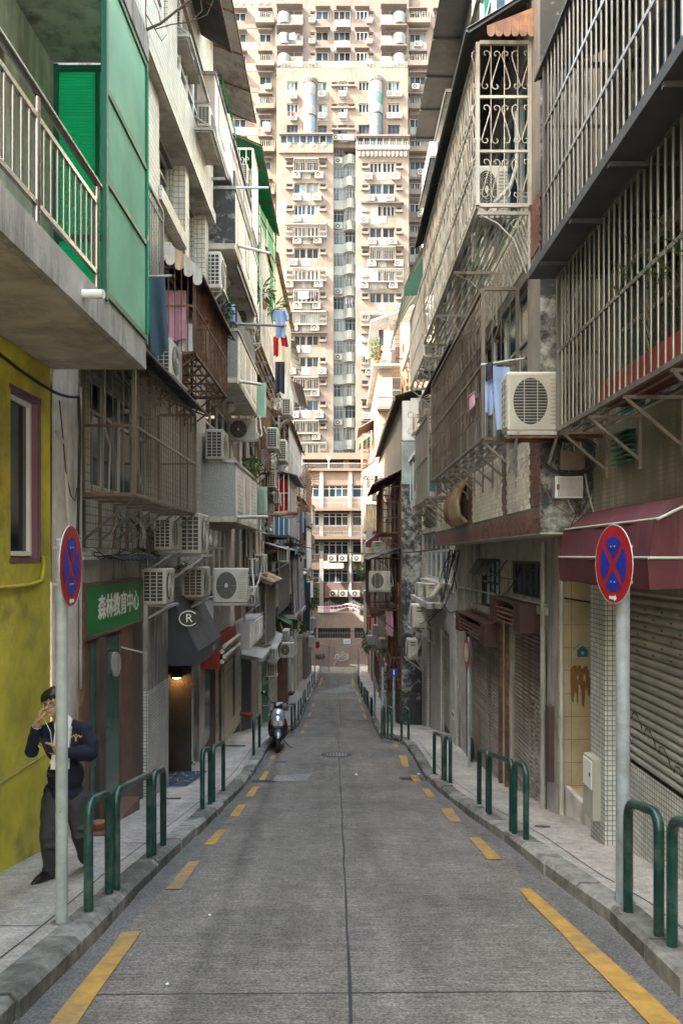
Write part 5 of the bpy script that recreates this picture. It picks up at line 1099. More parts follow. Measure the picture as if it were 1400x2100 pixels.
for y in (ya, yb): ob('end_panel', MB().prism([(a, y, b) for a, b in prof] + [(xr - .02, y, -.24)], (0, .012, 0)), M['maroon'], t)
for a, b in ((2.425, .285), (2.352, -.015)): ob('piping', MB().tube([(a, ya - .01, b), (a, yb + .01, b)], .013, 6), M['piping'], t)
ob('piping', MB().tube([(2.425, ya - .01, .285), (2.7, ya - .012, .42), (xr - .02, ya - .012, .5)], .013, 6).tube([(2.352, ya - .012, -.015), (xr, ya - .012, -.015)], .013, 6), M['piping'], t)
fr = MB()
for y in (6.2, 8.0): fr.bar((2.42, y, .2), (xr, y, .2), .025)
ob('frame', fr, M['galv'], t)
# steel cages
cage('lower steel window cage with a red planter on the near right house', xr, .51, 3.6, 8.3, 1.36, 3.04, .132, 'steel_dull', (.5,), .0125, bracket=6, bar_n=8, fm='steel_dull', struts='taupe')
cage('upper steel window cage with a dark floor plate on the near right house', xr, .73, 3.3, 8.02, 3.12, 5.12, .125, 'steel_dull', (.32, .68), .0125, bracket=0, bar_n=8, plate='tin_dark', fm='steel_dull')
fl = thing('floor_plate', 'dark sheet metal tray under the upper steel cage', 'tray', (2.4, 6, 3.05)); ob('sheet', MB().box(2.04, xr, 3.2, 8.42, 3.03, 3.05).box(2.04, 2.06, 3.2, 8.42, 3.05, 3.12), M['tin_dark'], fl)
for k in range(5): ob('rib', MB().box(2.05, xr, 3.9 + k * 1.0, 3.94 + k * 1.0, 2.99, 3.029), M['tin_dark'], fl)
awning('dark tin canopy on top of the upper steel cage', xr, .76, 3.0, 8.3, 5.5, 5.16, 'tin_dark', .006, .4, props=0, m2='tin_dark', name='canopy', cat='canopy')
pt = thing('planter', 'long red planter box inside the lower steel cage', 'planter', (2.5, 6.2, 1.4)); ob('box', MB().box(2.42, 2.66, 4.6, 7.2, 1.39, 1.62), M['red_dull'], pt); ob('soil', MB().box(2.44, 2.64, 4.62, 7.18, 1.6, 1.625), M['timber_dark'], pt)
wl = thing('wispy_plant', 'wispy green plant growing out through the lower steel cage', 'plant', (2.45, 5.6, 1.62))
mb = MB(); st = MB()
for k in range(26):
    y = R.uniform(4.7, 6.6); p = Vector((2.5, y, 1.62)); q = p + Vector((R.uniform(-.28, -.05), R.uniform(-.35, .4), R.uniform(.35, .95))); mid = p.lerp(q, .6) + Vector((0, 0, .12)); st.tube([p, mid, q], [.006, .004, .002], 4)
    for _ in range(46):
        s_ = R.random(); c = (p.lerp(mid, s_ * 1.2) if s_ < .5 else mid.lerp(q, (s_ - .4) * 1.6)); dd = Vector((R.uniform(-1, 1), R.uniform(-1, 1), R.uniform(-.3, .8))).normalized(); u = dd.cross(Vector((R.uniform(-1, 1), 0, 1))).normalized(); L_ = R.uniform(.035, .075); mb.add([c, c + dd * L_ * .5 + u * .0045, c + dd * L_, c + dd * L_ * .5 - u * .0045], [(0, 1, 2, 3)])
ob('stems', st, M['bark'], wl); ob('leaves', mb, M['leaf'], wl, kind='stuff')
bx = thing('storage_bags', 'colourful bags and boxes stored behind the upper steel cage bars', 'bags', (2.5, 5.4, 3.15))
for k in range(9): y = 4.3 + k * .33; h = R.uniform(.2, .6); ob('bag', chamfer(MB(), 2.35, 2.7, y, y + .28, 3.14, 3.14 + h, .03), M[R.choice(('cloth_white', 'cloth_blue', 'red_dull', 'timber', 'cloth_dark', 'tin_brown'))], bx)
tp = thing('mesh_crate', 'small teal lattice crate fixed under the lower steel cage', 'crate', (2.75, 8.0, .9))
for k in range(7): ob('slat', MB().box(2.76, 2.845, 7.45, 7.9, .92 + .05 * k, .935 + .05 * k), M['glass_teal'], tp)

# ---- tiled corner house with overhanging upper floors
E = building('overhang_house', 'house with overhanging tiled upper floors above the rusty roller shutters', 'apartment house', (2.4, 13.5, zp(13)))
xo = 2.27; y0, y1 = 8.8, 18.6
facade(E, M['stained'], 'y', y0, xo, 4.5, .27, 11.5, (), .1, 'end_wall')
facade(E, M['mortar'], 'x', xo, y0, y1, .27, 11.5, [(9.4, 15.2, 1.55, 3.4), (9.3, 15.1, 4.25, 6.1), (10, 14, 7.6, 9.4), (15.6, 18, 1.4, 2.7), (15.4, 18, 4.4, 6), (15.4, 18, 7.6, 9)], .16)
ob('soffit', MB().box(xo, 4.5, y0, y1, .25, .268), M['soffit'], E); mass(E, M['grey_render'], xo + .2, 12, y0 + .12, y1, .27, 11.5)
for a0, a1, b0, b1, n in ((9.4, 15.2, 1.55, 3.4, 7), (9.3, 15.1, 4.25, 6.1, 7), (10, 14, 7.6, 9.4, 4), (15.6, 18, 1.4, 2.7, 3), (15.4, 18, 4.4, 6, 3), (15.4, 18, 7.6, 9, 3)): window(E, 'x', xo + .12, a0, a1, b0, b1, -1, n, 1, 'alu', ['glass_dark', 'glass_blue', 'glass_teal'], .05, .65)
# brown tiles one by one along the base course and the corner strips, the rest of the course joined
tm = mesh_of('tile', MB().box(-.006, .004, -.0475, .0475, -.0225, .0225), M['brown_tile']); cnt = 0; rest = MB()
def tiles(ya, yb, za, zb, th=.1, hh=.05):
    global cnt
    r = 0; z = za + hh / 2
    while z < zb - hh * .4:
        y = ya + (th / 2 if r % 2 else th) - th * .5
        while y < yb - th * .3:
            if cnt < 298 and y < 12.5: part('tile', tm, E, (xo - .004 + R.uniform(-.0015, .0015), y, z)); cnt += 1
            else: rest.box(xo - .008, xo - .0005, y - .0475, y + .0475, z - .0225, z + .0225)
            y += th
        z += hh; r += 1
tiles(8.82, 18.5, .275, .57); tiles(8.82, 9.25, .58, 1.42); tiles(10.6, 10.85, .58, 1.35); tiles(13.4, 13.8, .58, 1.3); tiles(8.82, 9.25, 3.55, 4.2)
ob('tile_course', rest, M['brown_tile'], E, kind='stuff')
# woven relief of cream tiles
w_ = mesh_of('relief_tile', MB().hexa([(-.012, -.06, -.03), (.004, -.06, -.03), (.004, .06, -.03), (-.004, .06, -.03), (-.012, -.06, .03), (.004, -.06, .03), (.004, .06, .03), (-.004, .06, .03)]), M['white_tile']); k = 0; rest = MB()
for za, zb, ya, yb in ((.6, 1.42, 9.3, 10.58), (.6, 1.42, 10.9, 13.35), (3.6, 4.25, 9.35, 13), (.6, 1.42, 15.6, 18.5)):
    z = za; r = 0
    while z < zb:
        y = ya + (.065 if r % 2 else 0)
        while y < yb:
            if k < 290 and y < 11.6: part('relief_tile', w_, E, (xo - .004, y, z)); k += 1
            else: rest.hexa([(xo - .016, y - .06, z - .03), (xo, y - .06, z - .03), (xo, y + .06, z - .03), (xo - .008, y + .06, z - .03), (xo - .016, y - .06, z + .03), (xo, y - .06, z + .03), (xo, y + .06, z + .03), (xo - .008, y + .06, z + .03)])
            y += .13
        z += .066; r += 1
ob('relief_course', rest, M['white_tile'], E, kind='stuff')
# bulging ribbed blind
bl = thing('bulging_blind', 'bulging ribbed brown blind under the far end of the scroll cage', 'blind', (xo, 14.6, 1)); n = 17
for i in range(n):
    y = 13.75 + 1.75 * i / n; pts = [(xo - .02, y, 1.38), (xo - .14, y, 1.2), (xo - .2, y, .95), (xo - .17, y, .72), (xo - .04, y, .6)]; ob('rib', MB().tube(pts, .045, 6), M['tin_beige' if False else 'tin_brown' if i % 5 == 9 else 'rust_sheet'], bl)
# ground floor
xg = 2.82
facade(E, M['concrete'], 'x', xg, 10.02, 18.6, -5.2, .25, [(10.75, 12.85, -5.1, -1.0), (13.6, 16.9, -5.1, -1.25), (10.7, 13.0, -.62, -.08), (13.7, 15.9, -1.0, -.05)], .2)
mass(E, M['grey_render'], xg + .25, 12, 10.56, 18.6, -5.2, .249)
window(E, 'x', xg + .12, 10.7, 13.0, -.62, -.08, -1, 6, 1, 'tin_dark', ['glass_dark', 'glass_blue'], .05); window(E, 'x', xg + .12, 13.7, 15.9, -1.0, -.05, -1, 5, 2, 'tin_dark', ['glass_dark', 'glass_teal', 'curtain'], .05)
aw = thing('awning_window', 'two dark tilted window flaps above the farther rusty shutter', 'window', (xg, 14.6, -.2))
for k in range(2): ob('flap', MB().hexa([(xg - .02, 14.0 + k, -.08), (xg - .2, 14.0 + k, -.36), (xg - .2, 14.9 + k, -.36), (xg - .02, 14.9 + k, -.08), (xg - .02, 14.0 + k, -.06), (xg - .2, 14.0 + k, -.34), (xg - .2, 14.9 + k, -.34), (xg - .02, 14.9 + k, -.06)]), M['tin_dark'], aw)
for yy, z in ((12.0, -.82), (15.5, -1.1)): ob('lintel', MB().box(xg - .06, xg + .01, 10.5 if yy < 13 else 13.3, 13.2 if yy < 13 else 17.2, z, z + .12), M['concrete'], E)
shutter('nearer rusty roller shutter with a wicket door beside the beige entrance', 'x', xg + .08, 10.8, 12.8, -4.05, -1.02, -1, .068, 'slat_rust', door=(11.35, 11.75, -2.2)); shutter('farther rusty roller shutter with a wicket door', 'x', xg + .08, 13.65, 16.85, -4.5, -1.25, -1, .068, 'slat_rust', door=(14.6, 15.1, -2.5))
for ya, yb, za, zb, lb in ((10.9, 13.1, -1.1, -.68, 'maroon shutter housing above the nearer rusty shutter'), (13.6, 17.0, -1.62, -1.2, 'maroon shutter housing above the farther rusty shutter')):
    t = thing('shutter_housing', lb, 'shutter box', (xg, ya, za)); ob('box', MB().box(xg - .3, xg - .002, ya, ya + .4, za, zb), M['maroon_box'], t); ob('box', MB().box(xg - .3, xg - .002, yb - .4, yb, za, zb), M['maroon_box'], t)
    ob('roller', MB().tube([(xg - .14, ya + .4, (za + zb) / 2), (xg - .14, yb - .4, (za + zb) / 2)], .075, 10), M['timber_dark'], t); ob('cover', MB().box(xg - .29, xg, ya + .4, yb - .4, zb - .03, zb), M['maroon_box'], t)
    for k in range(4): ob('rod', MB().tube([(xg - .26, ya + .4, za + .06 + k * .07), (xg - .26, yb - .4, za + .06 + k * .07)], .012, 6), M['rust'], t)
for y, z0_, z1_ in ((10.62, -4.2, -1.0), (12.95, -4.4, -1.0), (13.48, -4.5, -1.2), (17.0, -4.8, -1.3)): ob('rusty_jamb', MB().box(xg - .05, xg + .02, y, y + .12, z0_, z1_), M['rust'], E)
ob('drainpipe', MB().tube([(xg - .06, 10.55, .2), (xg - .06, 10.55, -4.0)], .04, 8), M['tin_grey'], E); ob('fire_box', MB().box(xg - .08, xg, 10.2, 10.36, -3.0, -2.0), M['timber_dark'], E)
wire('pale conduit across the front above the nearer rusty shutter', [(xg - .04, 10.45, -.67), (xg - .04, 18.4, -.74)], .018, 'pvc', 0, 'pipe', 'pipe', 2)
# end wall: junction boxes and looped cables
ye = y0 - .02; E0 = 0
def ew(px, py, d=0): return Vector((PX(px, ye), ye - d, PZ(py, ye)))
jb = thing('junction_box', 'brown cable junction box ringed by looped black cable on the stained wall', 'junction box', ew(1168, 944)); a, b = ew(1143, 966), ew(1193, 927); ob('body', MB().box(a.x, b.x, ye - .1, ye, a.z, b.z), M['bronze'], jb)
for k in range(2): ob('lug', MB().tube([ew(1136 + 60 * k, 948, .05), ew(1146 + 52 * k, 946, .05)], .02, 8), M['black'], jb)
for k in range(8): xx = a.x + (b.x - a.x) * (k + .5) / 8; ob('rib', MB().box(xx - .004, xx + .004, ye - .106, ye - .1, a.z + .02, b.z - .02), M['timber'], jb)
mb_ = thing('meter_cabinet', 'grey steel cabinet with a rusty latch below the junction box', 'cabinet', ew(1160, 1000)); a, b = ew(1131, 1023), ew(1187, 979); ob('body', MB().box(a.x, b.x, ye - .13, ye, a.z, b.z), M['galv'], mb_); ob('door', MB().box(a.x + .03, b.x - .01, ye - .138, ye - .131, a.z + .015, b.z - .015), M['tin_grey'], mb_); ob('latch', MB().box(a.x + .015, a.x + .045, ye - .15, ye - .1385, (a.z + b.z) / 2 - .03, (a.z + b.z) / 2 + .03), M['rust'], mb_)
for k in range(3): e_ = [ew(1160 + (52 + 4 * k) * cos(q), 938 + (34 + 3 * k) * sin(q), .12 + .02 * k) for q in [radians(-150 + 330 * i / 26) for i in range(27)]]; wire(['outer black cable loop around the brown junction box', 'middle black cable loop around the brown junction box', 'inner black cable loop around the brown junction box'][2 - k], e_, .009, 'cable', n=1)
cb = thing('cable_riser', 'thick bundle of rusty and black cables running down the stained corner', 'cables', ew(1230, 960))
for k in range(15):
    xx = 1216 + R.uniform(0, 36); dpt = R.uniform(.03, .15); pts = [ew(xx + R.uniform(-5, 5), 895 + 27 * i + R.uniform(-6, 6), dpt) for i in range(6)]; ob('cable', MB().tube(pts, R.uniform(.006, .02), 5), M[('cable', 'rust', 'cable', 'cable_pale', 'timber')[k % 5]], cb)
for lb, m_, r_, pts in (('white hanging wire crossing the brown junction box', 'cable_pale', .006, [(1172, 890), (1172, 930), (1155, 990), (1160, 1030), (1172, 1052)]), ('pale thick cable curving down to the awning', 'cable_pale', .011, [(1182, 890), (1190, 950), (1200, 1010), (1212, 1052)]), ('thin brown wire slanting down the stained corner', 'timber', .005, [(1089, 895), (1098, 975), (1130, 1035), (1185, 1072)]), ('black cable dropping beside the steel cabinet', 'cable', .008, [(1195, 960), (1208, 985), (1204, 1020), (1180, 1060)]), ('thin black wire slanting up from the awning', 'cable', .006, [(1195, 1000), (1180, 1050), (1160, 1090)])): wire(lb, [ew(px, py, .08) for px, py in pts], r_, m_, n=3)
acface('large air conditioner facing up the street beside the lower steel cage', 1040, 1160, 762, 884, 8.45)
bk = thing('bracket', 'steel angle bracket under the large air conditioner beside the lower steel cage', 'bracket', (2.2, 8.6, 1.3)); ob('arm', MB().box(1.86, 3.0, 8.4, 8.44, 1.29, 1.33).box(1.86, 3.0, 8.72, 8.76, 1.29, 1.33), M['rust'], bk)
# cages of the overhang house
cage('tall cream scroll cage with heart shaped ironwork', xo, .64, 9.22, 15.2, 4.2, 6.15, .16, 'cream_bar', (.333, .667), .0065, bracket=0, scroll=1.2)
t = thing('scroll_bracket', 'curled iron brackets and slatted floor under the tall cream scroll cage', 'bracket', (xo, 12, 4.1))
for k, y in enumerate((9.25, 11.2, 13.2, 15.1)):
    mb = MB().box(xo - .64, xo, y - .015, y + .015, 4.10, 4.14).box(xo - .03, xo - .001, y - .015, y + .015, 3.35, 4.1); mb.tube([(xo - .6, y, 4.1), (xo - .4, y, 4.0), (xo - .2, y, 3.8), (xo - .05, y, 3.4)], .012, 5); mb.tube([(xo - .17 + .09 * cos(a) * (1 - a / 9), y, 3.98 + .09 * sin(a) * (1 - a / 9)) for a in [q * .6 for q in range(13)]], .007, 4); ob('bracket', mb, M['cream_bar'], t)
for i in range(9): ob('slat', MB().box(xo - .62 + .07 * i, xo - .60 + .07 * i, 9.25, 15.15, 4.145, 4.16), M['cream_bar'], t)
ac('air conditioner standing inside the tall cream scroll cage', (PX(1005, 9.6), 9.75, 4.25), 0, (.55, 1, 1.05))
wire('white lagged pipe inside the tall cream scroll cage', [(2.2, 9.7, 5.6), (2.2, 9.65, 4.9), (2.1, 9.6, 4.6), (1.9, 9.6, 4.4)], .03, 'pvc', 0, 'pipe', 'pipe', 4)
awning('dark ridged canopy above the tall cream scroll cage', xo, .78, 9.15, 15.6, 6.75, 6.28, 'tin_dark', .02, .11, props=0, m2='tin_dark', name='canopy', cat='canopy')
t = thing('valance', 'rusty scalloped tin valance over the near end of the scroll cage', 'awning', (2.0, 9.1, 6.6)); n = 6
for i in range(n):
    xa = PX(1097 - 16.5 * i, 9.1); xb = PX(1097 - 16.5 * (i + 1), 9.1); zt = PZ(14 + 6.4 * i, 9.1); zt2 = PZ(14 + 6.4 * (i + 1), 9.1); zb = PZ(66, 9.1)
    pts = [(xb, 9.1, zt2), (xa, 9.1, zt)] + [((xa + xb) / 2 + cos(pi * q / 6) * .046, 9.1, zb - sin(pi * q / 6) * .05) for q in range(7)]; ob('scallop', MB().prism(pts, (0, .008, 0)), M['tin_brown'], t)
cage('long taupe cage with curled ironwork and drying cloths above the brown tiles', xo, .46, 9.85, 15.4, 1.5, 3.42, .115, 'bronze', (.5,), .0065, bracket=8, scroll=.8, struts='taupe')
awning('dark canopy edge above the far half of the long taupe cage', xo, .5, 12.6, 17.0, 3.72, 3.52, 'tin_dark', .01, .11, props=0, m2='tin_dark', name='canopy', cat='canopy')
cloth('towel', 'pale blue towel hanging in the near end of the long taupe cage', 'laundry', (PX(1027, 9.7), 9.7, PZ(752, 9.7)), .22, .82, 'cloth_blue', 'x', 1, .03, 0, .05); cloth('blue_cloth', 'narrow pale blue cloth beside the towel in the taupe cage', 'laundry', (PX(1003, 9.72), 9.75, PZ(758, 9.7)), .1, .55, 'cloth_blue', 'x', 1, .02); cloth('black_cloth', 'small black cloth on the rail of the long taupe cage', 'laundry', (PX(1003, 9.68), 9.68, PZ(744, 9.7)), .09, .22, 'cloth_dark', 'x', 1, .02)
pole('pole carrying the towels in the long taupe cage', (PX(985, 9.7), 9.7, PZ(748, 9.7)), (PX(1075, 9.7), 9.7, PZ(735, 9.7)), .012)
pg = thing('peg_hanger', 'pink plastic peg hanger on the front of the long taupe cage', 'peg hanger', (1.78, 10.4, 2.1))
for k in range(5): ob('peg', MB().bar((1.76, 10.25 + k * .07, 2.16), (1.76, 10.22 + k * .08, 2.0), .02), M['cloth_pink'], pg)
ob('bar', MB().bar((1.76, 10.2, 2.17), (1.76, 10.6, 2.2), .02), M['cloth_pink'], pg)
# high items on the overhang house
t = thing('canopy', 'dark boxed canopy seen from below, highest on the overhanging house', 'canopy', (2.0, 15.5, 9.9)); ob('sheet', MB().hexa([(1.72, 13.3, 9.8), (xo, 13.3, 9.8), (xo, 18.2, 9.8), (1.72, 18.2, 9.8), (1.74, 13.3, 9.86), (xo, 13.3, 10.1), (xo, 18.2, 10.1), (1.74, 18.2, 9.86)]), M['tin_dark'], t)
for k in range(5): ob('rib', MB().box(1.73, xo, 13.4 + k * 1.15, 13.45 + k * 1.15, 9.76, 9.799), M['tin_dark'], t)
for px0, px1, py, Y, lb, L_ in ((872, 915, 163, 17.2, 'steel platform hanging below the highest boxed canopy', 2.2), (912, 945, 190, 15.2, 'smaller grey tray beside the highest steel platform', 1.8), (880, 912, 325, 16.6, 'long grey sunshade board below the steel platforms', 2.4)):
    t = thing('platform', lb, 'bracket', (PX(px0, Y), Y, PZ(py, Y))); xa, xb, z = PX(px0, Y), max(PX(px1, Y), xo + .02), PZ(py, Y); ob('tray', MB().box(xa + .04, xb, Y, Y + L_, z, z + .05), M['soffit'], t); ob('frame', MB().box(xa, xa + .035, Y - .05, Y + L_, z - .02, z + .04).box(xa, xb, Y - .06, Y - .02, z - .021, z + .041), M['tin_dark'], t)
cage('plain cream cage below the scroll cage canopy, farther along', xo, .62, 15.4, 18.4, 4.0, 5.6, .15, 'cream_bar', (.33, .66), .009, bracket=4, scroll=0)
cage('small cream bar cage above the bulging blind', xo, .5, 15.7, 18.3, 1.2, 2.9, .14, 'taupe', (.5,), .009, bracket=4)
striped_awning('green and grey striped awning sticking out past the scroll cage', xo, .86, 17.4, 22.4, 7.5, 6.05, 'stripe_g', 'stripe_w', 12)

# ================================================================ LEFT ROW, FURTHER DOWN
GL = ['glass_dark', 'glass_dark', 'glass_blue', 'curtain']
def lfar(name, label, m, ya, yb, top, floors, xw=-3.05, wm='alu', side=None):
    t = building(name, label, 'apartment house', (xw, (ya + yb) / 2, zp(yb))); s = 1 if xw < 0 else -1; holes = []
    w = (yb - ya); n = max(2, int(w / 2.6)); zb = zr(yb) - .5
    for z in floors:
        for k in range(n):
            a = ya + w * (k + .18) / n; holes.append((a, a + w / n * .64, z + .75, min(z + 2.0, top - .2)))
    facade(t, M[m], 'x', xw, ya, yb, zb, top, holes, -.15 * s)
    for i, h in enumerate(holes):
        if R.random() < .62:
            hd = MB(); d_ = R.uniform(.35, .7); z = h[3] + .12; hd.hexa([(xw, h[0] - .15, z), (xw + s * d_, h[0] - .15, z - .16), (xw + s * d_, h[1] + .15, z - .16), (xw, h[1] + .15, z), (xw, h[0] - .15, z + .03), (xw + s * d_, h[0] - .15, z - .13), (xw + s * d_, h[1] + .15, z - .13), (xw, h[1] + .15, z + .03)]); ob('window_hood', hd, M[R.choice(('tin_grey', 'tin_dark', 'tin_pale', 'tin_brown', 'rust_sheet'))], t)
        if R.random() < .6:
            gr_ = MB(); d_ = R.uniform(.2, .5); xx = xw + s * d_; k_ = int((h[1] - h[0]) / .16)
            for q in range(k_ + 1): y = h[0] + (h[1] - h[0]) * q / k_; gr_.box(xx - .011, xx + .011, y - .011, y + .011, h[2] - .1, h[3])
            for z in (h[2] - .1, (h[2] + h[3]) / 2, h[3]): gr_.box(xx - .014, xx + .014, h[0], h[1], z - .014, z + .014); gr_.box(xw, xx, h[0] - .012, h[0] + .012, z - .012, z + .012); gr_.box(xw, xx, h[1] - .012, h[1] + .012, z - .012, z + .012)
            gr_.box(xw, xx, h[0], h[1], h[2] - .12, h[2] - .1); ob('window_grille', gr_, M[R.choice(('rust', 'taupe', 'cream_bar', 'white_bar', 'galv'))], t)
            if R.random() < .55: ob('clutter', leaves(MB(), (xw + s * d_ * .6, (h[0] + h[1]) / 2, h[2] + .15), (d_ * .4, (h[1] - h[0]) * .4, .2), 60, .07, .3), M[R.choice(('leaf', 'cloth_dark', 'leaf', 'cloth_white'))], t, kind='stuff')
        if R.random() < .35: y = h[1] + .3; ob('drainpipe', MB().tube([(xw + s * .07, y, h[3] + .6), (xw + s * .07, y, h[2] - 1.6)], .045, 6), M[R.choice(('pvc', 'tin_grey', 'rust'))], t)
    for h in holes: window(t, 'x', xw - .11 * s, *h, s, 2 if w / n < 3.4 else 3, 1, wm, GL, .05, .7)
    mass(t, M[side or m], xw - .2 * s, xw - 10 * s, ya + .01, yb - .01, zb, top); 
    facade(t, M[side or m], 'y', ya + .002, min(xw, xw - .2 * s), max(xw, xw - .2 * s), zb, top, (), .01)
    ob('string_course', MB().box(xw, xw + s * .08, ya, yb, floors[-1] - .1, floors[-1] + .02), M['concrete'], t); return t
L3 = lfar('mosaic_tenement', 'brown mosaic tenement just beyond the balcony house', 'tile_brown', 22.0, 27.5, 10.4, (-1.2, 1.8, 4.8, 7.8)); L4 = lfar('cream_tenement', 'cream rendered tenement with the red curtained enclosure', 'cream_render', 27.5, 37, 10.0, (-2.8, .2, 3.2, 6.2))
L5 = lfar('grey_tenement', 'grey rendered tenement with lattice screens', 'grey_render', 37, 48, 8.8, (-4.3, -1.3, 1.7, 4.7)); L6 = lfar('pale_tenement', 'pale tenement with the teal pipe', 'pale_render', 48, 60, 7.6, (-5.8, -2.8, .2, 3.2)); L7 = lfar('sunlit_house', 'sunlit white corner house at the far end of the left row', 'far_white', 60, 71, 6.9, (-7, -4, -1, 2), -2.75)
xl = -3.05
# ground floor shops of the far row
nd = thing('navy_door', 'tall dark navy door panel with a small canopy behind the scooter', 'door', (xl, 23.5, zp(23.5))); ob('panel', MB().box(xl, xl + .12, 22.7, 24.9, zr(25) - .2, -3.0), M['navy'], nd); ob('canopy', MB().hexa([(xl, 22.5, -2.98), (xl + .75, 22.5, -3.12), (xl + .75, 25.2, -3.12), (xl, 25.2, -2.98), (xl, 22.5, -2.86), (xl + .75, 22.5, -3.0), (xl + .75, 25.2, -3.0), (xl, 25.2, -2.86)]), M['tin_grey'], nd)
gd = thing('green_door', 'narrow bright green door between pale posts behind the scooter', 'door', (xl, 30, zp(30))); ob('leaf', MB().box(xl, xl + .06, 28.2, 31.5, zr(31.5), -3.4), M['sign_green'], gd); ob('post', MB().box(xl, xl + .14, 27.9, 28.2, zr(29), -3.2), M['white_render'], gd); ob('post', MB().box(xl, xl + .14, 31.5, 31.9, zr(32), -3.2), M['white_render'], gd)
for k, (ya, yb, m, lb) in enumerate(((25.4, 27.3, 'tin_pale', 'pale folding gate beside the dark navy door'), (32.4, 35.5, 'slat_pale', 'pale roller shutter past the green door'), (37.8, 40.6, 'slat', 'grey roller shutter under the lattice screens'), (42, 45.5, 'slat', 'far grey roller shutter beyond the lattice screens'), (49, 52, 'slat_pale', 'white roller shutter under the teal pipe'))): shutter(lb, 'x', xl + .05, ya, yb, zr(yb) + .1, zr(ya) + 2.3, 1, .12, m if m.startswith('slat') else 'slat_pale')
ob('post', MB().box(xl, xl + .5, 36.3, 36.9, zr(37), zr(36) + 2.6), M['timber'], L4); rdb = thing('red_post_box', 'red fire hydrant pipe stub sticking out low by the navy door', 'hydrant', (xl + .3, 22.6, zp(22.6))); ob('stub', MB().tube([(xl, 22.6, zp(22.6) + .55), (xl + .35, 22.5, zp(22.6) + .5)], .07, 8), M['red_dull'], rdb); ob('cap', MB().tube([(xl + .35, 22.5, zp(22.6) + .5), (xl + .42, 22.48, zp(22.6) + .48)], .09, 8), M['red_dull'], rdb)
# big pieces
awning('large green corrugated roof canopy at the top of the left row', xl, .95, 20.3, 26.0, 11.25, 10.85, 'tin_green', .03, .2, props=0, m2='rust', name='roof_canopy', cat='canopy')
t = thing('hanging_screen', 'long green corrugated screen hanging down below the green roof canopy', 'screen', (-2.45, 23, 9.5)); p = MB(); p.corr((-2.78, 21.5, 10.75), (.55, 4.3, 0), (0, 0, -2.9), 24, .02); ob('sheet', p, M['tin_green'], t)
for k in range(5): ob('rail', MB().tube([(-2.75, 21.44, 10.4 - .6 * k), (-2.2, 25.74, 10.4 - .6 * k)], .02, 6), M['rust'], t)
for k in range(5): ob('rail', MB().tube([(-2.75 + .128 * k, 21.45 + k, 10.7), (-2.75 + .128 * k, 21.45 + k, 7.9)], .018, 6), M['cream_bar'], t)
cage('white scroll cage under the green roof canopy', xl, .7, 20.4, 21.5, 8.7, 10.8, .16, 'white_bar', (.5,), .012, bracket=2, scroll=1.6)
acend('air conditioner inside the white scroll cage under the green roof canopy', 485, 508, 335, 376, 20.2)
t = thing('terrace_screen', 'bright green screen panel standing on the top white balcony', 'screen', (-2.5, 18, 10.8)); p = MB(); p.corr((PX(457, 17.6), 17.6, 10.75), (0, 2.2, 0), (0, 0, PZ(160, 17.6) - 10.75), 14, .012); ob('sheet', p, M['tin_green'], t); ob('frame', MB().bar((PX(455, 17.6), 17.55, 10.75), (PX(455, 17.6), 17.55, PZ(158, 17.6)), .05).bar((PX(440, 17.6), 17.55, PZ(158, 17.6)), (PX(455, 17.6), 17.55, PZ(158, 17.6)), .05), M['green_frame'], t)
awning('rust red corrugated end of a canopy above the beige cage', xl, .8, 23.4, 25.6, 9.85, 9.4, 'tin_brown', .02, .12, props=0, name='canopy', cat='canopy')
awning('long beige corrugated roof canopy past the green one', xl, .92, 26.0, 35.0, 10.7, 10.25, 'tin_beige', .02, .2, props=0, name='roof_canopy', cat='canopy')
cage('tall beige bar cage two storeys high under the beige roof canopy', xl, .72, 22.3, 30.2, 6.15, 9.55, .17, 'cream_bar', (.3, .6, .85), .012, bracket=5)
t = thing('screen', 'tall beige corrugated screen behind the bars under the beige roof canopy', 'screen', (xl + .5, 31, 8)); p = MB(); p.corr((xl + .76, 26.2, 10.2), (0, 8.6, 0), (-.06, 0, -3.6), 40, .02); ob('sheet', p, M['tin_beige'], t)
for k, (ya, yb, zw, zo, d, m) in enumerate(((35, 40.5, 10.3, 9.75, .95, 'tin_grey'), (40.5, 47, 9.6, 9.0, .98, 'tin_dark'))): awning(['grey weathered roof canopy after the beige one', 'dark sagging roof canopy, last of the left row roofs'][k], xl, d, ya, yb, zw, zo, m, .025, .22, props=2, name='roof_canopy', cat='canopy', sag=.1)
for (ya, yb, z0, z1, d, m, sp, sc, lb) in ((23.0, 27.0, 2.9, 4.9, .55, 'rust', .16, 0, 'rusty cage beside the hung green sheet'), (30.6, 36.5, 5.3, 7.6, .75, 'cream_bar', .2, 1.8, 'curly wire cage below the tall beige screen'), (30.5, 39.5, 3.35, 5.3, .98, 'tin_beige', .2, 0, 'yellow beige bar cage under the curved tin awning'),
        (24.8, 28.0, -2.9, -.75, .62, 'taupe', .18, 0, 'grey bar cage under the rusty scalloped awning'), (29.0, 34.5, -2.15, .2, .7, 'taupe', .15, 0, 'dark bar cage beside the pale lattice screen'), (38, 43, -3.6, -1.2, .85, 'cream_bar', .22, 0, 'cream bar cage with red flowerpots'), (40, 46, .6, 3.0, .9, 'rust', .22, 1.8, 'rusty scroll cage crowded with hanging laundry'),
        (48, 54, -.8, 1.6, .9, 'white_bar', .25, 0, 'white bar cage near the sunlit corner house'), (48, 55, 3.2, 5.6, .85, 'rust', .25, 0, 'rusty cage high on the pale tenement'), (50, 56, -5.2, -3.0, .8, 'galv', .25, 0, 'grey cage low on the pale tenement')):
    cage(lb, xl, d, ya, yb, z0, z1, sp, m if m != 'tin_beige' else 'cream_bar', (.5,), .014, bracket=4, scroll=sc, bar_n=5)
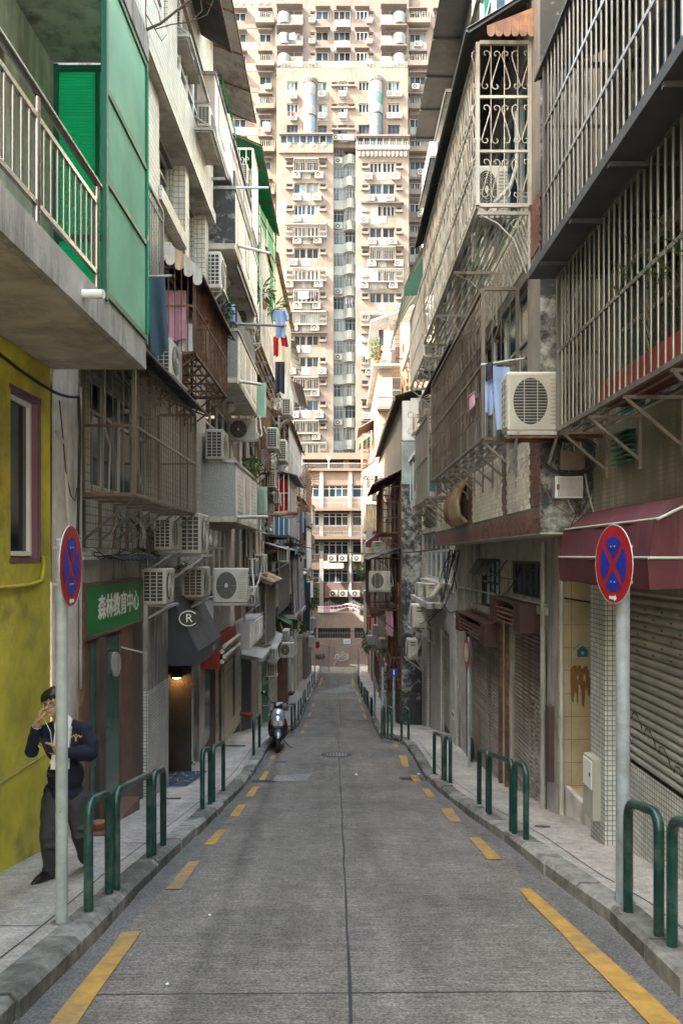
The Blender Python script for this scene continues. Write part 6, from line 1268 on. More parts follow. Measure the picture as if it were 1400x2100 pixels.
awning('curved rusty tin awning over the yellow beige cage', xl, 1.15, 30.2, 40.0, 5.9, 5.25, 'rust_sheet', .02, .25, props=0, m2='rust', sag=-.12)
for (ya, yb, zw, zo, d, m, lb) in ((24.5, 28.5, -.45, -.85, .85, 'rust_sheet', 'rusty scalloped tin awning behind the big air conditioner'), (28.6, 37.5, .55, .25, 1.0, 'tin_grey', 'wide grey tin awning over the lattice screens'), (26.8, 30.0, 4.75, 4.2, .7, 'tin_brown', 'brown wooden looking awning beside the air conditioners'), (22.0, 25.5, 5.75, 5.2, .7, 'tin_brown', 'brown awning under the tall beige cage'),
        (40, 46, -.6, -1.0, 1.0, 'tin_pale', 'pale rounded awning above the cream cage'), (47.5, 55, 2.3, 1.9, 1.0, 'tin_brown', 'brown tin awning on the pale tenement'), (27.2, 31.5, -2.95, -3.25, .75, 'tin_grey', 'crumpled tin canopy over the green door'), (33, 36, -2.5, -2.95, .85, 'tin_green', 'small pale green sheet canopy past the green door'), (55, 59.5, -1.6, -2.1, .9, 'tin_pale', 'far pale canopy before the sunlit corner house'), (42, 47, 3.6, 3.1, 1.0, 'tin_brown', 'maroon tin awning over the laundry cage')):
    awning(lb, xl, d, ya, yb, zw, zo, m, .02, .2, props=2, scallop=.08 if 'scalloped' in lb else 0)
# red curtained enclosure
en = thing('balcony_enclosure', 'boxed balcony with a red curtain above a blue panel and white bars', 'enclosed balcony', (xl, 32, .8)); Y = 30.5; xa, xb = xl, PX(592, Y); za, zm, zt = PZ(1097, Y), PZ(1052, Y), PZ(972, Y)
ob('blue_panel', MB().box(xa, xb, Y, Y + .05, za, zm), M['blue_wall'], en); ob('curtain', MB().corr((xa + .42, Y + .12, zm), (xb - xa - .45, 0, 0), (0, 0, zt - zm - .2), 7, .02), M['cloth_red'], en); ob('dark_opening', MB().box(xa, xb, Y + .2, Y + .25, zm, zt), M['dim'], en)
ob('side_panel', MB().box(xb - .04, xb, Y + .051, Y + 5.5, za, zt), M['tin_grey'], en); ob('floor', MB().box(xa, xb, Y, Y + 5.5, za - .08, za), M['tin_dark'], en); ob('roof', MB().hexa([(xa, Y - .2, zt + .25), (xb + .35, Y - .2, zt - .08), (xb + .35, Y + 5.8, zt - .08), (xa, Y + 5.8, zt + .25), (xa, Y - .2, zt + .29), (xb + .35, Y - .2, zt - .04), (xb + .35, Y + 5.8, zt - .04), (xa, Y + 5.8, zt + .29)]), M['tin_grey'], en)
for k in range(6): xx = xa + (xb - xa) * k / 5; ob('bar', MB().box(xx - .018, xx + .018, Y - .03, Y - .002, za, zt), M['white_bar'], en)
ob('bar', MB().box(xa, xb, Y - .032, Y - .004, zm + .02, zm + .06).box(xa, xb, Y - .032, Y - .004, (zm + zt) / 2, (zm + zt) / 2 + .03), M['white_bar'], en)
for k in range(3): ob('bracket', MB().bar((xb, Y + .3 + 2 * k, za - .1), (xl, Y + .3 + 2 * k, za - .8), .04), M['tin_grey'], en)
t = thing('hung_sheet', 'pale green glazed sheet hung beside the middle balcony', 'screen', (PX(536, 21.6), 21.6, 3.5)); xa, xb = PX(528, 21.6), PX(544, 21.6); za, zb = PZ(856, 21.6), PZ(785, 21.6); ob('pane', MB().box(xa, xb, 21.6, 21.63, za, zb), M['green_pale'], t); ob('frame', MB().bar((xa, 21.6, za), (xa, 21.6, zb), .03).bar((xb, 21.6, za), (xb, 21.6, zb), .03), M['alu'], t)
t = thing('pale_shutter_panel', 'pale green louvred panel below the trailing balcony plant', 'screen', (PX(537, 23), 23, 1.3)); ob('panel', MB().box(PX(527, 23), PX(548, 23), 23, 23.05, PZ(1058, 23), PZ(998, 23)), M['tin_pale'], t); ob('inset', MB().box(PX(530, 23), PX(543, 23), 22.98, 22.999, PZ(1054, 23), PZ(1004, 23)), M['green_pale'], t)
# lattice screens
for k, (ya, yb) in enumerate(((34.6, 37.0), (37.2, 41.5))):
    t = thing('lattice_screen', ['nearer pale carved lattice screen under the wide grey awning', 'farther pale carved lattice screen under the wide grey awning'][k], 'screen', (xl, ya, -2)); mb = MB(); X_ = xl + .95 + .1 * k
    for i in range(int((yb - ya) / .16)):
        y = ya + .16 * i; mb.bar((X_, y, -2.6), (X_ - .12, y + .45, .1), .05); mb.bar((X_, y + .45, -2.6), (X_ - .12, y, .1), .05)
    ob('lattice', mb, M['tin_grey'], t); ob('backing', MB().quad((X_ - .1, ya, -2.7), (X_ - .1, yb, -2.7), (X_ - .22, yb, .1), (X_ - .22, ya, .1)), M['concrete'], t); ob('sill', MB().box(xl, X_ + .1, ya, yb, -2.85, -2.65), M['tin_grey'], t)
# drying rack of radiating rods
rk = thing('drying_rack', 'fan shaped drying rack of thin rods jutting over the street', 'drying rack', (PX(612, 36), 36, 3.4)); c = Vector((PX(610, 36), 36, PZ(985, 36)))
for i in range(13): a = radians(-52 + 9.5 * i); ob('rod', MB().tube([c, c + Vector((cos(a) * 1.05, .2, sin(a) * .95))], .014, 5), M['rust'], rk)
for rr in (.5, .8): ob('arc', MB().tube([c + Vector((cos(a) * rr, .1, sin(a) * rr * .9)) for a in [radians(-52 + 9.5 * i) for i in range(13)]], .012, 5), M['rust'], rk)
# far air conditioners on the left, by what the picture shows: (px0, px1, py0, py1, distance, label)
for p0, p1, q0, q1, Y, lb in ((546, 569, 876, 920, 23.5, 'upper of two air conditioners beside the brown wooden looking awning'), (571, 587, 901, 945, 26.5, 'lower of two air conditioners beside the brown wooden looking awning'), (578, 596, 816, 851, 28.5, 'air conditioner beside the curly wire cage'), (569, 590, 1121, 1152, 29, 'air conditioner under the blue panel of the boxed balcony'), (604, 618, 1124, 1142, 39, 'air conditioner below the laundry crowded scroll cage'),
        (579, 592, 1292, 1320, 30, 'white gridded air conditioner above the green door'), (546, 566, 1330, 1354, 25.5, 'upper dark air conditioner beside the navy door'), (547, 564, 1360, 1388, 26, 'lower dark air conditioner beside the navy door'), (600, 612, 1270, 1292, 37, 'air conditioner under the nearer lattice screen'), (632, 644, 1306, 1328, 47, 'air conditioner low on the pale tenement, nearer'), (638, 648, 1268, 1284, 52, 'air conditioner low on the pale tenement, farther'), (622, 634, 1060, 1078, 46, 'air conditioner under the maroon tin awning'), (634, 644, 1098, 1114, 54, 'air conditioner beside the sunlit corner house'), (560, 573, 1010, 1032, 25.5, 'air conditioner hidden behind the trailing balcony plant')): acend(lb, p0, p1, q0, q1, Y, simple=Y > 40)
acface('air conditioner with its back to the street above the green door', 573, 603, 1318, 1347, 29.5)
for px, py, Y, m, w_, h_, lb in ((612, 1050, 42, 'cloth_blue', .6, 1.1, 'pale blue laundry in the rusty scroll cage'), (618, 1064, 43, 'cloth_dark', .5, 1.2, 'dark laundry in the rusty scroll cage'), (606, 1072, 41, 'cloth_white', .5, 1.0, 'white laundry in the rusty scroll cage'), (636, 1192, 46, 'cloth_white', .35, 1.0, 'white cloth hanging under the brown tin awning'), (631, 1194, 45.5, 'cloth_dark', .3, 1.2, 'dark cloth hanging under the brown tin awning'), (628, 1236, 43, 'cloth_dark', .4, 1.6, 'dark blue curtain in the cream cage'), (651, 1316, 62, 'red_dull', .3, .5, 'red cloth near the end wall'), (574, 742, 24.6, 'cloth_dark', .3, 1.0, 'dark cloth behind the beige bars'), (566, 690, 23.4, 'cloth_red', .16, .6, 'narrow red cloth behind the beige bars')): cloth('hanging_cloth', lb, 'laundry', (PX(px, Y), Y, PZ(py, Y)), w_, h_, m, 'x', 2, .04)
potted('hanging planter of beads and long leaves under the rust red canopy', (PX(540, 22.8), 22.8, PZ(632, 22.8)), (.2, .3, .35), 120, .07, .12, long=4); potted('spiky green plant poking out of the tall beige cage', (PX(562, 24.2), 24.2, PZ(640, 24.2)), (.2, .2, .2), 60, .08, .0, long=4.5)
nt_ = thing('green_net', 'bundle of green netting and creepers under the boxed balcony', 'netting', (PX(610, 36), 36, 0)); ob('net', leaves(MB(), (PX(608, 35), 35, PZ(1125, 35)), (.38, 1.0, .5), 320, .09, .6), M['green_rail'], nt_, kind='stuff')
potted('leafy plants in the cream bar cage', (PX(618, 40), 40, PZ(1300, 40)), (.3, .8, .35), 160, .07, .1); potted('dark green creeper beside the teal pipe', (PX(640, 50), 50, PZ(1250, 50)), (.3, .8, 1.2), 260, .12, .0)
wire('teal drainpipe on the pale tenement', [(xl + .7, 49.5, -.2), (xl + .7, 49.5, -3.6)], .14, 'glass_teal', 0, 'pipe', 'pipe', 2)
for k, (y, z0_, z1_) in enumerate(((22.1, 9, -1), (23.6, 8, 0), (27.6, 6, -3), (30.3, 3, -4), (36.9, 5, -5), (47.8, 4, -6))): wire(['pale drainpipe at the seam after the balcony house', 'thin pale pipe beside the hung green sheet', 'pale drainpipe at the cream tenement corner', 'brown drainpipe on the cream tenement', 'pale drainpipe at the grey tenement corner', 'pale drainpipe at the pale tenement corner'][k], [(xl + .12, y, z0_), (xl + .14, y, (z0_ + z1_) / 2), (xl + .12, y, z1_)], .05, 'pvc' if k != 3 else 'rust', 0, 'pipe', 'pipe', 2)
wire('white cable looping down over the brown mosaic wall', [(PX(541, 22), 21.9, PZ(1110, 22)), (PX(538, 22), 21.85, PZ(1165, 22)), (PX(523, 21), 21, PZ(1205, 21))], .02, 'cable_pale', .1)

# ================================================================ RIGHT ROW, FURTHER DOWN
xq = 2.88
R2 = building('white_tiled_house', 'white mosaic tiled house with green curtained windows', 'apartment house', (xq, 23, zp(23)))
holes = [(20.6, 26.6, -.75, .72), (19.4, 21.6, 2.2, 3.7), (19.6, 22.5, 5.0, 6.6), (19.6, 22.5, 8.2, 9.8), (19.6, 22.5, 11.2, 12.8)]
facade(R2, M['tile_white'], 'x', xq, 18.6, 27.6, -6.4, .98, [holes[0], (19.9, 22.4, -5.3, -2.1), (24.9, 26.0, -6.2, -2.2)], .16); facade(R2, M['pale_render'], 'x', xq, 18.6, 27.6, .98, 13.5, holes[1:], .16); mass(R2, M['pale_render'], xq + .22, 12, 18.62, 27.6, -6.4, 13.5); facade(R2, M['tile_white'], 'y', 18.6, xq, xq + .25, -6.4, .25, (), .01)
window(R2, 'x', xq + .12, *holes[0], -1, 5, 1, 'galv', ['glass_teal', 'glass_teal', 'glass_blue'], .09, .62)
for h in holes[1:]: window(R2, 'x', xq + .12, *h, -1, 3, 1, 'white', GL, .06, .65)
ob('sill', MB().box(xq - .14, xq, 20.4, 26.8, -.86, -.76).box(xq - .16, xq, 20.4, 26.8, .73, .85), M['concrete'], R2); ob('doorway', MB().box(xq + .1, xq + .15, 24.9, 26.0, -6.2, -2.2), M['navy'], R2)
shutter('narrow grey roller shutter in the white mosaic wall', 'x', xq + .1, 19.95, 22.35, -4.9, -2.1, -1, .085, 'slat')
ob('pillar', MB().box(xq - .1, xq - .002, 18.62, 19.8, -5.2, -.9), M['tile_white'], R2); pq = thing('poster', 'torn black printed notice low on the white mosaic pillar', 'notice', (xq - .1, 19.2, -4)); ob('paper', MB().box(xq - .108, xq - .102, 18.9, 19.4, -4.05, -3.85), M['white'], pq)
for k in range(4): ob('mark', MB().box(xq - .111, xq - .1085, 18.95 + .11 * k, 19.02 + .11 * k, -4.0, -3.9), M['black'], pq)
pl_ = thing('shop_lamp_box', 'small white fluorescent box beside the maroon housings', 'lamp', (PX(950, 17.4), 17.4, PZ(1275, 17.4))); ob('body', MB().box(PX(936, 17.4), PX(962, 17.4), 17.4, 17.7, PZ(1284, 17.4), PZ(1268, 17.4)), M['offwhite'], pl_); ob('hood', MB().box(PX(934, 17.4), PX(964, 17.4), 17.38, 17.72, PZ(1268, 17.4), PZ(1264, 17.4)), M['white'], pl_)
# bay window
by = thing('bay_window', 'teal glazed bay window beside the dark stained gable', 'bay window', (xq, 23.5, 2.2)); ya, yb = 22.6, 26.6; xb = xq - .5; za, zb = PZ(1008, 22.6), PZ(915, 22.6)
ob('sill_box', MB().box(xb, xq, ya, yb, za - .25, za), M['galv'], by); ob('head', MB().box(xb - .06, xq, ya - .06, yb + .06, zb, zb + .14), M['galv'], by)
for k in range(5): a = ya + (yb - ya) * k / 4; ob('mullion', MB().box(xb - .02, xb + .05, a - .04, a + .04, za, zb), M['galv'], by)
for k in range(4): a = ya + (yb - ya) * k / 4; ob('pane', MB().box(xb + .005, xb + .02, a + .04, a + (yb - ya) / 4 - .04, za, zb), M['glass_teal'], by)
ob('pane', MB().box(xb + .05, xq, ya + .01, ya + .03, za, zb), M['glass_teal'], by)
acs = ((871, 904, 709, 757, 20.5, 'big air conditioner on a black bracket beside the rusty sheet'), (864, 886, 812, 855, 22.5, 'middle one of the stacked air conditioners above the bay window'), (850, 866, 845, 884, 25, 'lowest of the stacked air conditioners above the bay window'), (872, 888, 853, 900, 21.5, 'air conditioner half hidden behind the long taupe cage'),
       (849, 866, 1020, 1054, 25.5, 'air conditioner just below the teal bay window'), (856, 873, 1195, 1226, 24.2, 'farther one of the pair of air conditioners under the green curtained windows'), (873, 894, 1197, 1228, 21.8, 'nearer one of the pair of air conditioners under the green curtained windows'), (845, 876, 1240, 1288, 23.0, 'large twin fan air conditioner low beside the stained gable'), (836, 857, 1312, 1352, 26.0, 'shaded air conditioner under the stained gable ledge'))
for p0, p1, q0, q1, Y, lb in acs: acend(lb, p0, p1, q0, q1, Y)
for px0, px1, py, Y, lb in ((860, 905, 764, 20.3, 'black angle bracket under the big air conditioner by the rusty sheet'),):
    t = thing('bracket', lb, 'bracket', (PX(px0, Y), Y, PZ(py, Y))); a, b, z = PX(px0, Y), xq, PZ(py, Y); ob('tray', MB().box(a, b, Y, Y + 1.0, z, z + .05), M['black'], t); ob('arm', MB().tube([(PX(884, Y), Y - .3, PZ(712, Y)), (PX(852, Y), Y - .3, PZ(711, Y)), (PX(838, Y), Y - .3, PZ(753, Y)), (PX(868, Y), Y - .3, PZ(760, Y))], .022, 6), M['black'], t)
lg = thing('rack', 'long steel rack of triangular brackets below the striped awning', 'rack', (xq, 24, 7)); 
for k in range(7): y = 20.5 + k * 1.0; ob('bracket', MB().bar((xq - .75, y, 6.5 - .0), (xq, y, 6.5), .03).bar((xq - .75, y, 6.5), (xq, y, 5.9), .03), M['rust'], lg)
ob('board', MB().box(xq - .78, xq - .72, 20.3, 26.8, 6.4, 6.75), M['galv'], lg)
t = thing('platform', 'dark concrete ledge slab under the pair of air conditioners', 'ledge', (xq, 24, -1.35)); ob('slab', MB().box(xq - .55, xq, 21.0, 26, -1.45, -1.3), M['concrete'], t)
wire('thick white pipe bending under the pair of air conditioners', [(PX(905, 21.5), 21.5, PZ(1172, 21.5)), (PX(902, 21.5), 21.5, PZ(1200, 21.5)), (PX(886, 21.5), 21.5, PZ(1224, 21.5))], .07, 'pvc', 0, 'pipe', 'pipe', 4)
for k, (y, a, b_) in enumerate(((18.75, 14, -5), (22.7, 14, 3), (23.3, 13, 3))): wire(['grey pipe at the corner of the white tiled house', 'first tall pipe above the teal bay window', 'second tall pipe above the teal bay window'][k], [(xq - .08, y, a), (xq - .08, y, b_)], .05, 'pvc', 0, 'pipe', 'pipe', 2)
t = thing('cable_bundle', 'messy knot of black cables at the corner of the overhanging house', 'cables', (2.6, 18.7, -.2))
for k in range(14): p = Vector((2.75 + R.uniform(-.1, .1), 18.65 + R.uniform(-.2, .4), .15)); q = p + Vector((R.uniform(-.35, .1), R.uniform(-.3, .6), R.uniform(-1.4, -.4))); ob('cable', MB().tube([p, p.lerp(q, .5) + Vector((R.uniform(-.15, .15), 0, R.uniform(-.1, .1))), q], .012, 5), M['cable'], t)
wire('black cable looping across the white mosaic wall', [(2.7, 17.6, .1), (2.72, 19.5, -1.0), (2.75, 22, -1.6), (2.4, 27.8, -2.9)], .016, 'cable', .1); wire('second black cable across the white mosaic wall', [(2.75, 18.7, -1.35), (2.75, 21, -1.2), (2.6, 24, -1.9), (2.3, 27.8, -3.1)], .014, 'cable', .15)
bn = thing('bin', 'dark wheel of a scooter poking out by the round sign pole', 'wheel', G(955, 1562, PAVE)); c = G(957, 1566, PAVE) + Vector((.12, .3, .24)); ob('tyre', MB().tube([c + Vector((0, cos(2 * pi * i / 20) * .2, sin(2 * pi * i / 20) * .2)) for i in range(20)], .05, 8, closed=True), M['rubber'], bn); ob('hub', MB().disc(c, .14, (-1, 0, 0), 16, .03), M['tin_dark'], bn)
# stained gable house
x3 = 2.17; R3 = building('stained_gable_house', 'house with a black stained gable wall and a tin gable top', 'apartment house', (x3, 34, zp(34)))
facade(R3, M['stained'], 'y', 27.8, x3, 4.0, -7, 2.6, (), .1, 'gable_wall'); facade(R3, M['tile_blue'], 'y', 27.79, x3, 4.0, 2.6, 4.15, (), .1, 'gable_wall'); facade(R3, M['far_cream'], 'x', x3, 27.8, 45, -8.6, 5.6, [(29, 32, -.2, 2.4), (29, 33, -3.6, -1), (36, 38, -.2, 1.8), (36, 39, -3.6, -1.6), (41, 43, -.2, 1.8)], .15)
for h in ((29, 32, -.2, 2.4), (29, 33, -3.6, -1), (36, 38, -.2, 1.8), (36, 39, -3.6, -1.6), (41, 43, -.2, 1.8)): window(R3, 'x', x3 + .12, *h, -1, 3, 1, 'tin_brown', GL, .06)
mass(R3, M['cream_render'], x3 + .2, 11, 27.92, 45, -8.6, 5.6)
for k in range(6): a = x3 + .02 + .3 * k; ob('tin_panel', MB().box(a, a + .29, 27.76, 27.785, 4.17, 5.6 + .1 * k), M['galv'], R3)
for k in range(3):
    for z in (4.5, 5.1): ob('rivet_ring', MB().tube([(x3 + .32 + .6 * k + .1 * cos(q), 27.755, z + .1 * sin(q)) for q in [2 * pi * i / 12 for i in range(12)]], .012, 4, closed=True), M['tin_grey'], R3)
rf = MB(); rf.corr((x3 - .28, 27.5, 5.72), (0, 17.6, 0), (3.2, 0, 1.0), 60, .04); ob('roof', rf, M['tin_dark'], R3); ob('eave', MB().box(x3 - .3, x3 - .25, 27.5, 45, 5.55, 5.72), M['timber'], R3); ob('red_trim', MB().box(x3 - .03, x3 - .002, 28, 45, 2.62, 2.72), M['red_dull'], R3)
cage('rusty brown window cage high on the stained gable house', x3, .66, 28.2, 32.6, .85, 2.55, .2, 'rust', (.33, .66), .018, bracket=5, bar_n=5); awning('dark tin awning over the rusty brown cage on the gable house', x3, 1.05, 27.9, 33.4, 3.15, 2.6, 'timber_dark', .02, .2, props=0)
cage('dark rusty balcony cage with a large fan unit', x3, 1.1, 28.4, 33.5, -2.0, -.1, .2, 'rust', (.35,), .018, bracket=4, bar_n=5); awning('dark sloping tin roof over the cage with the fan unit', x3, 1.2, 28.0, 34, .3, -.12, 'timber_dark', .015, .2, props=0)
acface('large fan unit facing up the street in the dark rusty balcony cage', 757, 800, 1171, 1211, 28.3); acend('grey air conditioner sticking out beyond the rusty brown cage', 764, 784, 1110, 1140, 34.5)
cage('low rusty cage near the blue street sign', x3, .75, 29, 33, -5.0, -4.0, .2, 'rust', (.5,), .016, bracket=3, bar_n=5); cage('lowest dark grille beside the shaded air conditioner', x3, .4, 27.95, 29.6, -4.5, -3.7, .15, 'rust', (.5,), .014, bracket=2, bar_n=5)
cloth('pink_cloth', 'pale pink cloth hanging beside the dark balcony cage', 'laundry', (PX(797, 28.6), 28.6, PZ(1252, 28.6)), .3, .95, 'cloth_pink', 'x', 2, .04, .2, .05); cloth('brown_cloth', 'dark brown sheet hanging low on the gable house', 'laundry', (PX(803, 30), 30, PZ(1300, 30)), .4, .9, 'timber', 'x', 2, .03)
t = thing('visor', 'dark tilted tin visor jutting out below the fan unit', 'canopy', (1.4, 31, -2.6)); ob('sheet', MB().hexa([(PX(762, 30), 30, PZ(1268, 30)), (x3, 30, PZ(1250, 30)), (x3, 33, PZ(1250, 30)), (PX(762, 30), 33, PZ(1268, 30)), (PX(762, 30), 30, PZ(1258, 30)), (x3, 30, PZ(1244, 30)), (x3, 33, PZ(1244, 30)), (PX(762, 30), 33, PZ(1258, 30))]), M['timber'], t)
# rusty sheet box above the gable roof
rs_ = thing('rusty_sheet', 'tall rust streaked cream sheet metal panel above the tin gable', 'sheet metal', (3, 33, 8)); Y = 33.0; xa, xb = PX(821, Y), PX(863, Y)
for k in range(4):
    a, b = xa + (xb - xa) * k / 4, xa + (xb - xa) * (k + 1) / 4 - .01
    ob('upper_sheet', MB().box(a, b, Y - .01 * (k % 2), Y + .05, PZ(735, Y) + .03, PZ(661, Y)), M['rust_sheet'], rs_); ob('lower_sheet', MB().box(a, b, Y - .01 * (k % 2), Y + .05, PZ(808, Y), PZ(735, Y) - .03), M['rust_sheet'], rs_)
blot = MB()
for k in range(26):
    u, v = R.uniform(.05, .95), R.random(); up = R.random() < .25; z = (PZ(735, Y) + .1 + v * 1.3) if up else (PZ(805, Y) + v * 1.3); xx = xa + (xb - xa) * u; h, w_ = R.uniform(.08, .38), R.uniform(.02, .055); n_ = 9; blot.add([(xx + w_ * cos(2 * pi * i / n_) * R.uniform(.6, 1.3), Y - .013, z + h * sin(2 * pi * i / n_) * R.uniform(.7, 1.2)) for i in range(n_)], [tuple(range(n_))])
ob('rust_blotch', blot, M['rust'], rs_); ob('bar', MB().box(xa - .03, xb, Y - .03, Y + .06, PZ(735, Y) - .025, PZ(735, Y) + .025).box(xa - .03, xb, Y - .03, Y + .06, PZ(812, Y), PZ(808, Y)), M['rust'], rs_); ob('leg', MB().box(xa + .1, xa + .16, Y + .06, Y + .12, 5.8, PZ(662, Y)).box(xb - .16, xb - .1, Y + .06, Y + .12, 5.8, PZ(662, Y)), M['rust'], rs_)
tg2 = thing('wire_grid', 'wire mesh grid standing beside the rusty sheet panel', 'mesh fence', (2.3, 34, 8)); mb = MB(); Y = 34
for k in range(9): xx = PX(805 + 2.2 * k, Y); mb.box(xx - .008, xx + .008, Y, Y + .016, PZ(800, Y), PZ(645, Y))
for k in range(16): z = PZ(800 - 9.5 * k, Y); mb.box(PX(805, Y), PX(823, Y), Y - .016, Y, z - .008, z + .008)
ob('mesh', mb, M['rust'], tg2)
# tall house with the roof terrace
x4 = 2.3; R4 = building('terrace_house', 'sunlit cream house with a laundry terrace on its roof', 'apartment house', (x4, 53, zp(50))); Y = 48.0
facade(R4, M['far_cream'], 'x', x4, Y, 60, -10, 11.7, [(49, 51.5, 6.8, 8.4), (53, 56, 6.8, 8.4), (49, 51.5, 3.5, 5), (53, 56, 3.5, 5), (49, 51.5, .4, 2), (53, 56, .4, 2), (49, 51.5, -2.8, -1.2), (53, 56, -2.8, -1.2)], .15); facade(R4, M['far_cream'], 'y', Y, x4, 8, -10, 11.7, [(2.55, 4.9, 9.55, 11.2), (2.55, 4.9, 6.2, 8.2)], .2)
for a in (49, 53):
    for z in (6.8, 3.5, .4, -2.8): window(R4, 'x', x4 + .12, a, a + 2.5, z, z + 1.6, -1, 2, 1, 'alu', GL, .07)
window(R4, 'y', Y + .15, 2.55, 4.9, 9.55, 11.2, -1, 4, 2, 'alu', ['glass_dark', 'glass_green', 'curtain'], .07); window(R4, 'y', Y + .15, 2.55, 4.9, 6.2, 8.2, -1, 3, 1, 'alu', ['tin_brown' if False else 'curtain', 'glass_dark'], .07)
mass(R4, M['far_cream'], x4 + .25, 10, Y + .22, 60, -10, 11.7); ob('balcony', MB().box(x4 - .1, 5, Y - .9, Y, 9.0, 9.15), M['podium'], R4)
for k in range(14): xx = x4 - .05 + k * .19; ob('baluster', MB().tube([(xx, Y - .85, 9.15), (xx, Y - .85, 9.4), (xx, Y - .85, 9.7)], [.05, .08, .05], 6), M['far_white'], R4)
ob('balustrade_rail', MB().box(x4 - .12, 5, Y - .92, Y - .78, 9.7, 9.78), M['podium'], R4); ob('terrace_floor', MB().box(x4 - .35, 5, Y - .8, 60, 11.7, 11.82), M['tin_grey'], R4)
for xx, yy in ((x4 + .55, Y - .6), (x4 - .2, Y + 5), (4.9, Y - .6)): ob('terrace_post', MB().box(xx - .06, xx + .06, yy - .06, yy + .06, 11.82, 14.6), M['far_white'], R4)
ob('terrace_roof', MB().hexa([(x4 - .5, Y - 1, 14.3), (5.2, Y - 1, 15.5), (5.2, 56, 15.5), (x4 - .5, 56, 14.3), (x4 - .5, Y - 1, 14.42), (5.2, Y - 1, 15.62), (5.2, 56, 15.62), (x4 - .5, 56, 14.42)]), M['tin_grey'], R4); facade(R4, M['far_white'], 'y', 53, x4, 5, 11.8, 14.4, (), .1, 'terrace_wall')
for k, (px, m, w_, h_, lb) in enumerate(((781, 'cloth_dark', .3, 1.0, 'dark shirt on the roof terrace line'), (791, 'cloth_white', .6, 1.9, 'large white sheet on the roof terrace line'), (787, 'cloth_pink', .3, .8, 'pink cloth on the roof terrace line'), (778, 'cloth_red', .25, .9, 'red cloth low on the roof terrace line'), (803, 'cloth_white', .45, 1.2, 'second white cloth on the roof terrace line'), (815, 'cloth_dark', .25, 1.0, 'black trousers on the roof terrace line'))): cloth('hanging_cloth', lb, 'laundry', (PX(px, 48.3), 48.3 + .05 * k, 14.2 - (1.0 if 'low' in lb or 'trousers' in lb else 0)), w_, h_, m, 'x', 2, .05)
potted('bushy sunlit plant on the corner of the roof terrace', (PX(772, 47.6), 47.6, 11.85), (.25, .3, .8), 200, .12, .15)
R5 = lfar('ochre_house', 'ochre lit house at the far end of the right row', 'far_cream', 60, 72, 8.5, (-7, -4, -1, 2, 5), 2.45)
for (ya, yb, z0, z1, d, m, lb) in ((49, 53.5, 3.3, 5.3, .75, 'cream_bar', 'cream bar cage with a ribbed lower panel under the yellow striped awning'), (50, 55, -5.2, -2.6, .7, 'white_bar', 'white bar cage lined with red and pink sheets'), (55, 59, .2, 2.3, .8, 'cream_bar', 'cream cage farther along the terrace house'), (61, 66, 2.6, 4.8, .7, 'white_bar', 'white cage on the ochre house, upper'), (61, 66, -1.2, .8, .7, 'cream_bar', 'cream cage on the ochre house, lower'), (54, 58, 6.4, 8.6, .8, 'rust', 'rusty cage high on the terrace house'), (62, 67, 6.0, 8.0, .7, 'rust', 'topmost rusty cage on the ochre house')): cage(lb, x4 if ya < 60 else 2.45, d, ya, yb, z0, z1, .3, m, (.5,), .022, bracket=3, bar_n=5)
for y0_, y1_, z0_, z1_, m, lb in ((49.05, 53.4, 1.6, 3.25, 'tin_pale', 'ribbed cream panel below the cream bar cage'), ):
    t = thing('ribbed_panel', lb, 'panel', (x4 - .7, 51, 2)); p = MB(); p.corr((x4 - .76, y0_, z0_), (0, y1_ - y0_, 0), (0, 0, z1_ - z0_), 16, .03); p.corr((x4 - .76, y0_, z0_), (.76, 0, 0), (0, 0, z1_ - z0_), 5, .03); ob('sheet', p, M['tin_beige'], t); ob('floor', MB().box(x4 - .76, x4, y0_, y1_, z0_ - .06, z0_), M['timber'], t)
t = thing('cloth_panel', 'red and pink sheets tied inside the white bar cage', 'cloth', (x4 - .6, 51, -4)); 
for k, m in enumerate(('tin_brown', 'cloth_red', 'cloth_pink', 'red_dull')): ob('sheet', MB().box(x4 - .68 + .17 * k, x4 - .52 + .17 * k, 50.04, 50.07, -5.1 + .3 * (k % 2), -2.7), M[m], t)
striped_awning('yellow and white striped awning with a blue valance on the terrace house', x4, .9, 48.6, 53.6, 6.1, 5.4, 'cloth_white', 'orange', 8, .3); striped_awning('red and white striped awning beside the grey air conditioner', x4, .9, 44.6, 47.6, 1.4, .8, 'maroon', 'cloth_white', 7, .3); striped_awning('small orange striped awning above the red awning', x4, .8, 54.5, 58, 3.3, 2.7, 'cloth_white', 'orange', 7, .25)
awning('pale scalloped awning above the red lined cage', x4, .9, 49.6, 55.5, -1.9, -2.3, 'tin_pale', .03, .3, props=0); awning('green sheet awning near the end building', 2.45, 1.0, 60.5, 64.5, 9.6, 8.9, 'tin_green', .03, .3, props=0); awning('dark wooden awning on the terrace house street side', x4, 1.1, 54, 58.5, 9.6, 9.0, 'timber', .03, .3, props=0)
potted('sunlit leafy bush on a ledge beside the striped awnings', (PX(744, 46), 46, PZ(1192, 46)), (.35, .6, .5), 240, .13, .15); potted('dark leafy plant low on the right row', (PX(754, 47), 47, PZ(1340, 47)), (.3, .6, .7), 200, .12, .12)
for p0, p1, q0, q1, Y, lb in ((754, 768, 1304, 1322, 45.5, 'air conditioner below the red lined cage'), (742, 752, 1118, 1134, 56, 'air conditioner under the small orange awning'), (740, 750, 1190, 1212, 50, 'air conditioner beside the sunlit bush'), (751, 764, 1085, 1108, 48.5, 'air conditioner on the ribbed cream panel'), (738, 746, 1250, 1262, 60, 'air conditioner near the end building on the right')): acend(lb, p0, p1, q0, q1, Y, simple=True)
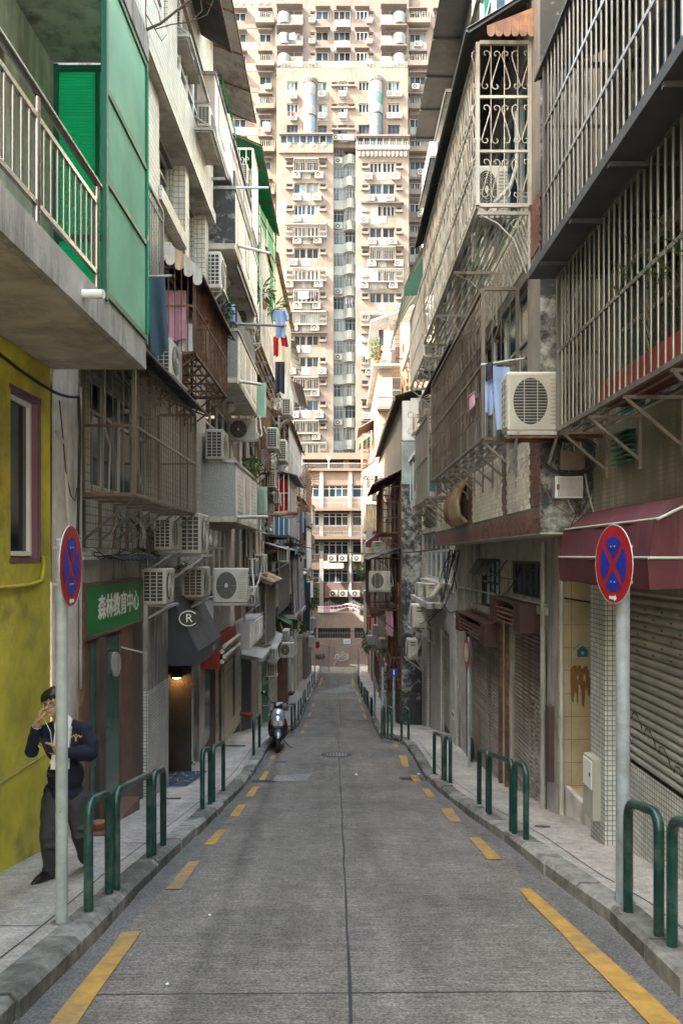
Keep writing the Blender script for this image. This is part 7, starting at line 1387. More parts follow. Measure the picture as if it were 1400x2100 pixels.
for k, (y, m, lb) in enumerate(((36, 'slat_pale', 'pale shutter low on the gable house'), (47, 'glass_teal', 'pale teal doors low on the right row'), (52, 'slat', 'grey shutter low on the terrace house'), (63, 'slat_pale', 'pale shutter low on the ochre house'))):
    X_ = {36: x3, 47: x4, 52: x4, 63: 2.45}[y]; Y1 = y + 3 if y != 47 else 51; shutter(lb, 'x', X_ - .03, y if y != 47 else 48.3, Y1, zr(Y1) + .1, zr(y) + 2.3, -1, .14, m)
# wires across the street
wire('black power cable spanning the street from the netting to the overhanging house', [(-2.3, 33, PZ(1110, 33)), (PX(700, 33), 33, PZ(1130, 33)), (2.3, 18.4, PZ(1126, 18.4))], .018, 'cable', .12)
for k, (z, sg_) in enumerate(((-5.9, .5), (-6.9, .9), (-4.4, .2))): wire(['thin far cable low across the street end', 'sagging pale cable across the street end', 'upper thin cable across the street end'][k], [(-2.9, 66, z), (2.6, 66.5, z - .3 + .3 * k)], .02, 'cable' if k != 1 else 'cable_pale', sg_)

for k, (xa, xb, ya, yb, h, lb) in enumerate(((-34, -13.2, 36, 75, 9, 'unseen shade block added behind the far left row'), (-60, -15, 77, 96, 6, 'unseen shade block added beside the end building on the left'), (12.5, 34, 50, 96, 10, 'unseen shade block added behind the far right row'))): bb = building('shade_block', lb, 'building', ((xa + xb) / 2, ya, -10)); mass(bb, M['far_white'], xa, xb, ya, yb, -13, h)  # unseen masses added to keep sun and sky light off the end wall

for nm, xw, ya, yb, zs in (('brown mosaic tenement', -3.05, 22.4, 27, (-.6, 4.1, 7.2)), ('cream tenement', -3.05, 28, 36.5, (-1.4, 2.6, 5.9)), ('grey tenement', -3.05, 37.5, 47.5, (-3.3, -.2, 2.9)), ('pale tenement', -3.05, 48.5, 59, (-4.4, -1.4, 1.7)), ('stained gable house', 2.17, 33, 44.5, (-4.2, -.6, 3.0)), ('terrace house', 2.3, 49, 59.5, (-3.6, -.4, 2.6)), ('ochre house', 2.45, 61, 71, (-5, -2, 3.6))):
    s_ = 1 if xw < 0 else -1
    for k, z in enumerate(zs):
        for e in (0, 1):
            if R.random() < .8: y = ya + (yb - ya) * (R.uniform(.05, .3) if e == 0 else R.uniform(.65, .92)); q = R.uniform(.8, 1.1); ac('air conditioner on the %s wall, %s tier, %s end' % (nm, ('low', 'middle', 'high')[k], ('nearer', 'farther')[e]), (xw + s_ * .38, y, z), pi / 2 * s_, (q, q, q), simple=y > 40)

# ================================================================ END BUILDING AND TOWER
P_ = building('end_building', 'salmon pink building with long window bands closing the street', 'building', (0, 76, zr(76))); Y = 76.0
def pz(py): return PZ(py, Y)
def pxx(px): return PX(px, Y)
XA, XB = -14, 14; zt_ = pz(1256)
lowholes = [(pxx(652), pxx(718), pz(1309), pz(1288)), (pxx(727), pxx(748), pz(1309), pz(1288)), (pxx(620), pxx(648), pz(1309), pz(1288)), (pxx(746), pxx(752), pz(1375), pz(1362))]
facade(P_, M['podium_low'], 'y', Y, XA, XB, zr(76) - 1, zt_, lowholes, .3, 'lower_wall'); mass(P_, M['podium_low'], XA, XB, Y + .35, 90, zr(76) - 1, zt_ - .01)
for h in lowholes: ob('dark_opening', MB().box(h[0], h[1], Y + .29, Y + .34, h[2], h[3]), M['ac_dark'], P_)
for h in lowholes[:3]:
    n = int((h[1] - h[0]) / .16); me = barmesh(h[3] - h[2], .016, 'tin_grey', 5); gr_ = ob('grille', MB().box(h[0], h[1], Y + .1, Y + .13, (h[2] + h[3]) / 2 - .02, (h[2] + h[3]) / 2 + .02), M['tin_grey'], P_)
    for i in range(1, n): part('bar', me, gr_, (h[0] + (h[1] - h[0]) * i / n, Y + .12, h[2]))
ob('kerb_step', MB().box(pxx(716), pxx(752), Y - .6, Y, zr(76), zr(76) + .2), M['concrete'], P_)
YB = 77.2
def bz(py): return PZ(py, YB)
def bx_(px): return PX(px, YB)
rows = [(995, 1020), (1052, 1078), (1110, 1137), (1168, 1195)]; holes = []
for a, b in rows:
    for p0, p1 in ((600, 655), (662, 714), (722, 760), (768, 810)): holes.append((bx_(p0), bx_(p1), bz(b), bz(a)))
holes += [(bx_(600), bx_(655), bz(1250), bz(1226)), (bx_(660), bx_(714), bz(1250), bz(1226)), (bx_(722), bx_(770), bz(1250), bz(1226))]
facade(P_, M['podium'], 'y', YB, XA, XB, zt_ - .5, bz(962), holes, .35); mass(P_, M['podium'], XA, XB, YB + .4, 92, zt_ - .5, bz(962) - .01)
for i, h in enumerate(holes):
    if i < 16: window(P_, 'y', YB + .28, *h, -1, 4 if h[1] - h[0] > 2.2 else 2, 1, 'alu', ['glass_far', 'glass_far', 'glass_far_blue', 'glass_dark'], .07, .72)
    else: ob('dark_opening', MB().box(h[0], h[1], YB + .3, YB + .34, h[2], h[3]), M['ac_dark'], P_)
for a, b in ((1022, 1042), (1080, 1100)):      # ledges with white railings
    ob('ledge', MB().box(XA, XB, YB - .75, YB - .001, bz(b + 6), bz(b)), M['podium'], P_); rl_ = ob('railing', MB().box(XA, XB, YB - .74, YB - .7, bz(a) - .05, bz(a)).box(XA, XB, YB - .74, YB - .7, bz((a + b) / 2) - .03, bz((a + b) / 2)), M['bar_far'], P_); bmm = barmesh(bz(a) - bz(b), .018, 'bar_far', 5)
    for i in range(60): part('bar', bmm, rl_, (-5.8 + i * .2, YB - .72, bz(b)))
for px in (718, 659, 764): ob('column', MB().box(bx_(px - 4), bx_(px + 4), YB - .12, YB - .001, zt_, bz(962)), M['far_white'], P_)
wire('white drainpipe down the front of the end building', [(bx_(719), YB - .2, bz(990)), (bx_(718), YB - .2, bz(1100)), (bx_(719), YB - .2, bz(1220))], .05, 'pvc', 0, 'pipe', 'pipe', 2)
ob('awning_band', MB().hexa([(bx_(664), YB - .7, bz(1166)), (bx_(704), YB - .7, bz(1166)), (bx_(704), YB, bz(1152)), (bx_(664), YB, bz(1152)), (bx_(664), YB - .7, bz(1164)), (bx_(704), YB - .7, bz(1164)), (bx_(704), YB, bz(1150)), (bx_(664), YB, bz(1150))]), M['tin_beige'], P_)
ob('terrace_slab', MB().box(XA, XB, YB - .3, 92, bz(966), bz(961)), M['podium'], P_); tr_ = ob('terrace_railing', MB().box(XA, XB, YB - .28, YB - .24, bz(950) - .06, bz(950)), M['bar_far'], P_); bmm = barmesh(bz(950) - bz(961), .02, 'bar_far', 5)
for i in range(56): part('bar', bmm, tr_, (-5.6 + i * .2, YB - .26, bz(961)))
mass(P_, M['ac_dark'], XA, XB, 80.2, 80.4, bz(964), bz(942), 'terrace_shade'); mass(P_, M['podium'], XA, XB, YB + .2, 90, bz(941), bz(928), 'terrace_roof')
for px in (620, 707, 712, 790): ob('column', MB().box(bx_(px - 3), bx_(px + 3), YB + .6, YB + 1, bz(961), bz(941)), M['podium'], P_)
gl = thing('globe_lamp', 'white globe lamp on the roof terrace railing of the end building', 'lamp', (bx_(674), YB - .2, bz(961))); ob('post', MB().tube([(bx_(674), YB - .2, bz(961)), (bx_(674), YB - .2, bz(944))], .04, 6), M['white'], gl); ob('globe', MB().ball((bx_(674), YB - .2, bz(941)), .2, 12, 8), M['white'], gl)
fn = thing('parapet_fence', 'scalloped white fence above the mauve wall of the end building', 'fence', (0, Y + .2, zt_)); 
for i in range(46): xx = -3.6 + i * .16; k = (i % 15) / 15; h = .75 + .5 * (2 * k - 1) ** 2; ob('bar', MB().box(xx - .018, xx + .018, Y + .15, Y + .19, zt_, zt_ + h), M['tin_pale'], fn)
bnr = thing('banner', 'pink and white cloth banner strung along the top of the mauve wall', 'banner', (0, Y - .1, zt_)); pts = [(652, 1243, 1256), (664, 1243, 1256), (676, 1242, 1256), (688, 1242, 1254), (700, 1240, 1250), (712, 1237, 1246), (724, 1239, 1247), (736, 1243, 1254)]
for k, ((a, b, c), (d_, e, f)) in enumerate(zip(pts, pts[1:])):
    ob('cloth_piece', MB().prism([(pxx(a), Y - .08, pz(c)), (pxx(d_) - .02, Y - .08, pz(f)), (pxx(d_) - .02, Y - .08, pz(e)), (pxx(a), Y - .08, pz(b))], (0, -.02, 0)), M['cloth_pink' if k in (1, ) else 'white'], bnr)
    if k > 1:
        for q in range(4): u = (q + .5) / 4; xx = pxx(a + (d_ - a) * u); zz = pz(b + (e - b) * u + 4.5); ob('flower_print', MB().disc((xx, Y - .101, zz), .13, (0, -1, 0), 7, .004), M['cloth_red' if (q + k) % 2 else 'cloth_pink'], bnr)
pn = thing('notice_board', 'small pale blue notice board on the mauve end wall', 'notice', (pxx(711), Y, pz(1316))); ob('board', MB().box(pxx(704), pxx(718), Y - .05, Y - .005, pz(1320), pz(1311)), M['white'], pn); ob('print', MB().box(pxx(705.5), pxx(716.5), Y - .055, Y - .051, pz(1318), pz(1313)), M['cloth_blue'], pn)
gw = thing('graffiti', 'white spray painted tag on the mauve end wall', 'graffiti', (pxx(702), Y, pz(1346))); 
for st_ in ([(686, 1352), (688, 1344), (692, 1341), (694, 1348), (692, 1353), (689, 1348)], [(696, 1341), (697, 1352), (701, 1351), (701, 1344), (697, 1346)], [(700, 1339), (704, 1336), (706, 1341), (702, 1344), (700, 1340)], [(704, 1346), (708, 1346), (709, 1352), (704, 1352), (705, 1347)], [(708, 1340), (709, 1345), (712, 1344), (712, 1339)], [(712, 1352), (711, 1346), (714, 1341), (715, 1344), (713, 1352)], [(690, 1354), (685, 1362), (684, 1370), (686, 1374)], [(690, 1352), (698, 1355), (710, 1353)]):
    ob('stroke', MB().tube([(pxx(a), Y - .01, pz(b)) for a, b in st_], .028, 5), M['graf'], gw)
gk = thing('graffiti', 'black spray painted tag on the mauve end wall', 'graffiti', (pxx(655), Y, pz(1347))); 
for st_ in ([(646, 1350), (648, 1342), (652, 1344), (651, 1352), (647, 1351)], [(653, 1344), (656, 1341), (657, 1350), (654, 1353), (653, 1346)], [(659, 1343), (663, 1341), (665, 1347), (662, 1352), (659, 1350)], [(645, 1346), (656, 1348), (666, 1346)]): ob('stroke', MB().tube([(pxx(a), Y - .01, pz(b)) for a, b in st_], .05, 5), M['graf_dark'], gk)
ORD = ['top', 'second', 'third', 'fourth', 'fifth', 'sixth', 'seventh', 'eighth', 'ninth', 'tenth', 'eleventh', 'twelfth', 'thirteenth', 'fourteenth', 'fifteenth', 'sixteenth']
def acs_(label, px, py, Yq, w=22, group='air conditioners on the tower'):
    s = w / F * Yq / .8; return ac(label, (PX(px, Yq), Yq - .2, PZ(py, Yq) - .3 * s), 0, (s, s, s), group, True)
for k, (py, pxs) in enumerate(((1145, (681, 703, 732)), (1217, (684, 704, 729)))):
    for j, px in enumerate(pxs): acs_('white air conditioner on the end building, %s row, %s along' % (('upper', 'lower')[k], ('first', 'second', 'third')[j]), px, py, YB, 17, 'air conditioners on the end building')

TW = building('apartment_tower', 'tall rose and pale blue apartment tower in full sun filling the end of the street', 'tower', (0, 98, 8)); TB = 6.0
def tower_face(mname, Yq, px0, px1, py0, py1, wins, name='wall', depth=.28):
    """one face of the tower with its windows: wins = (px0, px1, py0, py1, panes, glass, frame)"""
    hs = [(PX(a, Yq), PX(b, Yq), PZ(d_, Yq), PZ(c, Yq)) for a, b, c, d_, *_ in wins]
    facade(TW, M[mname], 'y', Yq, PX(px0, Yq), PX(px1, Yq), PZ(py1, Yq), PZ(py0, Yq), hs, depth, name)
    for h, w in zip(hs, wins): window(TW, 'y', Yq + depth - .06, *h, -1, w[4], 1, w[6] if len(w) > 6 else 'frame_far', w[5], .07, w[7] if len(w) > 7 else 0)
    return hs
def tbox(name, Yq, px0, px1, py0, py1, d, m, d0=0.0): return ob(name, MB().box(PX(px0, Yq), PX(px1, Yq), Yq - d, Yq - .004 - d0, PZ(py1, Yq), PZ(py0, Yq)), M[m], TW)
GT = ['glass_far', 'glass_far', 'glass_far_blue', 'glass_far_blue', 'curtain_far', 'glass_far_blue']
Y0 = 98.0; n_w = 0
hang = 'bars hung over tower windows'
for side, (pa, pb, wa, wb, top) in enumerate(((567, 683, 603, 653, 282), (730, 838, 758, 809, 292))):
    wins = []; rows = [341 + 44.6 * k + (2 if side else 0) for k in range(14)]
    for k, y in enumerate(rows):
        gl_ = R.choice((['glass_far'], ['glass_far'], ['glass_far_blue', 'glass_far'], ['glass_far_blue', 'curtain_far'])); m_ = (wa + wb) / 2; fm = 'frame_far_white' if R.random() < .35 else 'frame_far'; n_ = 2 if fm == 'frame_far' else 3
        wins += [(wa, m_ - 1.2, y - 10, y + 10, n_, gl_, fm), (m_ + 1.2, wb, y - 10, y + 10, n_, gl_, fm), (wa - 16, wa - 3, y - 9, y - 1, 1, ['ac_dark' if False else 'glass_far'], 'frame_far'), (wb + 3, wb + 15, y - 9, y - 1, 1, ['glass_far'], 'frame_far')]
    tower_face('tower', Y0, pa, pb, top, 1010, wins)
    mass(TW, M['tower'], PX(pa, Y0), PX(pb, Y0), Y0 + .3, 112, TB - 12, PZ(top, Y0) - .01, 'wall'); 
    for q, e in ((pa, .001), (pb, -.001)): facade(TW, M['tower_mauve'], 'x', PX(q, Y0), Y0, Y0 + .31, PZ(1010, Y0), PZ(top, Y0), (), .001, 'wall')
    for k, y in enumerate(rows):
        tbox('pale_panel', Y0, (wa + wb) / 2 - 9, (wa + wb) / 2 + 9, y + 10.5, y + 26, .03, 'tower_pale'); 
        for a, b in ((wa - 17, wa - 2), (wb + 2, wb + 16)): tbox('sill', Y0, a, b, y - .5, y + 4, .3, 'tower')
        hd_ = R.random()
        if hd_ < .55: tbox('hood', Y0, wa - 18, wb + 18, y - 14.5, y - 13, .55, 'tower_mauve')
        if k in (2, 5, 8): tbox('pale_band', Y0, pa + 1, pa + 20 + 25 * side, y - 16, y + 28, .012, 'tower_pale')
        for j, (ax, sd) in enumerate(((wa - 6 + R.uniform(-6, 14), 'near its left end'), (wb + 2 + R.uniform(-12, 8), 'near its right end'))):
            if R.random() < .86: acs_('air conditioner under the %s window row of the tower\'s %s bay, %s' % (ORD[k], ('left', 'right')[side], sd), ax, y + 20, Y0, 17)
        if (side, k) in ((0, 5), (0, 7), (0, 10), (1, 4), (1, 5), (0, 6), (1, 9)) or R.random() < .18:
            hb = PZ(y - 12, Y0) - PZ(y + 14, Y0); me = barmesh(hb, .02, 'bar_far', 5); z0_ = PZ(y + 14, Y0); xa, xb = PX(wa - 18 if k % 2 else wa, Y0), PX(wb + 16 if k % 2 else wb, Y0)
            cg = thing('window_cage', 'white bar cage over the %s window row of the tower\'s %s bay' % (ORD[k], ('left', 'right')[side]), 'window cage', ((xa + xb) / 2, Y0, z0_), hang)
            ob('frame', MB().box(xa, xb, Y0 - .55, Y0 - .49, z0_ - .04, z0_ + .04).box(xa, xb, Y0 - .55, Y0 - .49, z0_ + hb - .04, z0_ + hb + .04).box(xa, xa + .05, Y0 - .5, Y0, z0_ - .03, z0_ + .03).box(xb - .05, xb, Y0 - .5, Y0, z0_ - .03, z0_ + .03).box(xa, xb, Y0 - .5, Y0, z0_ - .05, z0_ - .02), M['bar_far'], cg)
            n_ = int((xb - xa) / .26)
            for i in range(n_ + 1): part('bar', me, cg, (xa + (xb - xa) * i / n_, Y0 - .52, z0_))
# light well with rounded balconies
YW = 101.0; facade(TW, M['tower_well'], 'y', YW, PX(680, YW), PX(733, YW), TB - 12, PZ(280, YW), (), .01, 'well_wall')
for q in (683, 730): facade(TW, M['tower_well'], 'x', PX(q, 98) + (.003 if q < 700 else -.003), Y0 + .3, YW, TB - 12, PZ(282, YW), (), .001, 'well_wall')
for k in range(15):
    y = 310 + 44.6 * k
    for j, (a, b) in enumerate(((684, 705), (707, 729))):
        w = window(TW, 'y', YW - .35 + .2 * (j == 0), PX(a, YW), PX(b, YW), PZ(y + 14, YW), PZ(y - 10, YW), -1, 2 + (k + j) % 2, 1, 'frame_far', GT, .07, .7)
        if (k * 3 + j) % 4 != 1:
            n_ = 7; me = barmesh(PZ(y - 11, YW) - PZ(y + 15, YW), .022, 'galv', 5)
            for i in range(n_): part('bar', me, w, (PX(a + (b - a) * (i + .5) / n_, YW), YW - .75, PZ(y + 15, YW)))
    mb = MB(); K = 10; pr_ = [(PX(683 + 47 * i / K, YW), YW - .55 - .75 * sin(pi * max(0, (i / K - .45) / .55)) * (i > 4), 0) for i in range(K + 1)]; za, zb = PZ(y + 34, YW), PZ(y + 15.5, YW)
    for p, q in zip(pr_, pr_[1:]): mb.quad((p[0], p[1], za), (q[0], q[1], za), (q[0], q[1], zb), (p[0], p[1], zb)); mb.quad((p[0], p[1], zb), (q[0], q[1], zb), (q[0], YW, zb), (p[0], YW, zb)); mb.quad((p[0], p[1], za), (p[0], YW, za), (q[0], YW, za), (q[0], q[1], za))
    ob('rounded_parapet', mb, M['tower_well'], TW)
    if k % 3 == 0: acs_('air conditioner in the tower\'s light well beside the %s rounded balcony' % ORD[k], 694, y + 22, YW - .7, 15)
# middle storeys
YM = 99.2; wins = []
for k, y in enumerate((176, 221, 265)):
    fm, g_ = (('frame_far_white', ['curtain_far', 'glass_far_blue']), ('frame_far_white', ['curtain_far', 'glass_far_blue', 'glass_far']), ('tin_dark', ['glass_far_blue']))[k]
    wins += [(588, 611, y - 9, y + 9, 3, g_, fm), (652, 670, y - 8, y + 8, 2, g_, fm), (693, 712, y - 9, y + 9, 3, g_, fm), (735, 757, y - 9, y + 9, 3, ['glass_far', 'glass_far_blue'], fm), (795, 819, y - 9, y + 9, 3, g_, fm), (680, 691, y - 8, y - 1, 1, ['glass_far'], 'frame_far'), (714, 727, y - 8, y - 1, 1, ['glass_far'], 'frame_far')]
tower_face('tower', YM, 567, 836, 139, 284, wins); mass(TW, M['tower'], PX(567, YM), PX(836, YM), YM + .3, 112, PZ(300, YM), PZ(139, YM) - .01)
for q in (567, 836): facade(TW, M['tower_mauve'], 'x', PX(q, YM), YM, YM + .31, PZ(284, YM), PZ(139, YM), (), .001, 'wall')
for k, y in enumerate((176, 221, 265)):
    for a, b in ((650, 672), (694, 713)): tbox('pale_panel', YM, a, b, y + 10, y + 27, .03, 'tower_pale')
    tbox('sill', YM, 679, 728, y - .5, y + 3, .3, 'tower')
    if k: 
        for px, nm in ((602, 'leftmost bay'), (660, 'bay left of the centre'), (702, 'centre'), (800, 'right end, first'), (816, 'right end, second')): acs_('air conditioner on the tower\'s middle storeys, %s row, %s' % (('upper', 'lower')[k - 1], nm), px, y - 26 + (4 if px < 610 else 0), YM, 15)
for px, nm in ((690, 'first'), (703, 'second'), (719, 'third')): acs_('%s of three air conditioners in a row above the light well' % nm, px, 284, YM, 15)
for cx, ya_, yb_, nm in ((635, 176, 280, 'first'), (771, 172, 284, 'second')):
    X0 = PX(cx, YM); rr = 13 * YM / F; 
    def cyl(name, py0, py1, m, k=1.0):
        mb = MB(); n = 14; z0_, z1_ = PZ(py1, YM), PZ(py0, YM); P = [(X0 + rr * k * cos(pi * i / n), YM - rr * 1.1 * k * sin(pi * i / n)) for i in range(n + 1)]
        for p, q in zip(P, P[1:]): mb.quad((*p, z0_), (*q, z0_), (*q, z1_), (*p, z1_))
        mb.add([(*p, z1_) for p in P], [tuple(range(n + 1))]); mb.add([(*p, z0_) for p in P], [tuple(range(n, -1, -1))]); return ob(name, mb, M[m], TW)
    cyl('round_bay', ya_, ya_ + 24, 'tower_pale'); cyl('round_glazing', ya_ + 24, ya_ + 46, 'curtain_far' if nm == 'first' else 'glass_green', .97); cyl('round_bay', ya_ + 46, ya_ + 66, 'tower_pale'); cyl('round_glazing', ya_ + 66, yb_, 'curtain_far', .97); cyl('round_bay', ya_ - 10, ya_ - 8, 'concrete', 1.25); cyl('round_bay', ya_ + 64.5, ya_ + 66, 'glass_far', 1.03); 
    for i in range(9): a = pi * (i + .5) / 9; part('bar', barmesh(PZ(ya_ - 7, YM) - PZ(ya_, YM), .03, 'bar_far', 5), TW, (X0 + rr * 1.2 * cos(a), YM - rr * 1.25 * sin(a), PZ(ya_, YM)))
    tbox('pale_panel', YM, cx - 16, cx - 13.2, ya_, yb_ - 30, .03, 'tower_pale')
# enclosed terraces on top of the two bays
for a, b, py, m, nm in ((575, 682, 289, 'glass_far_blue', 'first'), (732, 838, 293, 'tin_grey', 'second')):
    tbox('terrace_roof', Y0, a - 2, b + 1, py - 12, py - 9, .6, 'tower_mauve'); n_ = 8
    for i in range(n_): p0, p1 = a + (b - a) * i / n_, a + (b - a) * (i + 1) / n_; w = window(TW, 'y', Y0 - .2, PX(p0, Y0), PX(p1, Y0), PZ(py + 7, Y0), PZ(py - 9, Y0), -1, 1, 1, 'frame_far', ['glass_far_blue', 'glass_far'] if nm == 'first' or i < 4 else ['dim'], .06)
    tbox('terrace_parapet', Y0, a - 3, b + 1, py + 8, py + 26 if nm == 'first' else py + 14, .25, 'tower' if nm == 'first' else 'concrete')
    for i in range(4 if nm == 'first' else 0): ob('round_crest', MB().disc((PX(592 + 24 * i, Y0), Y0 - .26, PZ(py + 9, Y0)), .32, (0, -1, 0), 16, .03), M['tower_pale'], TW)
    if nm == 'second':
        for i in range(24): part('bar', barmesh(.75, .025, 'bar_far', 5), TW, (PX(733 + 4.4 * i, Y0), Y0 - .5, PZ(306, Y0)))
        for i in range(12): tbox('corbel', Y0, 734 + 8.6 * i, 738 + 8.6 * i, 314, 322, .35, 'concrete')
# top storeys, set back
YT = 101.5; wins = []
for k, y in enumerate((30, 73, 115)):
    wins += [(648, 673, y - 9, y + 9, 2, ['glass_far_blue', 'glass_far_blue'] if k != 1 else ['glass_far'], 'frame_far_white' if k != 1 else 'frame_far'), (684, 718, y - 9, y + 9, 3, ['glass_far', 'glass_far_blue'], 'frame_far_white' if k != 1 else 'frame_far'), (730, 754, y - 9, y + 9, 3, ['curtain_far', 'glass_far_blue'] if k != 1 else ['glass_far'], 'white'), (756, 766, y - 7, y - 1, 1, ['glass_far'], 'frame_far'), (636, 646, y - 7, y - 1, 1, ['glass_far'], 'frame_far')]
    wins += [(568, 620, y - 10, y + 4, 3, ['dim'], 'tower_pale'), (782, 832, y - 10, y + 4, 3, ['dim'], 'tower_pale')]
tower_face('tower_mauve', YT, 564, 838, -60, 142, wins); mass(TW, M['tower_mauve'], PX(564, YT), PX(838, YT), YT + .3, 114, PZ(150, YT), PZ(-60, YT))
for k, y in enumerate((30, 73, 115)):
    for cx, a, b in ((583, 595, 621), (818, 780, 804)):
        X0 = PX(cx, YT); rr = 13 * YT / F; mb = MB(); n = 12; z0_, z1_ = PZ(y + 24, YT), PZ(y + 3, YT); P = [(X0 + rr * cos(pi * i / n), YT - rr * 1.2 * sin(pi * i / n)) for i in range(n + 1)]
        for p, q in zip(P, P[1:]): mb.quad((*p, z0_), (*q, z0_), (*q, z1_), (*p, z1_))
        mb.add([(*p, z1_) for p in P], [tuple(range(n + 1))]); mb.add([(*p, z0_) for p in P], [tuple(range(n, -1, -1))]); ob('round_parapet', mb, M['tower_pale'], TW); tbox('parapet', YT, a, b, y + 4, y + 24, .35, 'tower_pale'); tbox('hood', YT, min(cx - 15, a), max(cx + 15, b), y - 15, y - 12.5, .9, 'tower_mauve')
    tbox('pale_panel', YT, 685, 718, y + 11, y + 30, .03, 'tower_pale')
    for px, nm in ((640, 'left'), (757, 'right')): acs_('air conditioner on the tower\'s %s top storey, %s of the centre windows' % (('highest', 'middle', 'lowest')[k], nm), px, y + 14, YT, 13)
    for cx in (662, 704, 742): tbox('hood', YT, cx - 15, cx + 15, y - 13, y - 11.5, .6, 'tower_mauve')
ob('roof_rail', MB().box(PX(575, YM), PX(835, YM), YM - .05, YM, PZ(128, YM), PZ(127, YM)), M['bar_far'], TW)
for i in range(90): part('bar', barmesh(.75, .022, 'bar_far', 5), TW, (PX(576 + 2.9 * i, YM), YM - .02, PZ(139, YM)))
# wings
YG = 102.0
for side, (pa, pb, cols) in enumerate(((440, 568, ((480, 504), (533, 556))), (834, 960, ((840, 872), (890, 920))))):
    wins = []
    for k in range(21):
        y = 33 + 43.6 * k
        for j, (a, b) in enumerate(cols): wins.append((a, b, y - 8, y + 9, 2 if b - a < 26 else 3, GT, 'frame_far_white' if R.random() < .5 else 'frame_far'))
    tower_face('tower', YG, pa, pb, -60, 960, wins); mass(TW, M['tower'], PX(pa, YG), PX(pb, YG), YG + .3, 112, TB - 10, PZ(-60, YG))
    for k in range(21):
        y = 33 + 43.6 * k; a, b = cols[0]
        tbox('pale_panel', YG, a - 4 if side == 0 else a, b + (26 if side == 0 else 2), y + 10, y + 25, .03, 'tower_pale' if k % 3 else 'tower_mauve')
        for a, b in cols: tbox('hood', YG, a - 3, b + 3, y - 12, y - 10.5, .6, 'tower_mauve')
        if k % 2 == 0 or side == 0 and k > 8:
            a, b = cols[1 - side]; bal = tbox('wing_balcony', YG, a - 8, b + 8, y + 12, y + 22, .9, 'tower'); xa, xb = PX(a - 8, YG), PX(b + 8, YG)
            for i in range(10): part('bar', barmesh(.8, .025, 'bar_far', 5), bal, (xa + (xb - xa) * i / 9, YG - .85, PZ(y + 12, YG)))
        if R.random() < .75: a, b = cols[1 - side]; acs_('air conditioner on the tower\'s %s wing, %s floor from the top' % (('left', 'right')[side], ORD[k] if k < 16 else ('seventeenth', 'eighteenth', 'nineteenth', 'twentieth', 'twenty first')[k - 16]), (a + b) / 2 + R.uniform(-8, 8), y + 16, YG, 14)
for i in range(7): ob('round_crest', MB().disc((PX(480 + 17 * i, YG), YG - .01, PZ(5, YG)), .3, (0, -1, 0), 16, .03), M['tower_pale'], TW)
for k, (px, py, m, w_, h_) in enumerate(((588, 68, 'cloth_dark', .9, .9), (600, 68, 'cloth_white', .7, .8), (612, 69, 'cloth_dark', .6, .8), (592, 228, 'cloth_dark', .4, .6), (600, 228, 'cloth_red', .4, .6), (622, 598, 'cloth_white', 1.2, .9), (640, 598, 'cloth_dark', 1.0, .9), (717, 610, 'cloth_dark', 1.0, .8), (546, 250, 'cloth_blue', .8, .7))): Yq = Y0 - .7 if py > 300 else (YT - .9 if py < 100 else YM - .8); cloth('hanging_cloth', ('first', 'second', 'third', 'fourth', 'fifth', 'sixth', 'seventh', 'eighth', 'ninth')[k] + ' batch of washing on the tower, counting from the roof down' if k else 'dark washing on the highest rounded tower balcony', 'laundry', (PX(px, Yq), Yq, PZ(py, Yq)), w_, h_, m, 'x', 3, .05)
hill = MB(); hill.ball((40, 260, 60), (120, 60, 140), 24, 12); ob('hill', hill, M['leaf'], kind='structure')

# ================================================================ THE WALKING MAN
def remesh(name, mb, m, voxel, parent, smooth=4, factor=.5, fold=0.0):
    me = bpy.data.meshes.new('raw'); me.from_pydata(mb.v, [], mb.f); o = bpy.data.objects.new('raw', me); COL.objects.link(o)
    r = o.modifiers.new('r', 'REMESH'); r.mode = 'VOXEL'; r.voxel_size = voxel; r.use_smooth_shade = True
    if smooth: k = o.modifiers.new('s', 'SMOOTH'); k.iterations = smooth; k.factor = factor
    bpy.context.view_layer.update(); me2 = bpy.data.meshes.new_from_object(o.evaluated_get(bpy.context.evaluated_depsgraph_get()))
    COL.objects.unlink(o); bpy.data.objects.remove(o); base = wloc(parent) if parent is not None else Vector((0, 0, 0))
    if fold:
        from mathutils import noise
        ns = [v.normal.copy() for v in me2.vertices]
        for v, nn in zip(me2.vertices, ns):
            c = v.co; v.co = c + nn * fold * (noise.noise((c.x * 8, c.y * 8, c.z * 10 + c.x * 9)) + .5 * abs(noise.noise((c.x * 16, c.y * 16, c.z * 20 - c.x * 16))) - .2)
    me2.transform(Matrix.Translation(-base)); me2.materials.clear(); me2.materials.append(M[m]); me2.name = name; me2.polygons.foreach_set('use_smooth', [True] * len(me2.polygons))
    q = bpy.data.objects.new(name, me2); link(q, parent); LOC[q.name] = base; q.location = (0, 0, 0); return q
def limb(mb, pts, rads, n=14):      # tapered limb with rounded ends
    P = [Vector(p) for p in pts]; mb.tube(P, list(rads), n); mb.ball(P[0], rads[0] * 1.0, n, 8); mb.ball(P[-1], rads[-1] * 1.0, n, 8)
    for p, r in zip(P[1:-1], rads[1:-1]): mb.ball(p, r * .99, n, 8)
    return mb
YP = 6.52; SP = YP / F
def bp_(px, py, dy=0.0): Y = YP + dy; return Vector((PX(px, Y), Y, PZ(py, Y)))
foot = bp_(100, 1808); foot.z = zp(YP)
def ell(mb, c, rx, ry, rz, rot=None): mb.ball(c, (rx, ry, rz), 18, 12, 0, rot); return mb
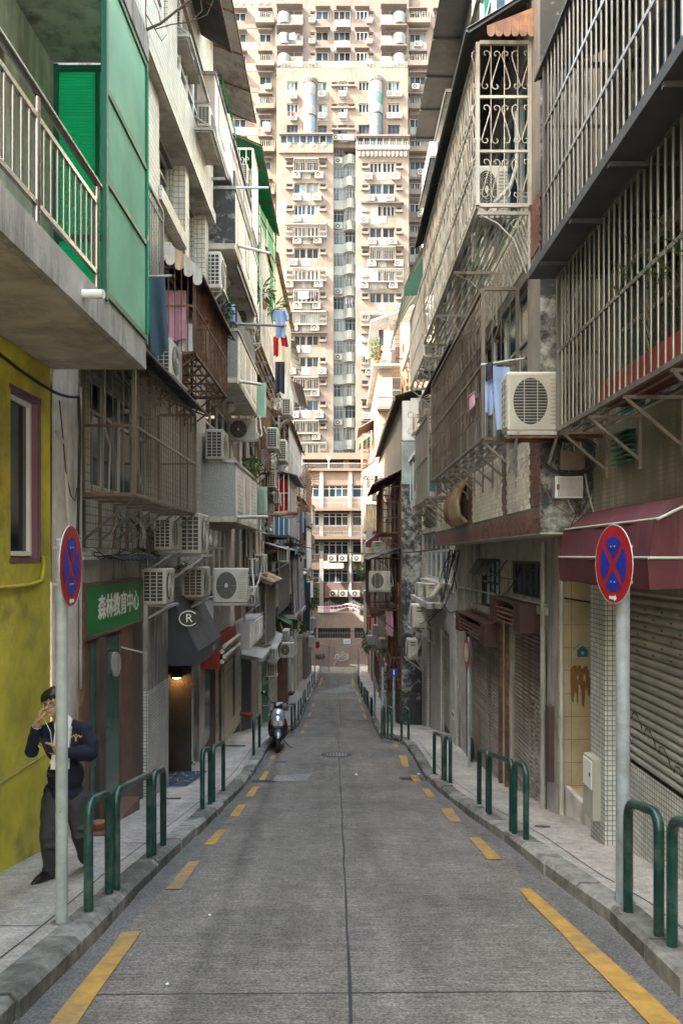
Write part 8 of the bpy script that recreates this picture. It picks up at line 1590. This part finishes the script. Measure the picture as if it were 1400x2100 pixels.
# landmarks
head = bp_(110, 1440, -.02); neck = bp_(126, 1482, .06); chest = bp_(133, 1530, .06); belly = bp_(134, 1590, .05); pelvis = bp_(135, 1628, .06)
shR, shL = bp_(83, 1508, .06), bp_(179, 1500, .07); elR, elL = bp_(66, 1539, .0), bp_(188, 1546, .02); wrR, wrL = bp_(77, 1483, -.1), bp_(128, 1543, -.2)
hipR, hipL = bp_(112, 1640, .06), bp_(160, 1640, .08); knR, knL = bp_(103, 1715, -.02), bp_(167, 1706, .05); anR, anL = bp_(106, 1786, .04), bp_(177, 1762, .42)
body = MB()
limb(body, [neck + Vector((0, .0, -.05)), neck.lerp(head, .35), head + Vector((0, .02, -.06))], [.058, .05, .055])
ell(body, head + Vector((0, .02, .015)), .074, .092, .108); ell(body, head + Vector((-.004, -.03, -.05)), .055, .058, .062); ell(body, head + Vector((-.006, -.055, -.088)), .03, .03, .025)   # skull, jaw, chin
# nose, brow, lips, ears; the face looks down and a little to his right
fx = Vector((-.012, -.086, 0))
ell(body, head + fx + Vector((-.002, -.012, -.028)), .012, .018, .016); limb(body, [head + fx + Vector((0, 0, .008)), head + fx + Vector((-.002, -.011, -.022))], [.008, .011], 8)
ell(body, head + fx + Vector((-.001, .002, -.058)), .021, .011, .005); ell(body, head + fx + Vector((-.001, .003, -.066)), .018, .011, .006)
for s_ in (-1, 1): ell(body, head + Vector((s_ * .076, .02, -.015)), .012, .024, .033); ell(body, head + fx + Vector((s_ * .031, .012, .014)), .022, .012, .007)
ell(body, chest, .155, .095, .16); ell(body, belly, .135, .09, .14); ell(body, pelvis, .145, .095, .1)
limb(body, [shR, elR, wrR], [.04, .04, .03]); limb(body, [shL, elL, wrL], [.04, .04, .03]); limb(body, [hipR, knR, anR], [.085, .058, .04]); limb(body, [hipL, knL, anL], [.085, .058, .04])
# hands: palm, four unequal bent fingers, thumb
def hand(wr, d, pn, side, curl, ln=1.0):
    """d: direction of the palm, pn: the palm's normal (towards which fingers curl), side: towards the thumb"""
    d = d.normalized(); pn = pn.normalized(); side = side.normalized(); pc = wr + d * .05
    for k in (-.028, -.009, .010, .028): limb(body, [wr + d * .012 + side * k * .6, wr + d * .088 + side * k], [.016, .0145], 8)
    for k, L_, cu in ((.030, .072, curl[0]), (.010, .080, curl[1]), (-.010, .075, curl[2]), (-.029, .058, curl[3])):
        p = wr + d * .092 + side * k; a = 0; pts = [p]
        for seg, f_ in enumerate((.45, .32, .23)): a += cu; p = p + (d * cos(a) + pn * sin(a)) * (L_ * f_ * ln); pts.append(p)
        limb(body, pts, [.0095, .0088, .008, .0068], 8)
    t0 = wr + d * .028 + side * .03; limb(body, [t0, t0 + side * .024 + d * .026 + pn * .012, t0 + side * .028 + d * .056 + pn * .03, t0 + side * .02 + d * .078 + pn * .042], [.015, .0125, .0105, .0085], 8)
hand(wrR, Vector((.3, -.1, .95)), Vector((.8, .4, -.1)), Vector((.3, -.9, .0)), (.35, .5, .62, .72))
hand(wrL, Vector((-.93, -.2, .2)), Vector((.05, -.6, .75)), Vector((-.1, -.5, .8)), (.3, .35, .4, .45))
person = remesh('person', body, 'skin', .0052, None, 3, .4)
for p_ in (person,): tag(p_, 'walking man in navy cardigan and grey trousers looking at a phone behind the sign pole', 'person')
# cardigan
cg = MB(); limb(cg, [shR + Vector((.03, 0, .0)), shR.lerp(elR, .55) + Vector((-.008, 0, 0)), elR, elR.lerp(wrR, .45), elR.lerp(wrR, .8)], [.066, .064, .06, .052, .045]); limb(cg, [shL + Vector((-.03, 0, 0)), shL.lerp(elL, .5) + Vector((.012, 0, 0)), elL, elL.lerp(wrL, .5), elL.lerp(wrL, .86)], [.074, .068, .06, .05, .043])
ell(cg, chest + Vector((0, .01, -.0)), .172, .112, .165); ell(cg, belly + Vector((0, .01, .0)), .158, .115, .17); ell(cg, pelvis + Vector((0, .012, -.0)), .165, .118, .1); limb(cg, [shR + Vector((.02, .0, .012)), neck + Vector((-.03, .03, -.02))], [.07, .05]); limb(cg, [shL + Vector((-.02, 0, .012)), neck + Vector((.03, .03, -.02))], [.07, .05])
ell(cg, pelvis + Vector((-.135, .02, .01)), .06, .085, .085); ell(cg, chest + Vector((.06, -.03, .02)), .1, .085, .13); ell(cg, chest + Vector((-.06, -.03, .02)), .1, .085, .13)
for k in range(5): a = elL.lerp(wrL, .12 * k); cg.tube([a + Vector((0, .05 * cos(q), .055 * sin(q))) * (1 + .1 * (k % 2)) for q in [2 * pi * i / 12 for i in range(12)]], .012, 6, closed=True)
remesh('cardigan', cg, 'knit', .0085, person, 3, .5, .006)
def front(px, py, off): return bp_(px, py, -off)
sh = MB(); sh.prism([front(113, 1499, .085), front(108, 1530, .098), front(104, 1578, .096), front(141, 1578, .096), front(142, 1530, .098), front(146, 1492, .075), front(136, 1484, .06), front(118, 1486, .06)], (0, .03, 0)); ob('shirt', sh, M['shirt'], person)
co = MB()
for q in ([(138, 1466), (148, 1476), (143, 1496), (136, 1482)], [(118, 1478), (112, 1484), (113, 1502), (126, 1490)]): co.prism([front(a, b, .075 + .0006 * (b - 1458)) for a, b in q], (0, .02, 0))
ob('collar', co, M['shirt'], person); ti = MB().prism([front(123, 1492, .105), front(130, 1492, .105), front(131, 1500, .112), front(133, 1560, .11), front(126, 1575, .108), front(119, 1560, .11), front(122, 1500, .112)], (0, .008, 0)); ob('tie', ti, M['tie'], person)
bl_ = MB().box(front(106, 1580, 0).x, front(142, 1580, 0).x, YP - .108, YP - .08, PZ(1586, YP), PZ(1579, YP)); ob('belt', bl_, M['leather'], person)
cu = MB().tube([elR.lerp(wrR, .8), elR.lerp(wrR, .9)], [.042, .036], 14); ob('shirt_cuff', cu, M['shirt'], person)
# emblems
em = MB()
def gl2(pts, r=.006, o=.132): em.tube([front(a, b, o) for a, b in pts], r, 6)
gl2([(145, 1506), (148, 1513), (151, 1508)], .004); gl2([(163, 1508), (165, 1513), (168, 1509)], .004); gl2([(151, 1507), (156, 1513), (162, 1507)], .004); gl2([(156, 1513), (156, 1520)], .0065); em.ball(front(156.5, 1507, .134), .006, 8, 6); ob('chest_emblem', em, M['gold'], person)
e2 = MB(); e2.bar(shR.lerp(elR, .35) + Vector((.045, -.07, .0)), shR.lerp(elR, .35) + Vector((.085, -.068, -.045)), .012); e2.bar(shR.lerp(elR, .45) + Vector((.035, -.072, .0)), shR.lerp(elR, .45) + Vector((.07, -.07, -.04)), .012); ob('sleeve_stripe', e2, M['gold'], person)
# trousers and shoes
tr = MB(); ell(tr, pelvis + Vector((0, .01, -.03)), .162, .112, .11)
limb(tr, [hipR, hipR.lerp(knR, .5), knR, knR.lerp(anR, .5), anR + Vector((0, 0, -.01))], [.108, .098, .082, .074, .066]); limb(tr, [hipL, hipL.lerp(knL, .5), knL, knL.lerp(anL, .5), anL + Vector((0, 0, .02))], [.11, .102, .086, .076, .066])
for k, (c, r_) in enumerate(((knR + Vector((.02, -.03, -.06)), .07), (knL + Vector((.03, -.03, .05)), .075), (anR + Vector((0, -.02, .03)), .07), (knL + Vector((0, -.05, -.02)), .06))): ell(tr, c, r_, r_ * .9, r_ * .4)
remesh('trousers', tr, 'trousers', .0085, person, 3, .5, .0075)
shoe = MB(); t0 = Vector((anR.x - .01, anR.y, foot.z)); limb(shoe, [t0 + Vector((.0, .07, .05)), t0 + Vector((-.015, -.04, .045)), t0 + Vector((-.045, -.14, .032)), t0 + Vector((-.06, -.2, .028))], [.044, .048, .044, .028]); limb(shoe, [anR + Vector((0, .0, -.02)), t0 + Vector((0, .02, .05))], [.045, .05]); so_ = remesh('shoe', shoe, 'leather', .006, person, 3)
sole = MB(); sole.tube([t0 + Vector((0, .1, .012)), t0 + Vector((-.02, -.05, .01)), t0 + Vector((-.06, -.22, .012))], [.038, .046, .03], 8); sole.v = [(a, b, max(foot.z + .001, min(foot.z + .022, c))) for a, b, c in sole.v]; ob('sole', sole, M['rubber'], so_)
shoe = MB(); limb(shoe, [anL + Vector((0, .05, -.02)), anL + Vector((0, .06, -.08)), anL + Vector((.0, .02, -.17)), anL + Vector((0, -.02, -.22))], [.045, .046, .044, .03]); remesh('shoe', shoe, 'leather', .007, person, 3)
# hair in locks over a cap
hr = MB(); ell(hr, head + Vector((.002, .035, .04)), .083, .092, .092); ell(hr, head + Vector((0, .055, .0)), .08, .075, .09)
for k in range(46):
    a = R.uniform(-1.0, 1.0); q = head + Vector((.075 * sin(a * 1.5), -.055 + .05 * abs(a) ** 1.5, .098 - .03 * abs(a))); e_ = q + Vector((R.uniform(-.02, .015) + .012 * a, -.022 * (1 - abs(a)) - .004, -R.uniform(.035, .075))); limb(hr, [q + Vector((0, .03, .012)), q.lerp(e_, .5) + Vector((0, -.012, .006)), e_], [.013, .012, .004], 6)
for k in range(14):
    s_ = R.choice((-1, 1)); q = head + Vector((s_ * .076, R.uniform(-.02, .07), .05)); limb(hr, [q, q + Vector((s_ * .008, 0, -R.uniform(.04, .08)))], [.016, .006], 6)
remesh('hair', hr, 'hair', .0058, person, 1, .3)
gs = MB()
for s_ in (-1, 1): c = head + fx + Vector((s_ * .032, -.014, -.008)); gs.tube([c + Vector((cos(q) * .024, abs(cos(q)) * .004, sin(q) * .018)) for q in [2 * pi * i / 18 for i in range(18)]], .0022, 5, closed=True); gs.tube([c + Vector((s_ * .024, .004, .006)), head + Vector((s_ * .078, .0, .0)), head + Vector((s_ * .08, .03, -.006))], .002, 5)
gs.tube([head + fx + Vector((-.009, -.014, -.004)), head + fx + Vector((0, -.02, .0)), head + fx + Vector((.009, -.014, -.004))], .002, 5); ob('spectacles', gs, M['tin_dark'], person)
ey = MB()
for s_ in (-1, 1): ell(ey, head + fx + Vector((s_ * .031, .004, -.008)), .011, .006, .003); limb(ey, [head + fx + Vector((s_ * .016, -.0, .017)), head + fx + Vector((s_ * .046, .008, .019))], [.003, .0025], 5)
ob('eyes_and_brows', ey, M['hair'], person)
cbp = [head + Vector((-.085, .01, -.03)), head + Vector((-.085, -.03, -.1)), front(104, 1500, .1), front(108, 1540, .125), front(116, 1530, .16)]; er = thing('earphones', 'white earphone wire running from the walking man\'s ear to his phone', 'earphones', cbp[0]); ob('wire', MB().tube(cbp, .003, 5), M['white'], er)
ph = thing('smartphone', 'black smartphone held by the walking man at his chest', 'phone', wrL); u = Vector((-.93, -.2, .2)).normalized(); c = wrL + u * .11 + Vector((.0, -.035, .05)); w_ = Vector((-.25, -.35, .9)).normalized(); n_ = u.cross(w_).normalized(); a, b, e_ = u * .036, w_ * .07, n_ * .0045
ob('body', MB().hexa([c - a - b - e_, c + a - b - e_, c + a - b + e_, c - a - b + e_, c - a + b - e_, c + a + b - e_, c + a + b + e_, c - a + b + e_]), M['black_gloss'], ph)

# ================================================================ THE SCOOTER
sc0 = G(568, 1546); sk = 1.06 * (PZ(1432, sc0.y) - sc0.z) / 1.3
st = thing('parked_scooter', 'silver and black motor scooter parked facing up the street against the left kerb', 'scooter', sc0)
yaw = radians(6)
def sp_(x, y, z): x, y = x * cos(yaw) - y * sin(yaw), x * sin(yaw) + y * cos(yaw); return Vector((sc0.x + x * sk, sc0.y + .27 * sk + y * sk, zr(sc0.y + .27 * sk + y * sk) + z * sk))
def ring(cy, cz, rr, n=24): return [sp_(0, cy + rr * cos(2 * pi * i / n), cz + rr * sin(2 * pi * i / n)) for i in range(n)]
for cy in (0, 1.22):
    w = ob('wheel', MB().tube(ring(cy, .225, .175), .055 * sk, 10, closed=True), M['rubber'], st); ob('rim', MB().tube(ring(cy, .225, .12), .016 * sk, 8, closed=True), M['galv'], w); sm_ = MB()
    for k in range(3): a = k * 2 * pi / 3; sm_.bar(sp_(0, cy, .225), sp_(0, cy + .12 * cos(a), .225 + .12 * sin(a)), .03 * sk)
    ob('spoke', sm_, M['galv'], w)
def panel(name, secs, m, closed=True, parent=None):
    """loft of cross-sections, each a list of (x, y, z) in the scooter's frame"""
    n = len(secs[0]); mb = MB(); vs = [sp_(*p) for s_ in secs for p in s_]; fs = [(i * n + j, i * n + (j + 1) % n, (i + 1) * n + (j + 1) % n, (i + 1) * n + j) for i in range(len(secs) - 1) for j in range(n)]
    mb.add(vs, fs, 0, True); mb.add(vs[:n], [tuple(range(n))[::-1]]); mb.add(vs[-n:], [tuple(range(n))]); return ob(name, mb, M[m], parent or st)
def sec(cy, z, wx, ly, k=10, sq=.75): return [((abs(cos(q)) ** sq) * (1 if cos(q) >= 0 else -1) * wx, cy + (abs(sin(q)) ** sq) * (1 if sin(q) >= 0 else -1) * ly, z) for q in [2 * pi * i / k + .3 for i in range(k)]]
panel('front_fender', [sec(.0, .33, .05, .24), sec(.0, .40, .085, .22), sec(.03, .46, .085, .14), sec(.06, .52, .05, .07)], 'silver')
panel('fork', [sec(.02, .22, .09, .03), sec(.08, .5, .09, .03)], 'black')
panel('leg_shield', [sec(.16, .34, .20, .09), sec(.13, .46, .235, .12), sec(.12, .58, .23, .13), sec(.17, .7, .2, .1)], 'black_gloss')
panel('front_cowl', [sec(.03, .55, .10, .06), sec(.02, .64, .165, .1), sec(.06, .78, .17, .1), sec(.14, .9, .15, .09), sec(.2, .97, .1, .06)], 'silver')
for s_ in (-1, 1):
    panel('red_trim', [[(s_ * (.15 + d_), y, z) for d_, y in ((0, -.04), (.028, -.01), (.028, .04), (0, .03))] for z, y0_ in ((.58, 0), (.66, 0), (.74, 0))], 'red_lens')
    panel('headlamp', [[(s_ * x, y, z) for x, y in ((.012, -.102), (.1, -.09), (.1, -.05), (.012, -.06))] for z in (.6, .66, .71)], 'lens')
panel('grille_slot', [[(x, -.03 + .04 * k, .83 + .02 * k) for x in (-.05, .05)] + [(x, .0 + .04 * k, .83 + .02 * k) for x in (.05, -.05)] for k in (0, 1)], 'black')
panel('handlebar_cover', [sec(.2, .95, .1, .06), sec(.19, 1.0, .2, .08), sec(.2, 1.06, .19, .08), sec(.23, 1.1, .13, .05)], 'black_gloss')
for s_ in (-1, 1):
    panel('silver_cheek', [sec(.16, .99, .04, .05), sec(.15, 1.07, .05, .05)] if False else [[(s_ * x, y, z) for x, y in ((.1, .1), (.19, .13), (.19, .2), (.1, .2))] for z in (.98, 1.08)], 'silver')
    ob('handgrip', MB().tube([sp_(s_ * .2, .22, 1.03), sp_(s_ * .36, .27, 1.03)], .02 * sk, 8), M['rubber'], st); ob('brake_lever', MB().tube([sp_(s_ * .2, .15, 1.03), sp_(s_ * .34, .2, 1.02)], .008 * sk, 6), M['galv'], st)
    mr = ob('mirror', MB().ball(sp_(s_ * .31, .2, 1.3), (.085 * sk, .025 * sk, .05 * sk), 12, 8, 0, Matrix.Rotation(s_ * -.5, 3, 'Y')), M['black_gloss'], st); ob('mirror_stem', MB().tube([sp_(s_ * .15, .2, 1.08), sp_(s_ * .2, .19, 1.18), sp_(s_ * .27, .2, 1.27)], .01 * sk, 6), M['black'], mr)
panel('floorboard', [sec(.45, .26, .17, .3), sec(.45, .33, .19, .32)], 'black'); panel('seat_cowl', [sec(.95, .34, .12, .3), sec(.98, .5, .19, .4), sec(1.0, .66, .2, .46), sec(1.02, .74, .16, .42)], 'silver'); panel('seat', [sec(.98, .74, .17, .44), sec(.98, .8, .17, .44), sec(1.0, .84, .12, .38)], 'black')
panel('side_cover', [sec(.95, .3, .2, .36), sec(.97, .52, .215, .4)], 'black_gloss'); panel('tail', [sec(1.4, .66, .08, .08), sec(1.46, .74, .06, .06)], 'red_lens'); ob('grab_rail', MB().tube([sp_(-.14, 1.2, .82), sp_(-.1, 1.46, .86), sp_(.1, 1.46, .86), sp_(.14, 1.2, .82)], .014 * sk, 6), M['galv'], st)
ob('side_stand', MB().tube([sp_(.12, .6, .2), sp_(.3, .62, .01), sp_(.36, .6, .005)], .012 * sk, 6), M['black'], st); ob('exhaust', MB().tube([sp_(.17, .8, .24), sp_(.18, 1.35, .3)], [.03 * sk, .05 * sk], 10), M['tin_dark'], st); ob('engine', MB().box(*[v for k in range(3) for v in (min(sp_(-.1, .85, .16)[k], sp_(.1, 1.3, .4)[k]), max(sp_(-.1, .85, .16)[k], sp_(.1, 1.3, .4)[k]))]), M['tin_dark'], st)
# ---- litter on the road
for k, (px, py, lb) in enumerate(((730, 1588, 'crumpled white paper beside the right gutter grate'), (343, 2018, 'small pale scrap of paper lying on the road'), (858, 1587, 'white plastic scrap on the right kerb by the grate'), (430, 1876, 'tiny white scrap in the left half of the road'))):
    p = G(px, py, .012); o = MB(); o.ball(p, (.03, .03, .014) if k in (0, 2) else (.012, .01, .006), 7, 5); o.v = [(a + R.uniform(-.004, .004), b + R.uniform(-.004, .004), c) for a, b, c in o.v]; solo('litter', o, M['white'], lb, 'litter', p)

# ---- more cables and pipes along both fronts
for lb, xw, s_, ya, yb, zs, n_ in (('loose cables looping along the tiled house above the shop', -3.05, 1, 9.2, 16.4, (2.5, .45), 6), ('cables strung between the stacked balconies', -3.05, 1, 16.6, 24, (3.6, .55, 6.4), 8), ('cables strung along the far left fronts', -3.05, 1, 24, 44, (-.5, 2.6, 5.0), 9), ('cables looping under the brown tiled overhang', 2.8, -1, 10.4, 18.5, (.1, -.05), 5), ('cables strung down the white tiled house', 2.88, -1, 18.8, 27.5, (-1.1, 1.3, 4.4), 7), ('cables strung along the far right fronts', 2.2, -1, 28, 46, (-.3, 2.7), 6)):
    t = thing('cable_bundle', lb, 'cables', (xw, ya, zs[0]))
    for k in range(n_):
        a = ya + R.uniform(0, .45) * (yb - ya); b = a + R.uniform(.3, .55) * (yb - ya); z = R.choice(zs) + R.uniform(-.15, .15); sg = R.uniform(.05, .4); dz = R.uniform(-.3, .3)
        ob('cable', MB().tube([(xw + s_ * (.06 + R.uniform(0, .05)), a + (b - a) * i / 14, z + dz * i / 14 - sg * 4 * (i / 14) * (1 - i / 14)) for i in range(15)], R.uniform(.006, .013), 5), M['cable' if k % 4 else 'cable_pale'], t)
    for k in range(n_ // 2):
        y = R.uniform(ya, yb); z = max(zs) + .6; h = R.uniform(1.2, 3.0); ob('conduit', MB().tube([(xw + s_ * .05, y, z), (xw + s_ * .05, y, z - h * .6), (xw + s_ * .07, y + .15, z - h * .7), (xw + s_ * .05, y + .15, z - h)], R.uniform(.012, .028), 6), M[R.choice(('pvc', 'tin_grey', 'tin_pale'))], t)
